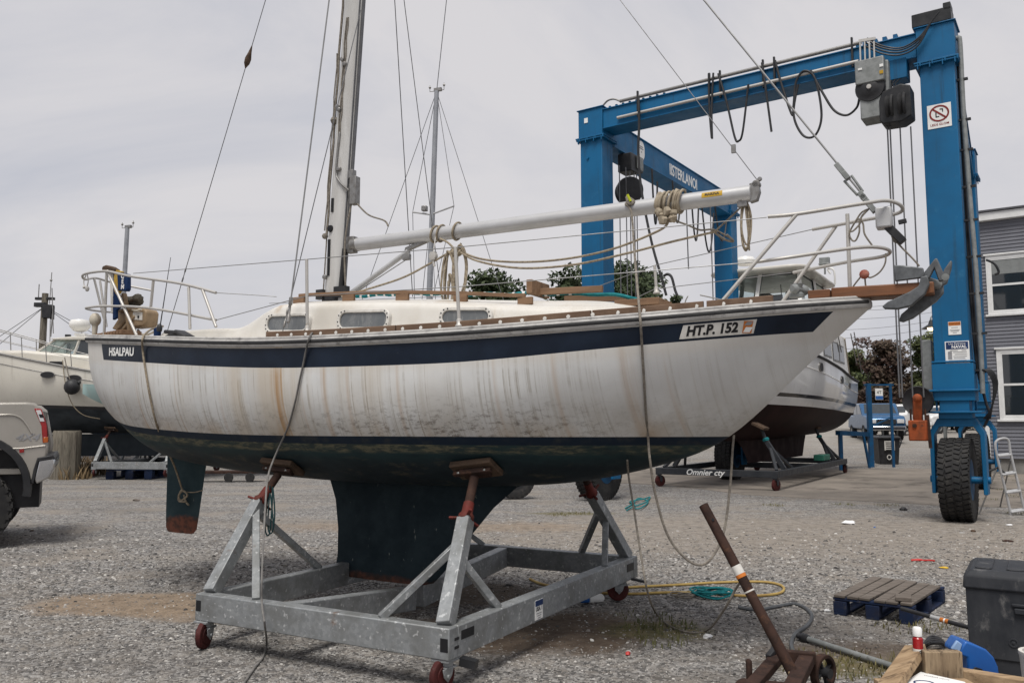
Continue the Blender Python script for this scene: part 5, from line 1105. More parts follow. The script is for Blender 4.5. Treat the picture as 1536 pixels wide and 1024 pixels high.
# left hoist: winch, sheave and falls under the side beam, with its looped hoses
q = MB(); q.box((.30, .95, 7.52), (.34, .4, .42)); q.box((.34, 1.3, 7.55), (.2, .25, .3)); gp('hoist_carriage', q, 'black', lbm, .015)
q = MB(); q.box((.50, 1.15, 7.56), (.02, .3, .3)); gp('carriage_plate', q, 'grey', lbm, .004)
q = MB(); q.lathe([(.2, -.22), (.29, -.20), (.31, -.12), (.27, -.08), (.31, -.02), (.27, .03), (.31, .09), (.29, .18), (.2, .2)], (.36, .85, 6.86), (.6, -.8, 0), 30); dr = gp('rope_drum', q, 'blackpl', lbm)
q = MB()
for x, y in ((.34, .42), (.4, .62), (.42, .78), (.44, .95), (.45, 1.05)): q.tube([(x, y, 7.35), (x, y, 2.2)], .012, 6)
gp('hoist_cable', q, 'wire')
for y0, y1, dz in ((2.2, 2.5, 1.2), (3.4, 3.9, .9), (4.6, 5.1, 1.15), (5.3, 6.2, 1.3), (6.3, 7.2, .8)):
    q = MB(); q.tube([(.3, y0+(y1-y0)*t_, 7.74-dz*4*t_*(1-t_)-(.25*t_)) for t_ in np.linspace(0, 1, 18)], .024, 8); gp('hose', q, 'blackpl', lbm)
q = MB(); q.tube([(.32, 5.9, 7.7), (.32, 5.95, 5.0)], .016, 6); q.tube([(.32, 4.2, 7.7), (.33, 4.25, 5.6)], .016, 6); gp('hanging_cable', q, 'wire')
# ladder rung stand-offs and rails inside the left legs
q = MB(); q.lathe([(.001, 0), (.03, 0), (.03, .03), (.001, .03)], G(882, 237, -.25), (0, -1, 0), 10); gp('bolt', q, 'blue', LG['a'])
# ---------------------------------------------------------------- boats behind
def boat_hull(x0, x1, b, sheer, zk, wl, p=2.2, q=.62, rk=1.2, tr=.85, n=40):   # bow at x0, transom at x1
    mb = MB(); secs = []; d = []
    for i in range(n+1):
        u = i/n; x = x0+(x1-x0)*u; hb = b*min(1, math.sin(min(u*1.9, 1)*PI/2)**.75)*(1-(1-tr)*sm(.6, 1, u)); zs = sheer(x); k = zk(x); pp_ = 1.15+(p-1.15)*sm(0, .45, u); qq = .9+(q-.9)*sm(0, .45, u); ring = []
        for sd in (1, -1):
            for j in (range(14, -1, -1) if sd == 1 else range(1, 15)):
                t = (j/14)**1.4; z = k+t*(zs-k); ring.append((x, sd*max(hb, .01)*(1-(1-t)**pp_)**qq, z)); d.append(z-wl(x))
        secs.append(ring)
    mb.loft(secs); L = len(secs[0]); mb.add(secs[-1], [(j, L-1-j, L-2-j, j+1) for j in range(14)]); d += d[-L:]
    mb.add([(x_, y_, z_-.02) for r in secs for x_, y_, z_ in (r[0], r[-1])], [(2*i, 2*i+1, 2*i+3, 2*i+2) for i in range(n)]); d += [1.0]*(2*(n+1))
    return mb, d
def hull2(name, top, bot, stripe, gloss=.18, w=.07, w0=0.0):
    t = NT(name); co = t.coord(); d = t.n('ShaderNodeAttribute', attribute_name='above_water').outputs['Fac']
    c = t.mix(t.ramp(t.noise(co, .8, 5), .35, .65), top, tuple(x*.9 for x in top))
    c = t.mix(t.math('MULTIPLY', t.ramp(t.noise(t.coord((4, 4, .4)), 2, 5), .55, .75), .35), c, (.36, .33, .28))
    bt = t.mix(t.ramp(t.noise(co, 2, 6), .4, .65), bot, tuple(x*.6 for x in bot))
    c = t.mix(t.math('MULTIPLY', t.math('LESS_THAN', d, w0+w), t.math('GREATER_THAN', d, w0)), c, stripe); c = t.mix(t.math('LESS_THAN', d, 0), c, bt)
    t.base(c); t.set(Roughness=t.math('MULTIPLY_ADD', t.math('LESS_THAN', d, 0), .5, gloss)); t.k(t.math('MULTIPLY_ADD', t.math('LESS_THAN', d, 0), -.38, .5), t.b.inputs['Specular IOR Level']); return t.m
def put_hull(mb, d, m, par):
    o = mb.build('hull', m, par, ang=50, split=False); a = o.data.attributes.new('above_water', 'FLOAT', 'POINT'); a.data.foreach_set('value', np.array(d, 'f')); return o
MF = Fr((5.07, 21.03, 0), math.atan2(.848, .53))
cru = thing('motor_cruiser', 'white motor cruiser with maroon bottom and glazed pilothouse standing under the blue hoist', 'motor boat', MF)
msh = lambda x: 3.95-.075*(x+1.5)+.0022*(x-3)**2
mzk = lambda x: 1.15+2.5*max(0, (1.2-x)/2.9)**2.2+.02*max(0, x-6)
mb, d = boat_hull(-1.6, 11.6, 1.75, msh, mzk, lambda x: 2.14-.012*x, p=3.0, q=.6)
put_hull(mb, d, hull2('cruiser_hull', (.68, .68, .67), (.022, .008, .008), (.012, .012, .016), .10, .10, .22), cru)
def mside(off, dz, x0, x1, sgn=-1, n=30):
    r = []
    for i in range(n+1):
        x = x0+(x1-x0)*i/n; u = (x+1.6)/13.2; r.append(V((x, sgn*(1.75*min(1, math.sin(min(u*1.9, 1)*PI/2)**.75)*(1-.15*sm(.6, 1, u))+off), msh(x)+dz)))
    return r
q = MB()
for sg in (-1, 1): q.tube(mside(.01, 0, -1.4, 11.6, sg), .045, 8)
q.build('rub_rail', M['rubber'], cru)
q = MB()
for sg in (-1, 1): q.tube(mside(-.01, -.42, 1.5, 11.6, sg), .018, 6)
q.build('hull_moulding', M['whitegel'], cru)
kq = MB(); blade(kq, [(1.6, 9.9, 1.3, .12), (2.3, 9.6, .95, .12), (2.9, 9.3, .52, .12)]); kq.build('keel', M['antimar'], cru)
def porth(x, dz, w, h, par):
    u = (x+1.6)/13.2; y = -(1.75*min(1, math.sin(min(u*1.9, 1)*PI/2)**.75)*(1-.15*sm(.6, 1, u)))
    q = MB(); z = msh(x)+dz; yy = y+.03
    q.prism(rrect(w, h, h*.45), (x, yy, z), (1, 0, .0), (0, 0, 1), (0, -.05, 0)); f = q.build('porthole', M['steeld'], par); q = MB(); q.prism(rrect(w-.05, h-.05, h*.40), (x, yy-.045, z), (1, 0, 0), (0, 0, 1), (0, -.012, 0)); q.build('pane', M['inkblack'], f)
porth(4.4, -.28, .46, .26, cru); porth(7.4, -.33, .40, .24, cru); porth(9.4, -.33, .34, .22, cru)
q = MB(); q.box((2.2, 0, 4.02), (4.4, 1.9, .42)); q.build('foredeck_trunk', M['whitegel'], cru, bevel=.12, seg=3)
q = MB(); a = [(4.0, 3.4), (11.0, 3.0), (10.2, 4.62), (4.0, 4.75)]
q.prism(a, (0, -1.34, 0), (1, 0, 0), (0, 0, 1), (0, 2.68, 0)); lowh = q.build('deckhouse', M['whitegel'], cru, bevel=.03)
for x0, x1, zb, zt in ((6.7, 7.75, 3.72, 4.36), (8.1, 9.0, 3.66, 4.32), (9.15, 9.9, 3.66, 4.28)):
    q = MB(); pts = [(x0, zb), (x1+.15, zb), (x1, zt), (x0-.1, zt)]; q.prism(pts, (0, -1.335, 0), (1, 0, 0), (0, 0, 1), (0, -.02, 0)); f = q.build('window', M['steeld'], lowh, bevel=.01)
    q = MB(); q.prism([(x0+.06, zb+.06), (x1+.06, zb+.06), (x1-.05, zt-.06), (x0-.02, zt-.06)], (0, -1.352, 0), (1, 0, 0), (0, 0, 1), (0, -.01, 0)); q.build('pane', M['wglass'], f)
# pilothouse: corner posts, glass and a thick roof
HW = 1.22
ph = MB(); yo = -.06
def P_(x, y, z): return V((x, y+yo, z))
fb, ftp = 4.05, 4.55                                     # raked front
cor = [(fb, HW), (fb, .04), (fb, -HW), (6.3, -HW), (8.0, -HW), (8.0, HW), (6.3, HW)]; ctop = [(ftp, HW-.12), (ftp, .03), (ftp, -HW+.12), (6.35, -HW+.12), (7.9, -HW+.12), (7.9, HW-.12), (6.35, HW-.12)]
for (a, b), (c, e) in zip(cor, ctop): ph.beam(P_(a, b, 5.12), P_(c, e, 6.10), .12, .12)
ph.box(P_(6.02, 0, 4.92), (4.04, 2*HW+.1, .46)); pho = ph.build('pilothouse', M['whitegel'], cru, bevel=.02, split=False)
gl = MB()
for i, j in ((0, 1), (1, 2), (2, 3), (3, 4), (5, 6), (6, 0)):
    A, B_, C_, D_ = P_(*cor[i], 5.15), P_(*cor[j], 5.15), P_(*ctop[j], 6.08), P_(*ctop[i], 6.08); gl.add([A, B_, C_, D_], [(0, 1, 2, 3)])
gl.build('windscreen', M['cglass'], pho, split=False)
q = MB()
for (i, j) in ((0, 1), (1, 2), (2, 3), (3, 4)):
    A, B_, C_, D_ = [P_(*cor[i], 5.15), P_(*cor[j], 5.15), P_(*ctop[j], 6.08), P_(*ctop[i], 6.08)]; cn = (A+B_+C_+D_)/4
    pr = [p.lerp(cn, .10) for p in (A, B_, C_, D_)]; q.tube(pr, .022, 6, closed=True)
q.build('window_gasket', M['rubber'], pho)
q = MB(); q.prism(rrect(4.7, 2.9, .5, 6), P_(6.15, 0, 6.10), (1, 0, 0), (0, 1, 0), (0, 0, .09)); q.build('pilothouse_roof', M['ivory'], pho, bevel=.03, seg=3)
q = MB(); q.box(P_(5.1, 0, 5.17), (.5, 2.0, .10)); q.build('dark_backing', M['black'], pho)  # black slab added inside to darken the view through the panes
q = MB(); q.box(P_(5.6, 0.1, 5.35), (.1, .9, .5)); q.box(P_(6.6, -.5, 5.45), (.5, .5, .7)); q.box(P_(6.6, .5, 5.45), (.5, .5, .7)); q.tube([P_(4.5, -.6, 5.2), P_(4.6, -.55, 5.75)], .015, 6); q.build('helm_seat', M['blackpl'], pho, bevel=.03)
q = MB(); q.lathe([(.22, 0), (.30, .03), (.32, .14), (.26, .24), (.08, .28), (.001, .28)], MF.x(1118, 393, 5.6)-V((0, 0, .1)), (0, 0, 1), 20); q.build('radar_dome', M['whitegel'], pho)
q = MB(); p = MF.x(1237, 397, 6.2); q.tube([p-V((0, 0, .3)), p], .03, 8); q.box(p+V((0, 0, .1)), (.16, .3, .24)); q.box(p+V((0, 0, .02)), (.2, .34, .04)); q.build('searchlight', M['grey'], pho, bevel=.02)
q = MB(); p = MF.x(1252, 412, 6.2); q.tube(cr([p-V((0, 0, .3)), p, p+V((0, .05, .18)), p+V((0, .2, .2)), p+V((0, .12, .05))], 5), .03, 8); q.build('horn', M['whitegel'], pho)
q = MB(); p = MF.x(1100, 395, 5.4); q.tube([p-V((0, 0, .05)), p+V((0, 0, .3))], .03, 8); q.build('antenna', M['black'], pho)
for a, b in (((1285, 545), (1276, 500)), ((1293, 560), (1281, 498)), ((1262, 528), (1245, 440))):
    q = MB(); q.tube([MF.y(*a, -1.4), MF.y(*b, -1.4)], .018, 6); q.build('whip_antenna', M['steeld'], cru)
q = MB(); q.prism([(10.2, 4.55), (11.0, 3.05), (11.08, 3.05), (10.28, 4.6)], (0, -1.36, 0), (1, 0, 0), (0, 0, 1), (0, 2.7, 0)); q.build('aft_canvas', M['canvas'], cru)
q = MB()
for x in np.linspace(-.6, 3.2, 5): p = mside(-.08, 0, x, x, -1, 1)[0]; q.tube([p, p+V((.05, .0, .72))], .016, 6); p2 = V((p.x, -p.y, p.z)); q.tube([p2, p2+V((.05, 0, .72))], .016, 6)
for sg in (-1, 1): q.tube([p+V((.05, 0, .72)) for p in mside(-.08, 0, -1.3, 3.3, sg, 14)], .016, 6)
q.build('bow_rail', M['steel'], cru)
# --- black cradle under the cruiser
BK = MF
bkr = thing('boat_cradle', 'black steel cradle with white script on its front rail under the motor cruiser', 'boat cradle', BK)
def brl(a, b, w=.13, h=.16, nm='rail'): q = MB(); q.beam(a, b, w, h); return q.build(nm, M['cradleblk'], bkr, bevel=.008)
bz, bl2 = .40, 8.6
fr_ = brl((0, -1.56, bz), (0, 1.56, bz)); brl((bl2, -1.56, bz), (bl2, 1.56, bz)); brl((.066, -1.5, bz), (bl2-.066, -1.5, bz)); brl((.066, 1.5, bz), (bl2-.066, 1.5, bz)); brl((bl2*.55, -1.43, bz-.01), (bl2*.55, 1.43, bz-.01), nm='cross_beam')
text('cradle_lettering', 'Omnier cty', .20, M['white'], fr_, flatmap((-.067, .25, bz-.005), (0, -1, 0), (0, 0, 1)), shear=.3, bold=.004, sx=1.05)
def bcast(x, y, a):
    caster(x, y, a, R=.15, w=.08, top=bz-.08, root=bkr, mf='cradleblk')
bcast(-.02, -1.48, 1.2); bcast(-.02, 1.48, 1.0); bcast(bl2, -1.48, 1.4); bcast(bl2, 1.4, 1.2)
for x, y in ((1.0, -1.45), (1.0, 1.45), (7.2, -1.45), (7.2, 1.45)):
    sg = math.copysign(1, y); T = V((x+.0, sg*1.02, 1.18)); q = MB(); q.beam((x, y, bz+.08), T, .11, .11, up=(1, 0, 0)); q.build('post', M['cradleblk'], bkr, bevel=.006)
    for dx in (-.75, .8): q = MB(); q.beam((x+dx, y, bz+.08), V((x, y, bz)).lerp(T, .78), .07, .07); q.build('brace', M['cradleblk'], bkr, bevel=.005)
    q = MB(); q.tube([T-V((0, 0, .02)), T+V((0, -sg*.12, .33))], .045, 8); q.build('screw_jack', M['cradleblk'], bkr)
    q = MB(); q.lathe([(.08, 0), (.09, .05), (.06, .08)], T, (0, -sg*.3, 1), 12); q.build('jack_collar', M['teal'], bkr)
    q = MB(); q.box(T+V((0, -sg*.14, .37)), (.5, .34, .07), Matrix.Rotation(sg*-.45, 3, 'X')); q.build('pad', M['padwood'], bkr, bevel=.01)
q = MB()
q.box((6.1, -1.3, .60), (.9, .3, .18))
q.v = [MF.w(p) for p in q.v]; q.build('green_bin', mat('green_plastic', (.03, .16, .11), .5), label='low green plastic tray lying on the black cradle rail', cat='tray', org=tuple(MF.w((6.1, -1.3, .5))), bevel=.02)
# --- motor yacht on the left
LF = Fr((-13.5, 26, 0), math.atan2(.12, 1))
yac = thing('motor_yacht', 'cream motor yacht with dark slate bottom and radar dome behind the pickup', 'motor boat', LF)
ysh = lambda x: 3.02+.17*max(0, 2.0-x)**1.15*.85
yzk = lambda x: 1.32+2.0*max(0, (-1.6-x)/3.4)**2
mb, d = boat_hull(-5.0, 5.6, 1.6, ysh, yzk, lambda x: 2.06-.03*x, p=2.6, q=.6)
put_hull(mb, d, hull2('yacht_hull', (.66, .63, .56), (.055, .065, .075), (.02, .02, .025), .2, .09), yac)
def yside(off, dz, x0, x1, sgn=-1, n=24):
    r = []
    for i in range(n+1):
        x = x0+(x1-x0)*i/n; u = (x+5)/10.6; r.append(V((x, sgn*(1.6*min(1, math.sin(min(u*1.9, 1)*PI/2)**.75)*(1-.15*sm(.6, 1, u))+off), ysh(x)+dz)))
    return r
q = MB()
for sg in (-1, 1): q.tube(yside(.01, -.02, -4.8, 5.6, sg), .03, 8)
q.build('rub_rail', M['steeld'], yac); q = MB(); [q.tube(yside(.0, -.30, -3.5, 5.6, sg), .010, 6) for sg in (-1, 1)]; q.build('hull_moulding', M['steeld'], yac)
for px, py, w in ((72, 562, .40), (112, 567, .42)):
    p = LF.y(px, py, -1.56); q = MB(); q.prism([(a*w*.5, b*.10) for a, b in circ(1, 24)], (p.x, -1.52, p.z), (1, 0, 0), (0, .15, 1), (0, -.09, 0)); f = q.build('porthole', M['steeld'], yac); q = MB(); q.prism([(a*w*.46, b*.088) for a, b in circ(1, 24)], (p.x, -1.60, p.z), (1, 0, 0), (0, .15, 1), (0, -.02, 0)); q.build('pane', M['inkblack'], f)
q = MB(); pr_ = [(-4.0, 3.5), (-3.2, 3.78), (-1.2, 3.80), (1.2, 3.62), (5.0, 3.45), (5.0, 2.9), (-4.0, 3.1)]; q.prism(pr_, (0, -1.12, 0), (1, 0, 0), (0, 0, 1), (0, 2.24, 0)); tr_ = q.build('cabin_trunk', M['ivory'], yac, bevel=.10, seg=3)
p = LF.y(84, 546, -1.13); q = MB(); q.prism(rrect(.40, .16, .05), (p.x, -1.11, p.z), (1, 0, 0), (0, 0, 1), (0, -.025, 0)); f = q.build('window', M['inkblack'], tr_)
bt = [LF.y(*a, -1.05) for a in ((50, 534), (100, 535), (150, 540))]; tpw = [LF.y(*a, -.95) for a in ((68, 511), (122, 511), (150, 512))]
q = MB()
fr0 = V((bt[0].x, -.95, 3.76)); fr1 = V((tpw[0].x+.12, -.85, 4.13)); xs_ = [bt[0].x, bt[0].x+1.15, bt[0].x+2.4]
fl, fr2 = V((xs_[0], .95, 3.72)), V((xs_[0], -.95, 3.72)); tl_, tr2 = V((xs_[0]+.55, .85, 4.17)), V((xs_[0]+.55, -.85, 4.17)); ml, mr = V((xs_[1], 1.05, 3.66)), V((xs_[1], -1.05, 3.66)); tml, tmr = V((xs_[1]+.1, .95, 4.17)), V((xs_[1]+.1, -.95, 4.17)); el, er = V((xs_[2], 1.05, 3.62)), V((xs_[2], -1.05, 3.62)); tel, ter = V((xs_[2]-.1, .95, 4.15)), V((xs_[2]-.1, -.95, 4.15))
for a, b in ((fl, tl_), (fr2, tr2), (ml, tml), (mr, tmr), (el, tel), (er, ter), (fl, fr2), (fr2, mr), (mr, er), (fl, ml), (ml, el), ((fl+fr2)/2, (tl_+tr2)/2)): q.beam(a, b, .06, .06)
wf = q.build('windscreen_frame', M['ivory'], yac, bevel=.01, split=False)
q = MB(); q.add([fl, fr2, tr2, tl_], [(0, 1, 2, 3)]); q.add([fr2, mr, tmr, tr2], [(0, 1, 2, 3)]); q.add([fl, tl_, tml, ml], [(0, 1, 2, 3)]); q.build('windscreen', M['cglass'], wf, split=False)
q = MB(); q.add([mr+V((.05, 0, .04)), er+V((-.05, 0, .04)), ter+V((0, 0, -.03)), tmr+V((.05, 0, -.03))], [(0, 1, 2, 3)]); q.add([ml, tml, tel, el], [(0, 1, 2, 3)]); q.build('side_window', M['wglass'], wf)
q = MB(); q.prism([(tl_.x-.15, 4.16), (tl_.x+.5, 4.24), (xs_[2], 4.25), (xs_[2]+.4, 4.17), (xs_[2]+.3, 4.14), (tl_.x, 4.13)], (0, -1.02, 0), (1, 0, 0), (0, 0, 1), (0, 2.04, 0)); ro = q.build('hardtop', M['ivory'], yac, bevel=.03, seg=3)
q = MB(); q.lathe([(.12, -.16), (.2, -.12), (.30, .0), (.31, .12), (.26, .20), (.08, .235), (.001, .235)], LF.y(120, 490, -.2), (0, 0, 1), 20); q.box(LF.y(122, 502, -.2), (.3, .3, .08)); q.build('radar_dome', M['whitegel'], ro)
q = MB(); q.tube([LF.y(80, 500, 0), LF.y(78, 432, 0)], .015, 6); q.tube([LF.y(76, 505, .1), LF.y(79, 470, .1)], .02, 6); q.build('whip_antenna', M['steeld'], ro)
q = MB(); q.box(LF.y(102, 505, -.2), (.14, .12, .14)); q.build('horn', M['black'], ro)
q = MB()
for i in range(9): p = yside(-.06, 0, -4.7+i*.72, -4.7+i*.72, -1, 1)[0]; h = .86-.05*i; q.tube([p, p+V((-.06, 0, h))], .012, 6); p = V((p.x, -p.y, p.z)); q.tube([p, p+V((-.06, 0, h))], .015, 6)
for sg in (-1, 1):
    P0 = yside(-.06, 0, -4.75, 1.1, sg, 20); q.tube([p+V((-.06, 0, .86-.07*i*.3)) for i, p in enumerate(P0)], .015, 6); q.tube([p+V((-.03, 0, .45-.03*i*.3)) for i, p in enumerate(P0)], .010, 6)
q.build('bow_rail', M['steeld'], yac, split=False)
kq = MB(); blade(kq, [(-1.4, 4.6, 1.3, .1), (-.9, 4.4, .62, .1)]); kq.build('keel', M['antigrey'], yac)
fb_ = MB(); fb_.ball((0, 0, 0), .22, 14, (1, 1, 1.05)); fb_.lathe([(.03, .2), (.06, .24), (.03, .28)], (0, 0, 0), (.8, 0, .5), 10)
P0 = LF.w(LF.y(108, 580, -1.75)); small('round_fender', 'dark round fender ball hanging beside the cream motor yacht', 'fender', fb_, M['blackpl'], P0)
wrope('fender_line', 'thin line holding the round fender against the cream yacht', [LF.w(LF.y(97, 536, -1.6)), LF.w(LF.y(101, 556, -1.7)), LF.w(LF.y(106, 573, -1.75))], .016, M['ropeg'])
wrope('mooring_line', 'pale line drooping along the yacht hull to the sailboat stern', [LF.w(LF.y(94, 540, -1.62)), LF.w(LF.y(98, 575, -1.68)), LF.w(LF.y(108, 605, -1.68)), LF.w(LF.y(125, 622, -1.6)), LF.w(LF.y(150, 628, -1.3))], .013, M['rope'])
# small pale teal dinghy lashed along the yacht
DF = Fr(tuple(LF.w((2.42, -2.12, 0))), LF.yaw+.04)
dh, dd = boat_hull(-1.5, 1.5, .55, lambda x: 2.66+.06*abs(x), lambda x: 2.0+.35*max(0, (-.3-x))**1.6, lambda x: 0, p=2.4)
din = thing('dinghy', 'pale teal dinghy lashed along the side of the cream yacht', 'dinghy', DF)
put_hull(dh, dd, hull2('dinghy_hull', (.36, .50, .49), (.4, .5, .5), (.4, .5, .5), .3), din)
M['farmast'] = mat('dull_grey_spar', (.30, .31, .33), .5, .2, c2=(.24, .25, .27), sc=3)
# far sailing boats whose masts stand above everything
def far_boat(px, base_px, top_y, Y, label, sp_y=None, tall=None, mhull=True):
    tp = at(px, top_y, Y); x0 = at(base_px, 440, Y).x; f = Fr((x0, Y, gnd(x0, Y)), -.35); root = thing('sailing_yacht', label, 'sailboat', f)
    hb, dd = boat_hull(-4.2, 4.2, 1.35, lambda x: 2.35+.03*x*x*.5, lambda x: 1.0+.055*x*x, lambda x: 1.5, p=2.8); put_hull(hb, dd, hull2('yacht_white_hull', (.66, .66, .64), (.02, .04, .08), (.02, .04, .1)), root)
    kq = MB(); blade(kq, [(-.9, .9, 1.15, .1), (-.5, .8, .2, .12)]); kq.build('keel', M['antifoul'], root)
    q = MB(); q.prism([(-2.6, 2.3), (2.2, 2.3), (1.9, 2.75), (-1.8, 2.72)], (0, -.75, 0), (1, 0, 0), (0, 0, 1), (0, 1.5, 0)); q.build('cabin_trunk', M['whitegel'], root, bevel=.05)
    T = f.l(tp); Bm = V((0, 0, 2.4)); q = MB(); q.tube([Bm.lerp(T, t_) for t_ in np.linspace(0, 1, 8)], [.118-.03*t_ for t_ in np.linspace(0, 1, 8)], 12); mo = q.build('mast', M['farmast'], root)
    if sp_y:
        s_ = f.l(at(px-(px-base_px)*.6, sp_y, Y)); q = MB(); a = f.l(at(619, 318, Y+.4)); b = f.l(at(681, 309, Y-.5)); q.tube([a, s_, b], .035, 8); q.build('spreader', M['alu'], mo)
        q = MB(); a2 = s_+V((-.25, 0, .25)); q.box(a2, (.2, .2, .2)); q.build('steaming_light', M['steeld'], mo, bevel=.03)
        for a_, b_ in ((T, a), (T, b), (a, V((-1, 1.3, 2.4))), (b, V((0, -1.3, 2.4))), (s_, V((-1.2, 1.25, 2.4))), (s_, V((1.2, -1.25, 2.4))), (T, V((4.1, 0, 2.6))), (T, V((-4.1, 0, 2.6)))):
            q = MB(); q.tube([a_, b_], .012, 5); q.build('stay', M['wire'], root)
    q = MB()
    for dx, h in ((-.28, .25), (.30, .28)): q.tube([T, T+V((dx, 0, .02)), T+V((dx, 0, h))], .014, 6); q.ball(T+V((dx, 0, h*.7)), .05, 8)
    q.box(T+V((.05, 0, .05)), (.3, .1, .12)); q.build('wind_instrument', M['steeld'], mo)
    if tall: q = MB(); q.tube([T, f.l(at(*tall, Y))], .016, 6); q.build('whip_antenna', M['wire'], mo)
    q = MB()
    for x in (-1.6, 1.6):
        for y in (-1.1, 1.1): q.beam((x, y*1.2, 0), (x, y*.6, 1.35), .08, .08)
    q.build('boat_stand', M['cradleblk'], root)
far_boat(655, 640, 137, 30, 'sailing yacht farther back whose tall grey mast with one spreader rises behind the boom', 322, (672, -20))
far_boat(191, 184, 342, 34, 'sailing yacht far behind the stern rail showing only its short white masthead')
# wooden mooring pole with fittings on the left
def pole_thing():
    p = at(68, 440, 31); f = Fr((p.x, 31, gnd(p.x, 31))); t_ = thing('utility_pole', 'weathered brown pole crowded with fittings and antennas rising behind the cream yacht', 'pole', f)
    H = f.l(p).z; q = MB(); q.tube([(0, 0, 0), (0, 0, H)], [.15, .11], 12); po = q.build('pole', M['pile'], t_)
    q = MB(); q.box((0, 0, H-.2), (.7, .14, .1)); q.box((.2, -.1, H-.7), (.34, .25, .5)); q.box((-.1, -.1, H-.45), (.4, .2, .16)); q.box((.36, -.1, H-.75), (.12, .1, .5)); q.build('fitting', M['black'], t_, bevel=.01)
    q = MB(); q.tube([(-.25, 0, H-.2), (-.25, 0, H+.35)], .018, 6); q.tube([(.18, 0, H-.4), (.2, 0, H+.8)], .015, 6); q.ball((.19, 0, H+.5), .05, 8); q.tube([(.24, 0, H-1), (.3, 0, H-2.6)], .014, 6); q.box((.28, 0, H-2.1), (.16, .1, .2)); q.build('antenna', M['steeld'], t_)
    q = MB()
    for e in (((-6, 0, 1.8)), ((-4.5, 0, 2.0)), ((4.8, 2, 2.2)), ((6.5, 3, 2.0))): q.tube([(0, 0, H-.5), e], .012, 5)
    q.build('guy_wire', M['wire'], t_, split=False)
pole_thing()
# second galvanised cradle and the black one on the left, copies of the ones in front
p = gz(232, 716); dup(cradle, (p.x, p.y+.5, 0.10), -.12, 'empty galvanised cradle on a blue pallet behind the wooden piling', 1.08, skip=('maker_label', 'brake_pedal'))
k2 = dup(bkr, (-14.2, 27.3, 0), math.atan2(.12, 1)+PI/2, 'black steel cradle with white script standing under the cream yacht', .62); k2.location = LF.w((1.2, .3, 0))
for c in list(k2.children):
    for g in list(c.children):
        if g.name.startswith('cradle_lettering'):
            bpy.data.objects.remove(g); text('cradle_lettering', 'CS Lanner', .26, M['white'], c, flatmap((-.067, .1, bz-.005), (0, -1, 0), (0, 0, 1)), shear=.25, bold=.004)
# wooden piling
q = MB(); secs = []
for z, r_ in ((-.1, .40), (.5, .385), (1.0, .38), (1.36, .375), (1.40, .35)):
    secs.append([V((r_*(1+.05*math.sin(3*a+1)+.03*math.sin(11*a)+.015*math.sin(29*a))*math.cos(a), r_*(1+.05*math.sin(3*a+1)+.03*math.sin(11*a))*math.sin(a), z+.02*math.sin(2*a)*(z > 1))) for a in np.linspace(0, 2*PI, 49)[:-1]])
q.loft(secs, closed=True, cap=True); p = gz(97, 718); small('wooden_piling', 'stout weathered wooden piling standing beside the pickup bumper', 'piling', q, M['pile'], p)
# ---------------------------------------------------------------- pickup at the left edge
p = gz(-56, 826); TF = Fr((p.x, p.y, 0), math.radians(27))
trk = thing('pickup_truck', 'champagne pickup truck with chrome rear bumper and big tyres at the left edge', 'pickup truck', TF)
T_ = lambda px, py, y=0: TF.y(px, py, y)
R_ = .56; wz = .52
AZ = wz+.24; ar = [(.66*math.cos(a), AZ+.66*math.sin(a)) for a in np.linspace(-.1, PI+.1, 20)]
e1, e2, e3, e4, e5 = T_(52, 603), T_(62, 612), T_(73, 668), T_(70, 688), T_(48, 724)
prof = [(-1.75, 1.83), (e1.x-.1, e1.z), (e1.x, e1.z-.01), (e2.x, e2.z), (e3.x, e3.z), (e4.x, e4.z), (e5.x, e5.z), (.72, .72)]+ar+[(-.72, .72), (-1.75, .72)]
q = MB(); q.prism(prof, (0, 0, 0), (1, 0, 0), (0, 0, 1), (0, .12, 0)); bed = q.build('bed_side', M['paint_truck'], trk, bevel=.035, seg=3)
q = MB(); q.prism(prof, (0, 1.86, 0), (1, 0, 0), (0, 0, 1), (0, .12, 0)); q.build('bed_side', M['paint_truck'], trk, bevel=.035, seg=3)
q = MB(); q.box((e2.x-.02, .99, (e2.z+e4.z)/2), (.07, 1.74, e2.z-e4.z-.05)); q.box(((-1.7+e2.x-.06)/2, .99, .98), (e2.x-.06+1.7, 1.74, .08)); q.box((-1.7, .99, 1.4), (.08, 1.74, .8)); q.build('bed_floor', M['paint_truck'], trk, bevel=.01)
q = MB()                                               # wheel flare and swage lines
flr = [(.71*math.cos(a), -.035, AZ+.71*math.sin(a)) for a in np.linspace(-.15, PI+.15, 24)]
q.loft([[V(p)+V((-.06*math.cos(a)*k, .06-.06*j, -.06*math.sin(a)*k)) for k, j in ((-.3, 0), (.0, 1), (1.3, 1), (1.5, 0))] for p, a in zip(flr, np.linspace(-.15, PI+.15, 24))], closed=True); q.build('wheel_flare', M['black'], bed)
q = MB(); q.tube([T_(-60, 676, -.005), T_(34, 672, -.005), T_(68, 668, -.005)], .010, 6); q.tube(cr([T_(-60, 630, -.005), T_(0, 622, -.005), T_(30, 626, -.005), T_(48, 650, -.005)], 5), .012, 6); q.build('swage_line', M['paint_truck'], bed)
q = MB(); q.box((0, .55, 1.05), (1.62, .75, 1.1)); q.build('wheel_well', M['inkblack'], trk)
def tp(name, pix, y, d, m, par=None, bv=.008):
    q = MB(); a = [T_(*p_, y) for p_ in pix]; q.prism([(p_.x, p_.z) for p_ in a], (0, y, 0), (1, 0, 0), (0, 0, 1), (0, d, 0)); return q.build(name, m, par or trk, bevel=bv)
lt = tp('tail_light', ((51, 612), (62, 613), (70, 637), (72, 663), (64, 664), (62, 638)), -.012, .3, M['taillight'], bed)
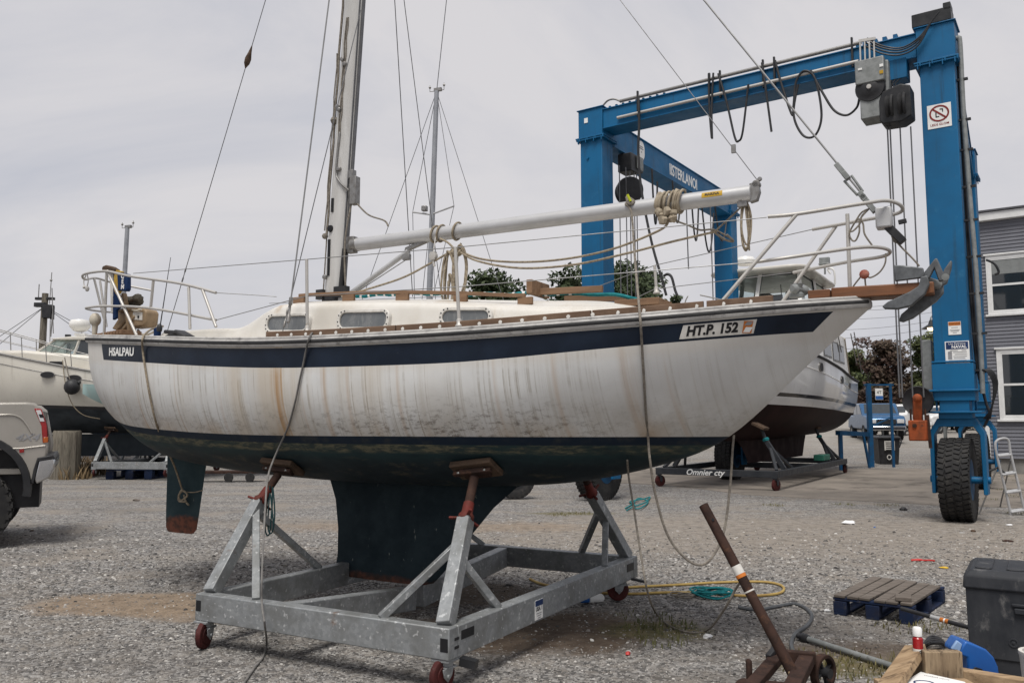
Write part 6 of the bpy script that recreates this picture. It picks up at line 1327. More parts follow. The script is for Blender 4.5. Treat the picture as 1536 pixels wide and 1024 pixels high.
tp('reversing_lens', ((54, 615), (61, 615), (67, 632), (60, 632)), -.018, .25, M['clear'], lt, .004); tp('amber_lens', ((65, 656), (72, 655), (72, 663), (65, 664)), -.018, .25, M['amber'], lt, .004); tp('dark_band', ((58, 621), (64, 621), (66, 626), (60, 626)), -.021, .25, M['inkblack'], lt, 0)
tp('side_marker', ((29, 674), (36, 673), (36, 678), (29, 679)), -.012, .03, M['taillight'], bed, .003)
bu = tp('rear_bumper', ((58, 690), (80, 686), (83, 690), (82, 702), (74, 716), (54, 726), (51, 718)), -.02, 1.98, M['chrome'], None, .02)
tp('bumper_step', ((56, 686), (80, 682), (83, 688), (58, 692), (54, 712), (50, 726), (46, 724), (50, 704)), -.025, 2.0, M['blackpl'], bu, .01)
c_ = T_(40, 656); text('badge_lettering', '4X4', .125, M['inkgrey'], bed, flatmap((c_.x, -.004, c_.z), (1, 0, 0), (0, 0, 1)), shear=.35, bold=.002, sx=1.25, ext=.002)
tyre('tyre', (0, .14, wz), .52, .30, trk, (0, 1, 0), .24, 26, 'grey'); tyre('tyre', (0, 1.84, wz), .52, .30, trk, (0, 1, 0), .24, 26, 'grey'); tyre('tyre', (-3.7, .14, wz), .52, .30, trk, (0, 1, 0), .24, 26, 'grey'); tyre('tyre', (-3.7, 1.84, wz), .52, .30, trk, (0, 1, 0), .24, 26, 'grey')
q = MB(); q.tube([(0, .1, wz), (0, 1.9, wz)], .07, 10); q.box((-2.0, .99, .62), (4.6, .9, .16)); q.tube([(.1, .4, .70), (.62, .4, .68)], .05, 10); q.build('chassis', M['black'], trk)
q = MB(); cabp = [(-1.8, .72), (-1.8, 1.88), (-2.0, 2.62), (-2.25, 2.68), (-3.25, 2.66), (-3.95, 1.92), (-5.0, 1.78), (-5.1, 1.0), (-4.4, .95)]+[(-3.7+R_*1.1*math.cos(a), wz+R_*1.1*math.sin(a)) for a in np.linspace(PI-.2, .2, 14)]+[(-3.0, .72)]
q.prism(cabp, (0, .02, 0), (1, 0, 0), (0, 0, 1), (0, 1.94, 0)); cb_ = q.build('cab', M['paint_truck'], trk, bevel=.04, seg=3)
for y in (.012, 1.968):
    q = MB(); q.prism([(-2.0, 1.95), (-2.14, 2.5), (-2.62, 2.52), (-2.65, 1.95)], (0, y, 0), (1, 0, 0), (0, 0, 1), (0, .004, 0)); q.prism([(-2.75, 1.95), (-2.72, 2.52), (-3.22, 2.52), (-3.75, 1.96)], (0, y, 0), (1, 0, 0), (0, 0, 1), (0, .004, 0)); q.build('side_window', M['glass'], cb_)
# ---------------------------------------------------------------- grey clapboard building
BD = Fr((17.7, 26.0, 0), math.atan2(-.571, .821))
bld = thing('clapboard_building', 'two storey grey clapboard building with white framed windows at the right edge', 'building', BD)
X0, X1, Z0, Z1, DP = -2.62, 9.0, .50, 8.32, 9.0
q = MB(); rows = []; n_ = 66
for i in range(n_):
    z = Z0+(Z1-Z0)*i/n_; z2 = Z0+(Z1-Z0)*(i+1)/n_
    rows += [[(X0, DP, z), (X0, -.024, z), (X1, -.024, z), (X1, DP, z)], [(X0, DP, z2), (X0, 0, z2), (X1, 0, z2), (X1, DP, z2)]]
q.loft(rows); wl_ = q.build('wall', M['siding'], bld, ang=20)
q = MB(); q.box(((X0+X1)/2, DP/2, Z1+.14), (X1-X0+.4, DP+.4, .28)); q.build('fascia', M['trim'], bld, bevel=.02); q = MB(); q.box(((X0+X1)/2, DP/2, Z1+.32), (X1-X0+.5, DP+.5, .06)); q.build('roof', M['roofdk'], bld)
q = MB(); q.box(((X0+X1)/2, DP/2+.03, .1), (X1-X0-.06, DP-.06, .85)); q.build('foundation', M['found'], bld)
q = MB(); q.box((X0+.05, -.03, (Z0+Z1)/2), (.12, .05, Z1-Z0)); q.build('corner_board', M['trim'], wl_)
def win(x0, x1, z0, z1, curtain):
    w, h = x1-x0, z1-z0; cx, cz = (x0+x1)/2, (z0+z1)/2; q = MB(); po = [(-w/2, -h/2), (w/2, -h/2), (w/2, h/2), (-w/2, h/2)]; pi2 = [(-w/2+.13, -h/2+.13), (w/2-.13, -h/2+.13), (w/2-.13, h/2-.13), (-w/2+.13, h/2-.13)]
    q.ring(po, pi2, (cx, .02, cz), EX, EZ, (0, -.08, 0)); q.box((cx, -.055, z0+.0), (w+.14, .12, .07)); q.box((cx, -.05, z1+.02), (w+.1, .1, .06)); f = q.build('window', M['trim'], bld, bevel=.006)
    q = MB(); pi3 = [(a*.955, b*.955) for a, b in pi2]; q.ring(pi2, pi3, (cx, .0, cz), EX, EZ, (0, -.052, 0)); q.box((cx, -.03, cz), (w-.27, .05, .07)); q.build('sash', M['trim'], f)
    q = MB(); q.box((cx, -.030, cz), (w-.26, .01, h-.26)); q.build('pane', M['wglass'], f)
    if curtain: q = MB(); q.box((cx, -.038, z1-.13-(h-.26)*.15), (w-.3, .004, (h-.26)*.29)); q.build('blind', mat('blind_behind_glass', (.22, .23, .225), .3), f)
win(-2.36, -.72, 5.16, 7.16, True); win(-2.2, -.52, 1.72, 4.04, False); win(2.0, 3.6, 5.16, 7.16, True); win(2.2, 3.8, 1.72, 4.04, False)
q = MB(); q.box((-1.2, -.06, .42), (.12, .1, .16)); q.tube(cr([(-1.2, -.1, .4), (-1.15, -.14, .25), (-1.0, -.12, .15)], 5), .015, 6); q.build('outside_tap', M['black'], bld)
# ---------------------------------------------------------------- things in the gap under the hoist
RKF = Fr((13.4, 31, gnd(13.4, 31)), 0)
rk_ = thing('blue_gate_frame', 'blue tubular gate frame with a small sign beyond the cruiser stern', 'gate frame', RKF)
kx = lambda px, py: RKF.l(at(px, py, 31))
q = MB(); q.beam((kx(1305, 640).x, 0, 0), (kx(1305, 640).x, 0, kx(1305, 575).z), .15, .15); q.beam((kx(1338, 640).x, 0, 0), (kx(1338, 640).x, 0, kx(1338, 575).z), .08, .08); q.beam((kx(1296, 577).x, 0, kx(1300, 577).z), (kx(1340, 577).x, 0, kx(1300, 577).z), .06, .06); q.build('frame', M['bluefr'], rk_, split=False)
q = MB(); q.beam((kx(1305, 651).x-.09, -.02, kx(1305, 651).z), (kx(1225, 648).x, -2, kx(1225, 648).z), .16, .16); q.beam((kx(1305, 620).x, 0, kx(1305, 640).z), (kx(1338, 620).x, 0, kx(1338, 625).z), .05, .05); q.beam((kx(1230, 650).x, -1.9, kx(1230, 650).z), (kx(1230, 650).x, -1.9, 0), .12, .12); q.beam((kx(1286, 650).x, -.5, kx(1286, 650).z), (kx(1297, 690).x, -.4, .0), .07, .07); q.build('rail', M['bluefr'], rk_, split=False)
q = MB(); c_ = kx(1317, 591); q.box((c_.x, -.09, c_.z), (.28, .02, .42)); s_ = q.build('sign', M['white'], rk_); q = MB(); q.box((c_.x, -.102, c_.z-.13), (.27, .006, .13)); q.build('sign_band', M['litterb'], s_); text('sign_lettering', '4T', .16, M['inkblack'], s_, flatmap((c_.x, -.104, c_.z+.06), EX, EZ))
p = gz(1330, 698); BI = Fr((p.x, p.y, 0), -.1)
bi = thing('wheelie_bin', 'black wheeled bin with a white printed label beside the blue gate frame', 'bin', BI)
q = MB(); q.loft([[(-.36*k, -.36*k, z), (.36*k, -.36*k, z), (.36*k, .36*k, z), (-.36*k, .36*k, z)] for z, k in ((.04, .94), (.3, 1.0), (1.0, 1.12), (1.05, 1.18))], closed=True, cap=True); q.build('body', M['blackpl'], bi, bevel=.03)
q = MB(); q.loft([[(-.43*k, -.45*k, z), (.43*k, -.45*k, z), (.43*k, .45*k, z), (-.43*k, .45*k, z)] for z, k in ((1.05, 1), (1.1, 1.0), (1.16, .8))], closed=True, cap=True); q.tube(cr([(.4, .2, 1.0), (.55, .2, 1.05), (.62, .1, .95), (.5, 0, .7)], 5), .03, 6); q.build('lid', M['blackpl'], bi, bevel=.02)
q = MB(); q.box((0, -.425, .78), (.38, .01, .36)); lb_ = q.build('label', M['dirtywhite'], bi)
q = MB(); [q.box((dx, -.432, .9-.07*k), (w_, .006, .03)) for k, (w_, dx) in enumerate(((.3, 0), (.24, -.03), (.28, .01), (.2, -.04), (.3, 0)))]; q.build('label_line', M['inkblack'], lb_)
q = MB(); q.ring([(.09*a, .1*b) for a, b in circ(1, 16)], [(.06*a, .07*b) for a, b in circ(1, 16)], (-.02, -.395, .34), EX, EZ, (0, -.01, 0)); q.build('logo', M['dirtywhite'], bi)
p = gz(1408, 732); q = MB(); p0 = at(1407, 664, p.y); q.beam((0, 0, 0), (0, 0, p0.z), .09, .06); small('stake', 'thin rusty stake standing on the apron edge below the orange block', 'stake', q, M['rust'], (p.x, p.y, 0), 0, .005)
# street lamp with a lit bulb
p = at(1397, 490, 34); LM = Fr((p.x+.35, 34, gnd(p.x, 34))); lm = thing('street_lamp', 'lit lamp with a black hood on a grey post left of the hoist leg', 'street lamp', LM)
c_ = LM.l(p); q = MB(); q.tube([(0, 0, 0), (0, 0, c_.z+.1)], .07, 10); q.tube(cr([(0, 0, c_.z), (0, 0, c_.z+.35), (c_.x*.5, 0, c_.z+.5), (c_.x, 0, c_.z+.38), (c_.x, 0, c_.z+.2)], 6), .03, 8); q.build('lamp_post', M['grey'], lm)
q = MB(); q.lathe([(.06, .28), (.09, .2), (.12, .1), (.36, -.05), (.37, -.07), (.33, -.05), (.1, .06), (.001, .08)], c_, (0, 0, 1), 24); q.build('lamp_hood', M['black'], lm); q = MB(); q.ball(c_-V((0, 0, .05)), .15, 12, (1, 1, .75)); q.build('lamp_bulb', M['bulb'], lm)
# utility poles and wires across the back right
def wires():
    Yw = 72; a = at(1085, 560, Yw); b = at(1452, 520, Yw+6); ff = Fr((b.x, Yw+6, gnd(b.x, Yw+6))); t_ = thing('utility_pole', 'wooden utility pole behind the hoist leg carrying thin wires across the back', 'utility pole', ff)
    q = MB(); q.tube([(0, 0, 0), (0, 0, 13)], [.17, .11], 10); q.box((0, 0, 12.3), (2.2, .12, .14)); q.box((0, 0, 10.9), (1.6, .12, .14)); q.build('pole', M['pile'], t_, split=False)
    for k, (y0, y1) in enumerate(((447, 452), (463, 462), (482, 474), (497, 484), (515, 498), (452, 440))):
        A = ff.l(at(1100, y0+6, Yw)); Bq = ff.l(at(1452, y1-3, Yw+6)); q = MB(); q.tube([A.lerp(Bq, u)-V((0, 0, .9*4*u*(1-u))) for u in np.linspace(0, 1, 16)], .017, 5); q.build('wire', M['wire'], t_)
    f2 = Fr((at(1100, 500, Yw).x, Yw, gnd(0, Yw))); t2 = thing('utility_pole', 'wooden utility pole hidden behind the sailboat bow carrying the far wires', 'utility pole', f2)
    q = MB(); q.tube([(0, 0, 0), (0, 0, 9)], [.17, .11], 10); q.build('pole', M['pile'], t2)
wires()
# far vehicles
def vehicle(name, label, cat, loc, yaw, paint, kind):
    f = Fr(loc, yaw); r = thing(name, label, cat, f); w = .92      # local -x is the front
    if kind == 'pickup': pf = [(-2.75, .55), (-2.8, 1.05), (-2.6, 1.25), (-1.5, 1.32), (-.85, 1.92), (.75, 1.95), (1.0, 1.32), (2.7, 1.32), (2.75, .6)]; wn2 = [((-1.38, 1.36), (-.84, 1.84), (-.25, 1.86), (-.22, 1.36)), ((-.12, 1.36), (-.14, 1.86), (.66, 1.86), (.85, 1.36))]
    else: pf = [(-2.3, .5), (-2.38, 1.0), (-2.15, 1.15), (-1.2, 1.24), (-.5, 1.80), (1.7, 1.84), (2.2, 1.3), (2.3, .6)]; wn2 = [((-1.05, 1.28), (-.46, 1.72), (.2, 1.75), (.22, 1.28)), ((.32, 1.28), (.3, 1.75), (1.55, 1.75), (1.95, 1.28))]
    q = MB(); q.prism(pf, (0, -w, 0), EX, EZ, (0, 2*w, 0)); b = q.build('body', M[paint], r, bevel=.09, seg=3)
    for sy in (-1, 1):
        for k in wn2: q = MB(); q.prism(k, (0, sy*(w-.0), 0), EX, EZ, (0, sy*.01, 0)); q.build('side_window', M['glass'], b)
        q = MB(); q.box((pf[1][0]-.0, sy*.66, pf[1][1]-.08), (.12, .34, .2)); q.build('headlight', M['clear'], b, bevel=.02)
        for x in (-1.75, 1.7): tyre('tyre', (x, sy*(w-.1), .39), .39, .25, r, (0, 1, 0), .22, 16, 'grey')
    i0 = 3; (xa, za), (xb, zb) = pf[3], pf[4]; q = MB(); nx = V((-(zb-za), 0, xb-xa)).normalized()*.012
    q.add([V((xa+.08, -.78, za+.06))+nx, V((xa+.08, .78, za+.06))+nx, V((xb-.04, .7, zb-.05))+nx, V((xb-.04, -.7, zb-.05))+nx], [(0, 1, 2, 3)]); q.build('windscreen', M['glass'], b)
    q = MB(); q.box((pf[1][0]-.01, 0, pf[1][1]-.1), (.1, .9, .24)); q.build('grille', M['black'], b, bevel=.02); q = MB(); q.box((pf[0][0]-.04, 0, .62), (.18, 1.8, .22)); q.build('front_bumper', M['chrome'] if kind == 'pickup' else M[paint], b, bevel=.04)
    return r
def vat(px, Y): p = at(px, 640, Y); return (p.x, Y, gnd(p.x, Y))
vehicle('pickup_truck', 'blue pickup truck parked facing the camera behind the blue gate frame', 'pickup truck', vat(1313, 45), 1.35, 'bluecar', 'pickup')
vehicle('parked_car', 'white car parked beside the blue pickup beyond the apron', 'car', vat(1350, 50), .75, 'whitecar', 'car')
vehicle('parked_car', 'white car showing between the orange block and the hoist leg', 'car', vat(1425, 54), .3, 'whitecar', 'car')
# ---------------------------------------------------------------- trees
def tree(px, topy, wpx, Y, label, m, seed, dens=1.0, cat='tree', low=.35, ls=.15):
    rnd = random.Random(seed); p = at(px, topy, Y); z0 = gnd(p.x, Y); H = p.z-z0; R = wpx/1250*Y/2; f = Fr((p.x, Y, z0)); r = thing('tree' if cat == 'tree' else 'bush', label, cat, f)
    tk_ = MB(); ends = []
    tk_.tube(cr([(0, 0, -.1), (.05, .02, H*.25), (-.04, .05, H*.5), (.05, 0, H*.8)], 5), [.035*H*(1-.9*i/15)+.02 for i in range(16)], 10)
    nb = 13
    for i in range(nb):
        z = H*(low*.6+(.88-low*.6)*i/nb); a = i*2.4+rnd.uniform(-.4, .4); L = R*(.92-.5*((i/nb)-.35)**2)*rnd.uniform(.7, 1.05)*(1-.45*(i/nb)); e = V((L*math.cos(a), L*math.sin(a), min(z+L*rnd.uniform(.35, .8), H*.97))); mid = V((e.x*.5, e.y*.5, z+(e.z-z)*.35))
        tk_.tube(cr([(0, 0, z), mid, e], 4), [.013*H*(1-.8*k/8)+.008 for k in range(9)], 6); ends += [e, mid.lerp(e, .55), mid]
        for _ in range(2): e2 = mid+V((rnd.uniform(-1, 1), rnd.uniform(-1, 1), rnd.uniform(.1, .9)))*R*.45; tk_.tube([mid, e2], [.006*H, .006], 5); ends.append(e2)
    ends += [V((0, 0, H*.92)), V((.1*R, .1*R, H*.84)), V((-.2*R, 0, H*.88))]
    tk_.build('trunk', M['bark'], r, split=False)
    N = int(9000*dens); vs = []; 
    per = max(1, N//len(ends))
    for e in ends:
        cr_ = R*rnd.uniform(.22, .40)
        for _ in range(per):
            while True:
                q = V((rnd.uniform(-1, 1), rnd.uniform(-1, 1), rnd.uniform(-1, 1)))
                if .1 < q.length < 1: break
            c = e+V((q.x, q.y, q.z*.75))*cr_*(q.length**-.25); c.z = min(c.z, H*1.0+rnd.uniform(-.05, .02)*H)
            a = V((rnd.gauss(0, 1), rnd.gauss(0, 1), rnd.gauss(0, 1))).normalized(); b = a.orthogonal().normalized(); s1 = ls*rnd.uniform(.6, 1.3); s2 = s1*.6
            vs += [c-a*s1, c+b*s2, c+a*s1, c-b*s2]
    me = bpy.data.meshes.new('crown'); n4 = len(vs); me.vertices.add(n4); me.vertices.foreach_set('co', np.array([tuple(v) for v in vs], 'f').ravel()); me.loops.add(n4); me.loops.foreach_set('vertex_index', np.arange(n4)); me.polygons.add(n4//4); me.polygons.foreach_set('loop_start', np.arange(0, n4, 4)); me.polygons.foreach_set('loop_total', np.full(n4//4, 4)); me.update(); me.materials.append(M[m])
    o = bpy.data.objects.new('crown', me); COL.objects.link(o); o.parent = r; return r
tree(742, 396, 128, 46, 'round dark green tree showing above the cabin left of the hoist leg', 'leafg', 3)
tree(866, 398, 120, 50, 'dark green tree half hidden by the left hoist leg', 'leafg', 4)
tree(942, 386, 172, 46, 'broad dark green tree right of the left hoist leg under the boom', 'leafg', 5, 1.25)
tree(1014, 430, 60, 44, 'low green tree top just above the cabin beside the cruiser', 'leafg', 6, .5)
tree(1330, 508, 112, 64, 'reddish brown autumn tree beyond the parked vehicles', 'leafr', 8, .75, low=.15, ls=.17)
tree(1398, 498, 90, 60, 'green tree close to the left side of the right hoist leg', 'leafg2', 9, 1.0, low=.15, ls=.17)
tree(1285, 520, 70, 70, 'olive green tree behind the stern of the motor cruiser', 'leafg2', 10, .7, low=.15, ls=.17)
tree(1440, 520, 100, 68, 'dark green tree behind the right hoist leg', 'leafg', 11, .8, low=.15, ls=.18)
for k, (px, ty, w, Y, lb_, m_) in enumerate(((1300, 588, 80, 66, 'low reddish hedge bush at the foot of the autumn tree', 'leafr'), (1362, 582, 90, 68, 'dense green hedge bush behind the white car', 'leafg2'), (1425, 585, 90, 70, 'dense dark hedge bush behind the hoist wheel', 'leafg'))): tree(px, ty, w, Y, lb_, m_, 20+k, .6, 'bush', .02, .16)
# ---------------------------------------------------------------- foreground right
def wm(name, label, cat, mb, m, org, bevel=0.0, group=None, **k): return mb.build(name, M[m] if isinstance(m, str) else m, label=label, cat=cat, bevel=bevel, group=group, org=tuple(org), **k)
# aluminium step ladder by the hoist wheel
p = gz(1512, 772); SL = Fr((p.x, p.y, 0), 0); sl2 = thing('step_ladder', 'small aluminium step ladder standing beside the right front tyre of the hoist', 'ladder', SL)
A_ = lambda px, py, dy=0: SL.l(at(px, py, p.y+dy))
q = MB(); q.tube(cr([A_(1517, 774), A_(1507, 730), A_(1497, 690), A_(1493, 668), A_(1496, 660), A_(1506, 657), A_(1513, 661), A_(1516, 680), A_(1527, 725), A_(1538, 770)], 6), .022, 8); q.build('side_rail', M['alu'], sl2)
for a, b in (((1502, 711), (1522, 708)), ((1508, 738), (1530, 735)), ((1515, 767), (1536, 764)), ((1496, 683), (1515, 681))): q = MB(); q.beam(A_(*a), A_(*b), .10, .028, up=(0, -.3, 1)); q.build('step', M['alu'], sl2, bevel=.004)
q = MB(); q.tube([A_(1496, 700, .05), A_(1467, 775, .1)], .014, 6); q.tube([A_(1516, 690, .05), A_(1500, 760, .45)], .014, 6); q.build('rear_leg', M['steeld'], sl2)
q = MB(); q.tube([A_(1484, 706, .1), A_(1497, 701, .05), A_(1510, 712, .0)], .022, 8); q.build('hinge_bar', M['black'], sl2)
# blue pallet with grey boards
c1, c2, c3 = gz(1250, 921), gz(1371, 938), gz(1424, 904); PW = (c2-c1).length; PD = (c3-c2).length; yw = math.atan2((c2-c1).y, (c2-c1).x)
PF = Fr((c1.x, c1.y, 0), yw); pal = thing('pallet', 'worn pallet with grey boards and blue painted sides lying on the gravel', 'pallet', PF)
PH = .145; rnd = random.Random(3)
for i in range(6):
    w = PW/6; z = PH+.011; q = MB(); x = w*(i+.5); y1 = PD-.02 if i < 4 else PD-.02-.06*(i-3); q.box((x, y1/2+.0, z+rnd.uniform(-.002, .003)), (w*.84, y1, .022), Matrix.Rotation(rnd.uniform(-.02, .02), 3, 'Z')); q.build('board', M['palletw'], pal, bevel=.004)
for y in (.05, PD/2, PD-.06):
    q = MB(); q.box((PW/2, y, PH-.012), (PW, .09, .022)); q.build('stringer', M['palletb'], pal, bevel=.003)
    for x in (.055, PW/2, PW-.055): q = MB(); q.box((x, y, PH/2-.005), (.11, .10, PH-.05)); q.build('block', M['palletb'], pal, bevel=.005)
for x in (.055, PW/2, PW-.055): q = MB(); q.box((x, PD/2, .012), (.10, PD, .02)); q.build('base_board', M['palletb'], pal, bevel=.003)
q = MB(); q.box((PW*.84, .12, PH+.042), (.12, .16, .036), Matrix.Rotation(.25, 3, 'Z')); q.build('loose_block', M['palletw'], pal, bevel=.006)
pp2 = gz(158, 719); dup(pal, (pp2.x, pp2.y, 0), .05, 'dark blue pallet under the empty galvanised cradle on the left', 2.1, skip=('loose_block',))
# scuffed plastic dock box
p = gz(1456, 1008); CB = Fr((p.x, p.y, 0), -.56); cbx = thing('storage_box', 'scuffed dark grey plastic storage box at the right edge behind the blue jug', 'box', CB)
q = MB(); q.loft([[(x0, 0+t, z), (.92-x0, 0+t, z), (.92-x0, .62-t, z), (x0, .62-t, z)] for z, x0, t in ((0, .03, .02), (.10, .02, .01), (.105, .0, -.0), (.55, -.005, -.005))], closed=True, cap=True); bo_ = q.build('body', M['crate'], cbx, bevel=.018, seg=3)
q = MB(); q.loft([[(-.02+t, -.02+t, z), (.94-t, -.02+t, z), (.94-t, .64-t, z), (-.02+t, .64-t, z)] for z, t in ((.535, 0), (.625, .008), (.655, .045))], closed=True, cap=True); li = q.build('lid', M['crate'], cbx, bevel=.016, seg=3)
for k in range(5): q = MB(); q.prism(rrect(.10, .46, .02, 3), (.10+.18*k, .31, .652), EX, (0, 1, 0), (0, 0, .013)); q.build('lid_rib', M['crate'], li, bevel=.006)
q = MB(); q.box((.33, -.012, .42), (.13, .03, .035)); q.box((.33, -.008, .455), (.16, .02, .02)); q.build('latch', M['crate'], bo_, bevel=.006)
q = MB(); q.box((.35, -.004, .27), (.014, .008, .24)); q.build('groove', M['inkblack'], bo_, bevel=.003); q = MB(); q.ring(circ(.028, 18), circ(.020, 18), (.25, -.0, .22), EX, EZ, (0, -.006, 0)); q.lathe([(.001, 0), (.01, 0), (.008, .006), (.001, .007)], (.25, -.0, .22), (0, -1, 0), 10); q.build('moulded_boss', M['crate'], bo_)
# blue jug tipped on its side
def jp(x, y): return (1310+x/6.797, 930+y/6.797)
o = at(1455, 1004, 4.98); q = MB(); poly = [jp(*a) for a in ((805, 262), (868, 176), (935, 198), (1075, 258), (1150, 335), (1195, 435), (1207, 525), (1185, 535), (1140, 528), (1112, 500), (1030, 478), (1022, 515), (890, 500), (882, 340), (800, 310))]
P = [at(a, b, 4.98) for a, b in poly]; q.prism([(v.x-o.x, v.z-o.z) for v in P], (0, -.08, 0), EX, EZ, (0, .17, 0))
jg = thing('plastic_jug', 'bright blue plastic jug lying tipped against the grey storage box', 'jug', Fr(tuple(o))); jb = q.build('body', M['bluejug'], jg, bevel=.032, seg=3)
q = MB(); P = [at(*jp(*a), 4.9) for a in ((792, 290), (852, 200), (905, 240), (880, 320))]; q.prism([(v.x-o.x, v.z-o.z) for v in P], (0, -.086, 0), EX, EZ, (0, .02, 0)); q.build('label', mat('pale_blue_label', (.25, .38, .6), .4), jb, bevel=.006)
q = MB(); P = [at(*jp(*a), 4.9) for a in ((1000, 505), (1035, 470), (1110, 492), (1112, 520))]; q.prism([(v.x-o.x, v.z-o.z) for v in P], (0, -.087, 0), EX, EZ, (0, .01, 0)); q.build('handle_recess', M['inkblack'], jb, bevel=.004)
p = at(1566, 1015, 4.9); q = MB(); q.lathe([(.10, 0), (.115, .28), (.12, .29), (.12, .31), (.10, .31), (.09, .02)], (p.x, p.y, 0), (0, 0, 1), 24); wm('bucket', 'dirty white bucket cut off by the right edge in front of the storage box', 'bucket', q, 'dirtywhite', (p.x, p.y, 0))
# rough timber box with bottle and leaflet
tb_o = at(1390, 1024, 4.75); TBF = Fr((tb_o.x, tb_o.y, 0)); tbx = thing('timber_box', 'rough box of weathered boards at the bottom right holding a bottle and leaflet', 'timber box', TBF)
def tl(px, py, Y): return TBF.l(at(px, py, Y))
a, b = tl(1384, 975, 4.75), tl(1440, 978, 4.75); q = MB(); q.box(((a.x+b.x)/2, 0, a.z/2), (b.x-a.x, .055, a.z)); q.build('board', M['timberv'], tbx, bevel=.006)
a, b = tl(1441, 1002, 4.78), tl(1600, 1030, 4.5); q = MB(); a2 = V((a.x, a.y, a.z/2)); b2 = V((b.x, b.y, a.z/2-.005)); q.beam(a2, b2, .07, a.z); q.build('board', M['timber'], tbx, bevel=.006)
a, b = tl(1374, 972, 4.90), tl(1320, 1050, 4.35); q = MB(); q.beam(a, b, .115, .05, up=(-.35, 0, 1)); q.build('board', M['timber'], tbx, bevel=.006); q = MB(); q.beam(V((a.x, a.y+.02, 0)), V((a.x, a.y+.02, a.z-.02)), .07, .07); q.build('board', M['timberv'], tbx, bevel=.005)
zz = .235; a, b = gz(1345, 1035, zz), gz(1470, 1030, zz); q = MB(); q.box((TBF.l(a).x*.5+TBF.l(b).x*.5, -.22, zz-.02), (.5, .32, .03)); q.build('shelf', M['timber'], tbx, bevel=.004)
pts = [gz(*k, zz) for k in ((1381, 1009), (1447, 1024), (1480, 1060), (1300, 1060))]; o = V((pts[0].x, pts[0].y, zz)); q = MB(); q.prism([(v.x-o.x, v.y-o.y) for v in pts], (0, 0, -.004), EX, (0, 1, 0), (0, 0, .012)); lf = thing('leaflet', 'white printed leaflet with a blue ring lying on the timber box', 'leaflet', Fr(tuple(o))); lo = q.build('sheet', M['paper'], lf)
c_ = gz(1383, 1024, zz)-o; q = MB(); q.ring([(1.25*a, b) for a, b in circ(.042, 28)], [(1.25*a, b) for a, b in circ(.034, 28)], (c_.x, c_.y-.02, .008), EX, (0, 1, 0), (0, 0, .002)); q.build('printed_ring', M['inkblue'], lo)
d_ = (gz(1440, 1022, zz)-gz(1383, 1011, zz)).normalized(); c_ = gz(1405, 1018, zz)-o; text('printed_lettering', 'HARBOR NEWS', .018, M['inkgrey'], lo, flatmap((c_.x, c_.y, .0085), d_, V((-d_.y, d_.x, 0))), ext=.0003)
p = at(1378, 991, 4.80); BT = Fr(tuple(p)); btl = thing('bottle', 'small red bottle with white cap and label standing on the timber box', 'bottle', BT)
q = MB(); q.lathe([(.022, 0), (.027, .004), (.027, .125), (.018, .135), (.016, .14)], (0, 0, 0), (0, 0, 1), 20); bb = q.build('body', M['redbottle'], btl); q = MB(); q.lathe([(.0272, .028), (.0278, .028), (.0278, .070), (.0272, .070)], (0, 0, 0), (0, 0, 1), 20); q.build('label', M['dirtywhite'], bb); q = MB(); q.lathe([(.024, .137), (.025, .14), (.024, .178), (.019, .185), (.001, .187)], (0, 0, 0), (0, 0, 1), 20); q.build('cap', M['white'], btl)
q = MB(); q.box((.002, -.0275, .05), (.02, .002, .006)); q.box((0, -.0275, .06), (.012, .002, .005)); q.build('label_line', M['inkblack'], bb)
# rusty hand dolly with its long pipe handle
b0, t0 = at(1191, 1012, 4.86), at(1055, 757, 5.15); DO = Fr((b0.x, b0.y, 0)); dol = thing('boat_dolly', 'rusty iron dolly with a long brown pipe handle leaning up to the left', 'dolly', DO)
d0 = lambda px, py, z=.2: DO.l(gz(px, py, z))
B0, T0 = DO.l(b0), DO.l(t0); hd = MB(); hd.tube([B0-(T0-B0)*.03, B0.lerp(T0, .33), T0], [.034, .030, .029], 14, cap=True); ho = hd.build('pipe_handle', M['rust'], dol)
ax = (T0-B0).normalized()
for u0, u1, m_ in ((.575, .625, 'dirtywhite'), (.555, .574, 'labelor'), (.47, .478, 'dirtywhite')): q = MB(); q.lathe([(.0302, 0), (.0312, .001), (.0312, (u1-u0)*(T0-B0).length), (.0302, (u1-u0)*(T0-B0).length+.001)], B0.lerp(T0, u0), ax, 16); q.build('tape', M[m_], ho)
q = MB(); q.lathe([(.001, 0), (.009, 0), (.009, .006), (.001, .006)], B0.lerp(T0, .90)+V((.0, -.028, .01)), (0, -1, .2), 10); q.lathe([(.024, 0), (.024, .003), (.001, .003)], T0, ax, 12); q.build('hole', M['inkblack'], ho)
for a, b, m_, w, h in (((1168, 983), (1110, 1050), 'rust', .075, .05), ((1212, 985), (1182, 1045), 'rust', .085, .06), ((1180, 996), (1200, 1040), 'timber', .035, .04)):
    q = MB(); q.beam(d0(*a), d0(*b), w, h); q.build('frame_bar', M[m_], dol, bevel=.006)
q = MB(); q.beam(d0(1165, 982, .21), d0(1224, 987, .21), .05, .07); q.build('frame_bar', M['rust'], dol, bevel=.006); q = MB(); q.beam(d0(1112, 1026, .16), d0(1200, 1034, .16), .05, .06); q.build('frame_bar', M['rust'], dol, bevel=.006)
q = MB(); a = d0(1124, 1018, .17); q.beam(a-V((0, 0, .05)), a+V((0, 0, .11)), .05, .03); q.build('stub_post', M['rust'], dol, bevel=.012)
q = MB(); q.beam(d0(1152, 985, .22), d0(1164, 970, .26), .035, .03); q.build('catch', M['black'], dol, bevel=.005)
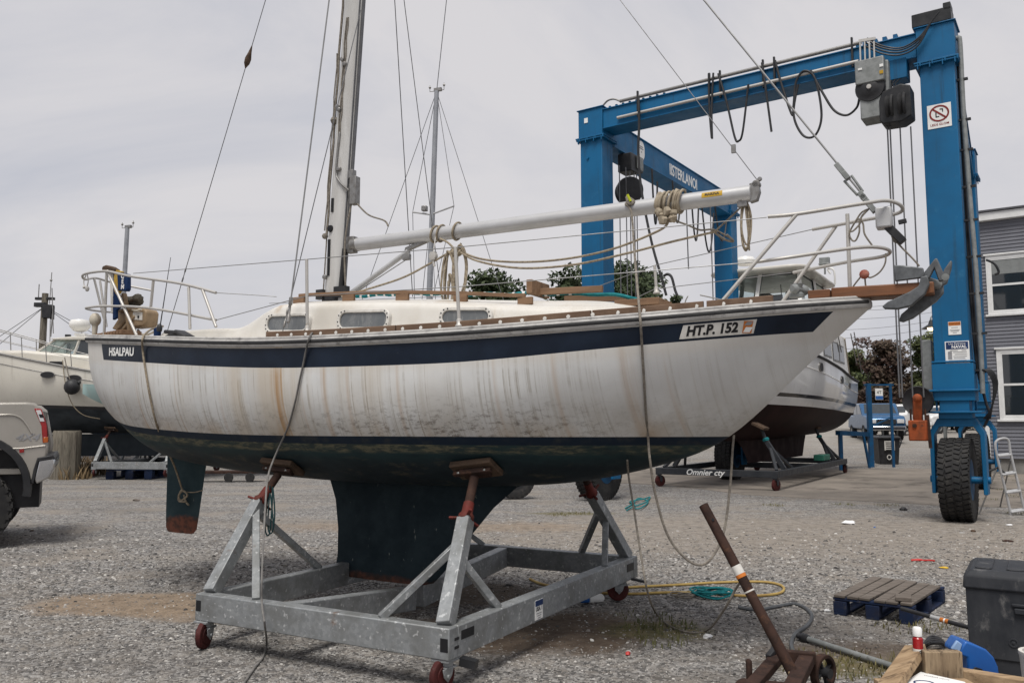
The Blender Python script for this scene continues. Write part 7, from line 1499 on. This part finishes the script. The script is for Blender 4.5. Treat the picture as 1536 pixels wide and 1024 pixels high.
q = MB(); c_ = d0(1229, 1002, .12); c_.z = .105; q.ring(circ(.105, 28), circ(.082, 28), c_, V((.8, .6, 0)), EZ, V((.6, -.8, 0))*.05); wh = q.build('wheel', M['rust'], dol, bevel=.004)
q = MB(); q.lathe([(.001, -.04), (.03, -.04), (.03, .05), (.001, .05)], c_+V((.015, -.02, 0)), V((.6, -.8, 0)), 14); 
for k in range(4): t_ = k*PI/2+.4; q.beam(c_+V((.015, -.02, 0)), c_+V((.015, -.02, 0))+(V((.8, .6, 0))*math.cos(t_)+EZ*math.sin(t_))*.09, .02, .012)
q.build('spoke_hub', M['black'], wh)
c_ = d0(1112, 1040, .12); c_.z = .1; q = MB(); q.ring(circ(.105, 28), circ(.06, 28), c_, V((.8, .6, 0)), EZ, V((.6, -.8, 0))*.05); q.build('wheel', M['rust'], dol, bevel=.004)
# poles and hoses on the gravel
a, b = gz(1210, 957, .03), gz(1356, 1004, .03); q = MB(); q.tube([a, b], .021, 12); o = V((a.x, a.y, 0)); po = thing('pipe', 'grey galvanised pipe with a black end fitting lying on the gravel', 'pipe', Fr(tuple(o))); q.v = [v-o for v in q.v]; q.build('tube', M['grey'], po)
q = MB(); d_ = (a-b).normalized(); q.lathe([(.026, -.02), (.032, .0), (.032, .05), (.024, .06), (.02, .09), (.001, .09)], a-o, d_, 14); q.build('end_fitting', M['blackpl'], po)
wrope('garden_hose', 'dark grey hose curling beside the grey pipe on the gravel', [gz(*k, .016) for k in ((1108, 910), (1135, 914), (1165, 909), (1190, 905), (1208, 911), (1218, 923), (1211, 937), (1193, 950), (1187, 964), (1190, 977))], .015, M['bhose'], cat='hose')
wrope('yellow_hose', 'faded yellow hose lying in a long loop over the gravel', [gz(*k, .015) for k in ((795, 868), (815, 876), (850, 882), (900, 884), (950, 880), (1010, 877), (1080, 873), (1140, 872), (1168, 876), (1176, 883), (1165, 890), (1120, 893), (1060, 889), (1000, 888), (950, 890), (900, 889), (870, 891))], .013, M['yhose'], cat='hose')
def ground_coil(c, r, n, tilt=.3, h=.03):
    pts = []
    for i in range(n*12):
        t_ = 2*PI*i/12; rr = r*(1+.22*math.sin(t_*.37+i*.05)+random.uniform(-.06, .06)); pts.append(V((c.x+rr*1.25*math.cos(t_), c.y+rr*.9*math.sin(t_)+.02*math.sin(i*.3), .012+h*abs(math.sin(t_*.5+i*.07)))))
    return pts
wrope('rope_coil', 'loose coil of teal rope lying beside the yellow hose', ground_coil(gz(1069, 895), .13, 7, h=.055), .008, M['teal'], n=3)
wrope('rope_coil', 'small beige cord coil lying left of the teal coil', ground_coil(gz(1024, 897), .07, 3), .006, M['ropeg'], n=3)
wrope('rope_tangle', 'tangle of teal rope lying near the far side of the cradle', [gz(*k, z) for k, z in zip(((940, 765), (952, 757), (945, 752), (965, 748), (975, 745), (968, 753), (950, 760), (960, 762), (972, 752), (958, 747), (948, 756), (938, 762)), (.02, .04, .02, .05, .02, .05, .02, .04, .03, .06, .02, .02))], .014, M['teal'])
wrope('hanging_twine', 'bundle of dark teal twine hanging from the left rear jack', [BF.w(B(*k)) for k in ((405, 728, -.9), (400, 760, -.9), (398, 795, -.9), (404, 800, -.9), (408, 760, -.9), (409, 730, -.9), (412, 770, -.9), (408, 798, -.9), (402, 790, -.9), (405, 740, -.9), (410, 785, -.9))], .006, mat('dark_teal_twine', (.02, .055, .06), .9))
a, b = gz(1352, 912, .16), gz(1462, 943, .11); o = V((b.x, b.y, 0)); bh = thing('broom_handle', 'black pole with a red and white band leaning from the pallet to the storage box', 'pole', Fr(tuple(o))); q = MB(); q.tube([a-o, b-o], .016, 10); bs = q.build('pole', M['blackpl'], bh)
for u0, u1, m_ in ((.42, .55, 'alu'), (.55, .66, 'labelor'), (.60, .62, 'white')): q = MB(); q.tube([(a-o).lerp(b-o, u0), (a-o).lerp(b-o, u1)], .0175 if m_ != 'white' else .018, 10); q.build('band', M[m_], bs)
q = MB()
for k in range(4): q.tube(cr([gz(1385+random.uniform(-4, 4), 968, .03), gz(1396, 955+3*k, .05+.01*k), gz(1410, 958+2*k, .05), gz(1417, 967, .02)], 6), .013, 7)
o = gz(1400, 966); wm('cable_bundle', 'tangled black cable bundle behind the timber box', 'cable', q, 'blackpl', o)
p = gz(772, 748); LT = Fr((p.x, p.y, 0), .5); lty = thing('loose_tyre', 'loose black tyre standing on the gravel behind the front of the keel', 'tyre', LT); tyre('tyre', (0, 0, .42), .42, .26, lty, (.35, 1, 0), .22, 22, 'black')
p = gz(346, 722); HC = Fr((p.x, p.y, 0), .1); hc = thing('hand_cart', 'low rusty hand cart with two small black wheels seen under the stern', 'cart', HC); x2 = HC.l(gz(377, 722)).x
q = MB(); q.beam((-.9, 0, .27), (x2+.3, 0, .27), .5, .07); q.build('bed', M['rust'], hc, bevel=.01)
for x in (0, x2): q = MB(); q.lathe([(.001, -.04), (.05, -.045), (.12, -.04), (.13, 0), (.12, .04), (.05, .045), (.001, .04)], (x, -.26, .13), (0, 1, 0), 20); q.build('wheel', M['tyre'], hc)
# small rubbish
def rag(px, py, s, m, name, label, cat, fl=.6, z=0):
    q = MB(); q.ball((0, 0, s*fl*.6), s, 12, (1.3, .8, fl), .28); p = gz(px, py, z); o = small(name, label, cat, q, M[m], (p.x, p.y, z)); o.rotation_euler.z = random.uniform(0, 3)
rag(1274, 786, .075, 'litterw', 'plastic_bag', 'crumpled white plastic bag on the gravel in front of the apron', 'litter', .5)
rag(1062, 956, .03, 'litterw', 'paper_scrap', 'crumpled white scrap on the gravel left of the dolly', 'litter')
rag(1241, 917, .022, 'litterw', 'paper_scrap', 'white scrap beside the left corner of the pallet', 'litter')
rag(942, 982, .02, 'litterr', 'red_scrap', 'tiny red cap on the dirt near the front wheel', 'litter', .8)
rag(888, 961, .02, 'dirtywhite', 'paper_scrap', 'small folded white scrap on the brown dirt right of the cradle corner', 'litter', .5)
rag(1416, 852, .035, 'littery', 'sponge', 'yellow scrap lying on the sandy gravel behind the pallet', 'litter', .4)
rag(1312, 791, .02, 'litterb', 'wrapper', 'tiny blue wrapper beside the white plastic bag', 'litter', .5)
rag(204, 751, .06, 'palletw', 'driftwood', 'brown lump of wood on the gravel left of the rudder', 'wood', .45)
rag(48, 796, .03, 'padwood', 'bark_scrap', 'dark bark scrap on the gravel behind the pickup tyre', 'wood', .4)
rag(1460, 797, .045, 'padwood', 'bark_scrap', 'brown bark scrap on the gravel in front of the right tyre', 'wood', .4)
rag(1512, 812, .05, 'rust', 'rusty_scrap', 'thin rusty scrap on the gravel at the right edge', 'scrap', .3)
rag(1355, 765, .05, 'blackpl', 'rubber_scrap', 'black rubber lump on the gravel left of the right tyre', 'scrap', .7)
rag(1514, 788, .035, 'litterw', 'paper_scrap', 'white scrap in front of the step ladder', 'litter', .5)
p = gz(1385, 842); q = MB(); q.tube(cr([(-.13, .02, .012), (-.06, -.01, .02), (0, .02, .012), (.06, -.02, .02), (.13, .0, .012)], 6), .011, 6); q.tube(cr([(-.12, .05, .012), (-.05, .04, .02), (.0, .02, .02)], 5), .01, 6); small('red_strap', 'short red strap lying on the sandy gravel behind the pallet', 'strap', q, M['litterr'], tuple(p))
p = gz(886, 904); CF_ = Fr(tuple(p), .35); bt2 = thing('spray_bottle', 'white plastic bottle with blue cap lying under the cradle rail', 'bottle', CF_)
q = MB(); q.lathe([(.001, 0), (.036, .004), (.038, .02), (.038, .13), (.02, .15)], (-.02, 0, .038), (1, 0, 0), 16); q.build('body', M['white'], bt2); q = MB(); q.lathe([(.03, 0), (.03, .07), (.026, .075), (.001, .076)], (-.02, 0, .036), (-1, .1, 0), 14); q.build('cap', M['litterb'], bt2); q = MB(); q.tube(cr([(.0, .03, .03), (.02, .05, .09), (.07, .04, .095), (.09, .03, .05)], 5), .012, 8); q.build('handle', M['dirtywhite'], bt2)

# GROUPS of look-alikes
for o in list(S.objects):
    if o.parent is None and o.get('category'):
        k = o.name.split('.')[0]
        g = {'tree': 'trees beyond the yard', 'bush': 'hedge bushes behind the parked vehicles', 'boat_cradle': 'wheeled steel boat cradles', 'parked_car': 'white cars parked beyond the apron', 'pallet': 'wooden pallets on the gravel', 'rope_coil': 'coils of cord by the yellow hose', 'paper_scrap': 'white scraps littering the gravel', 'bark_scrap': 'brown scraps on the gravel', 'sailing_yacht': 'sailing yachts stored farther back'}.get(k)
        if k == 'utility_pole' and 'utility' in o['label']: g = 'utility poles carrying the far wires'
        if g: o['group'] = g
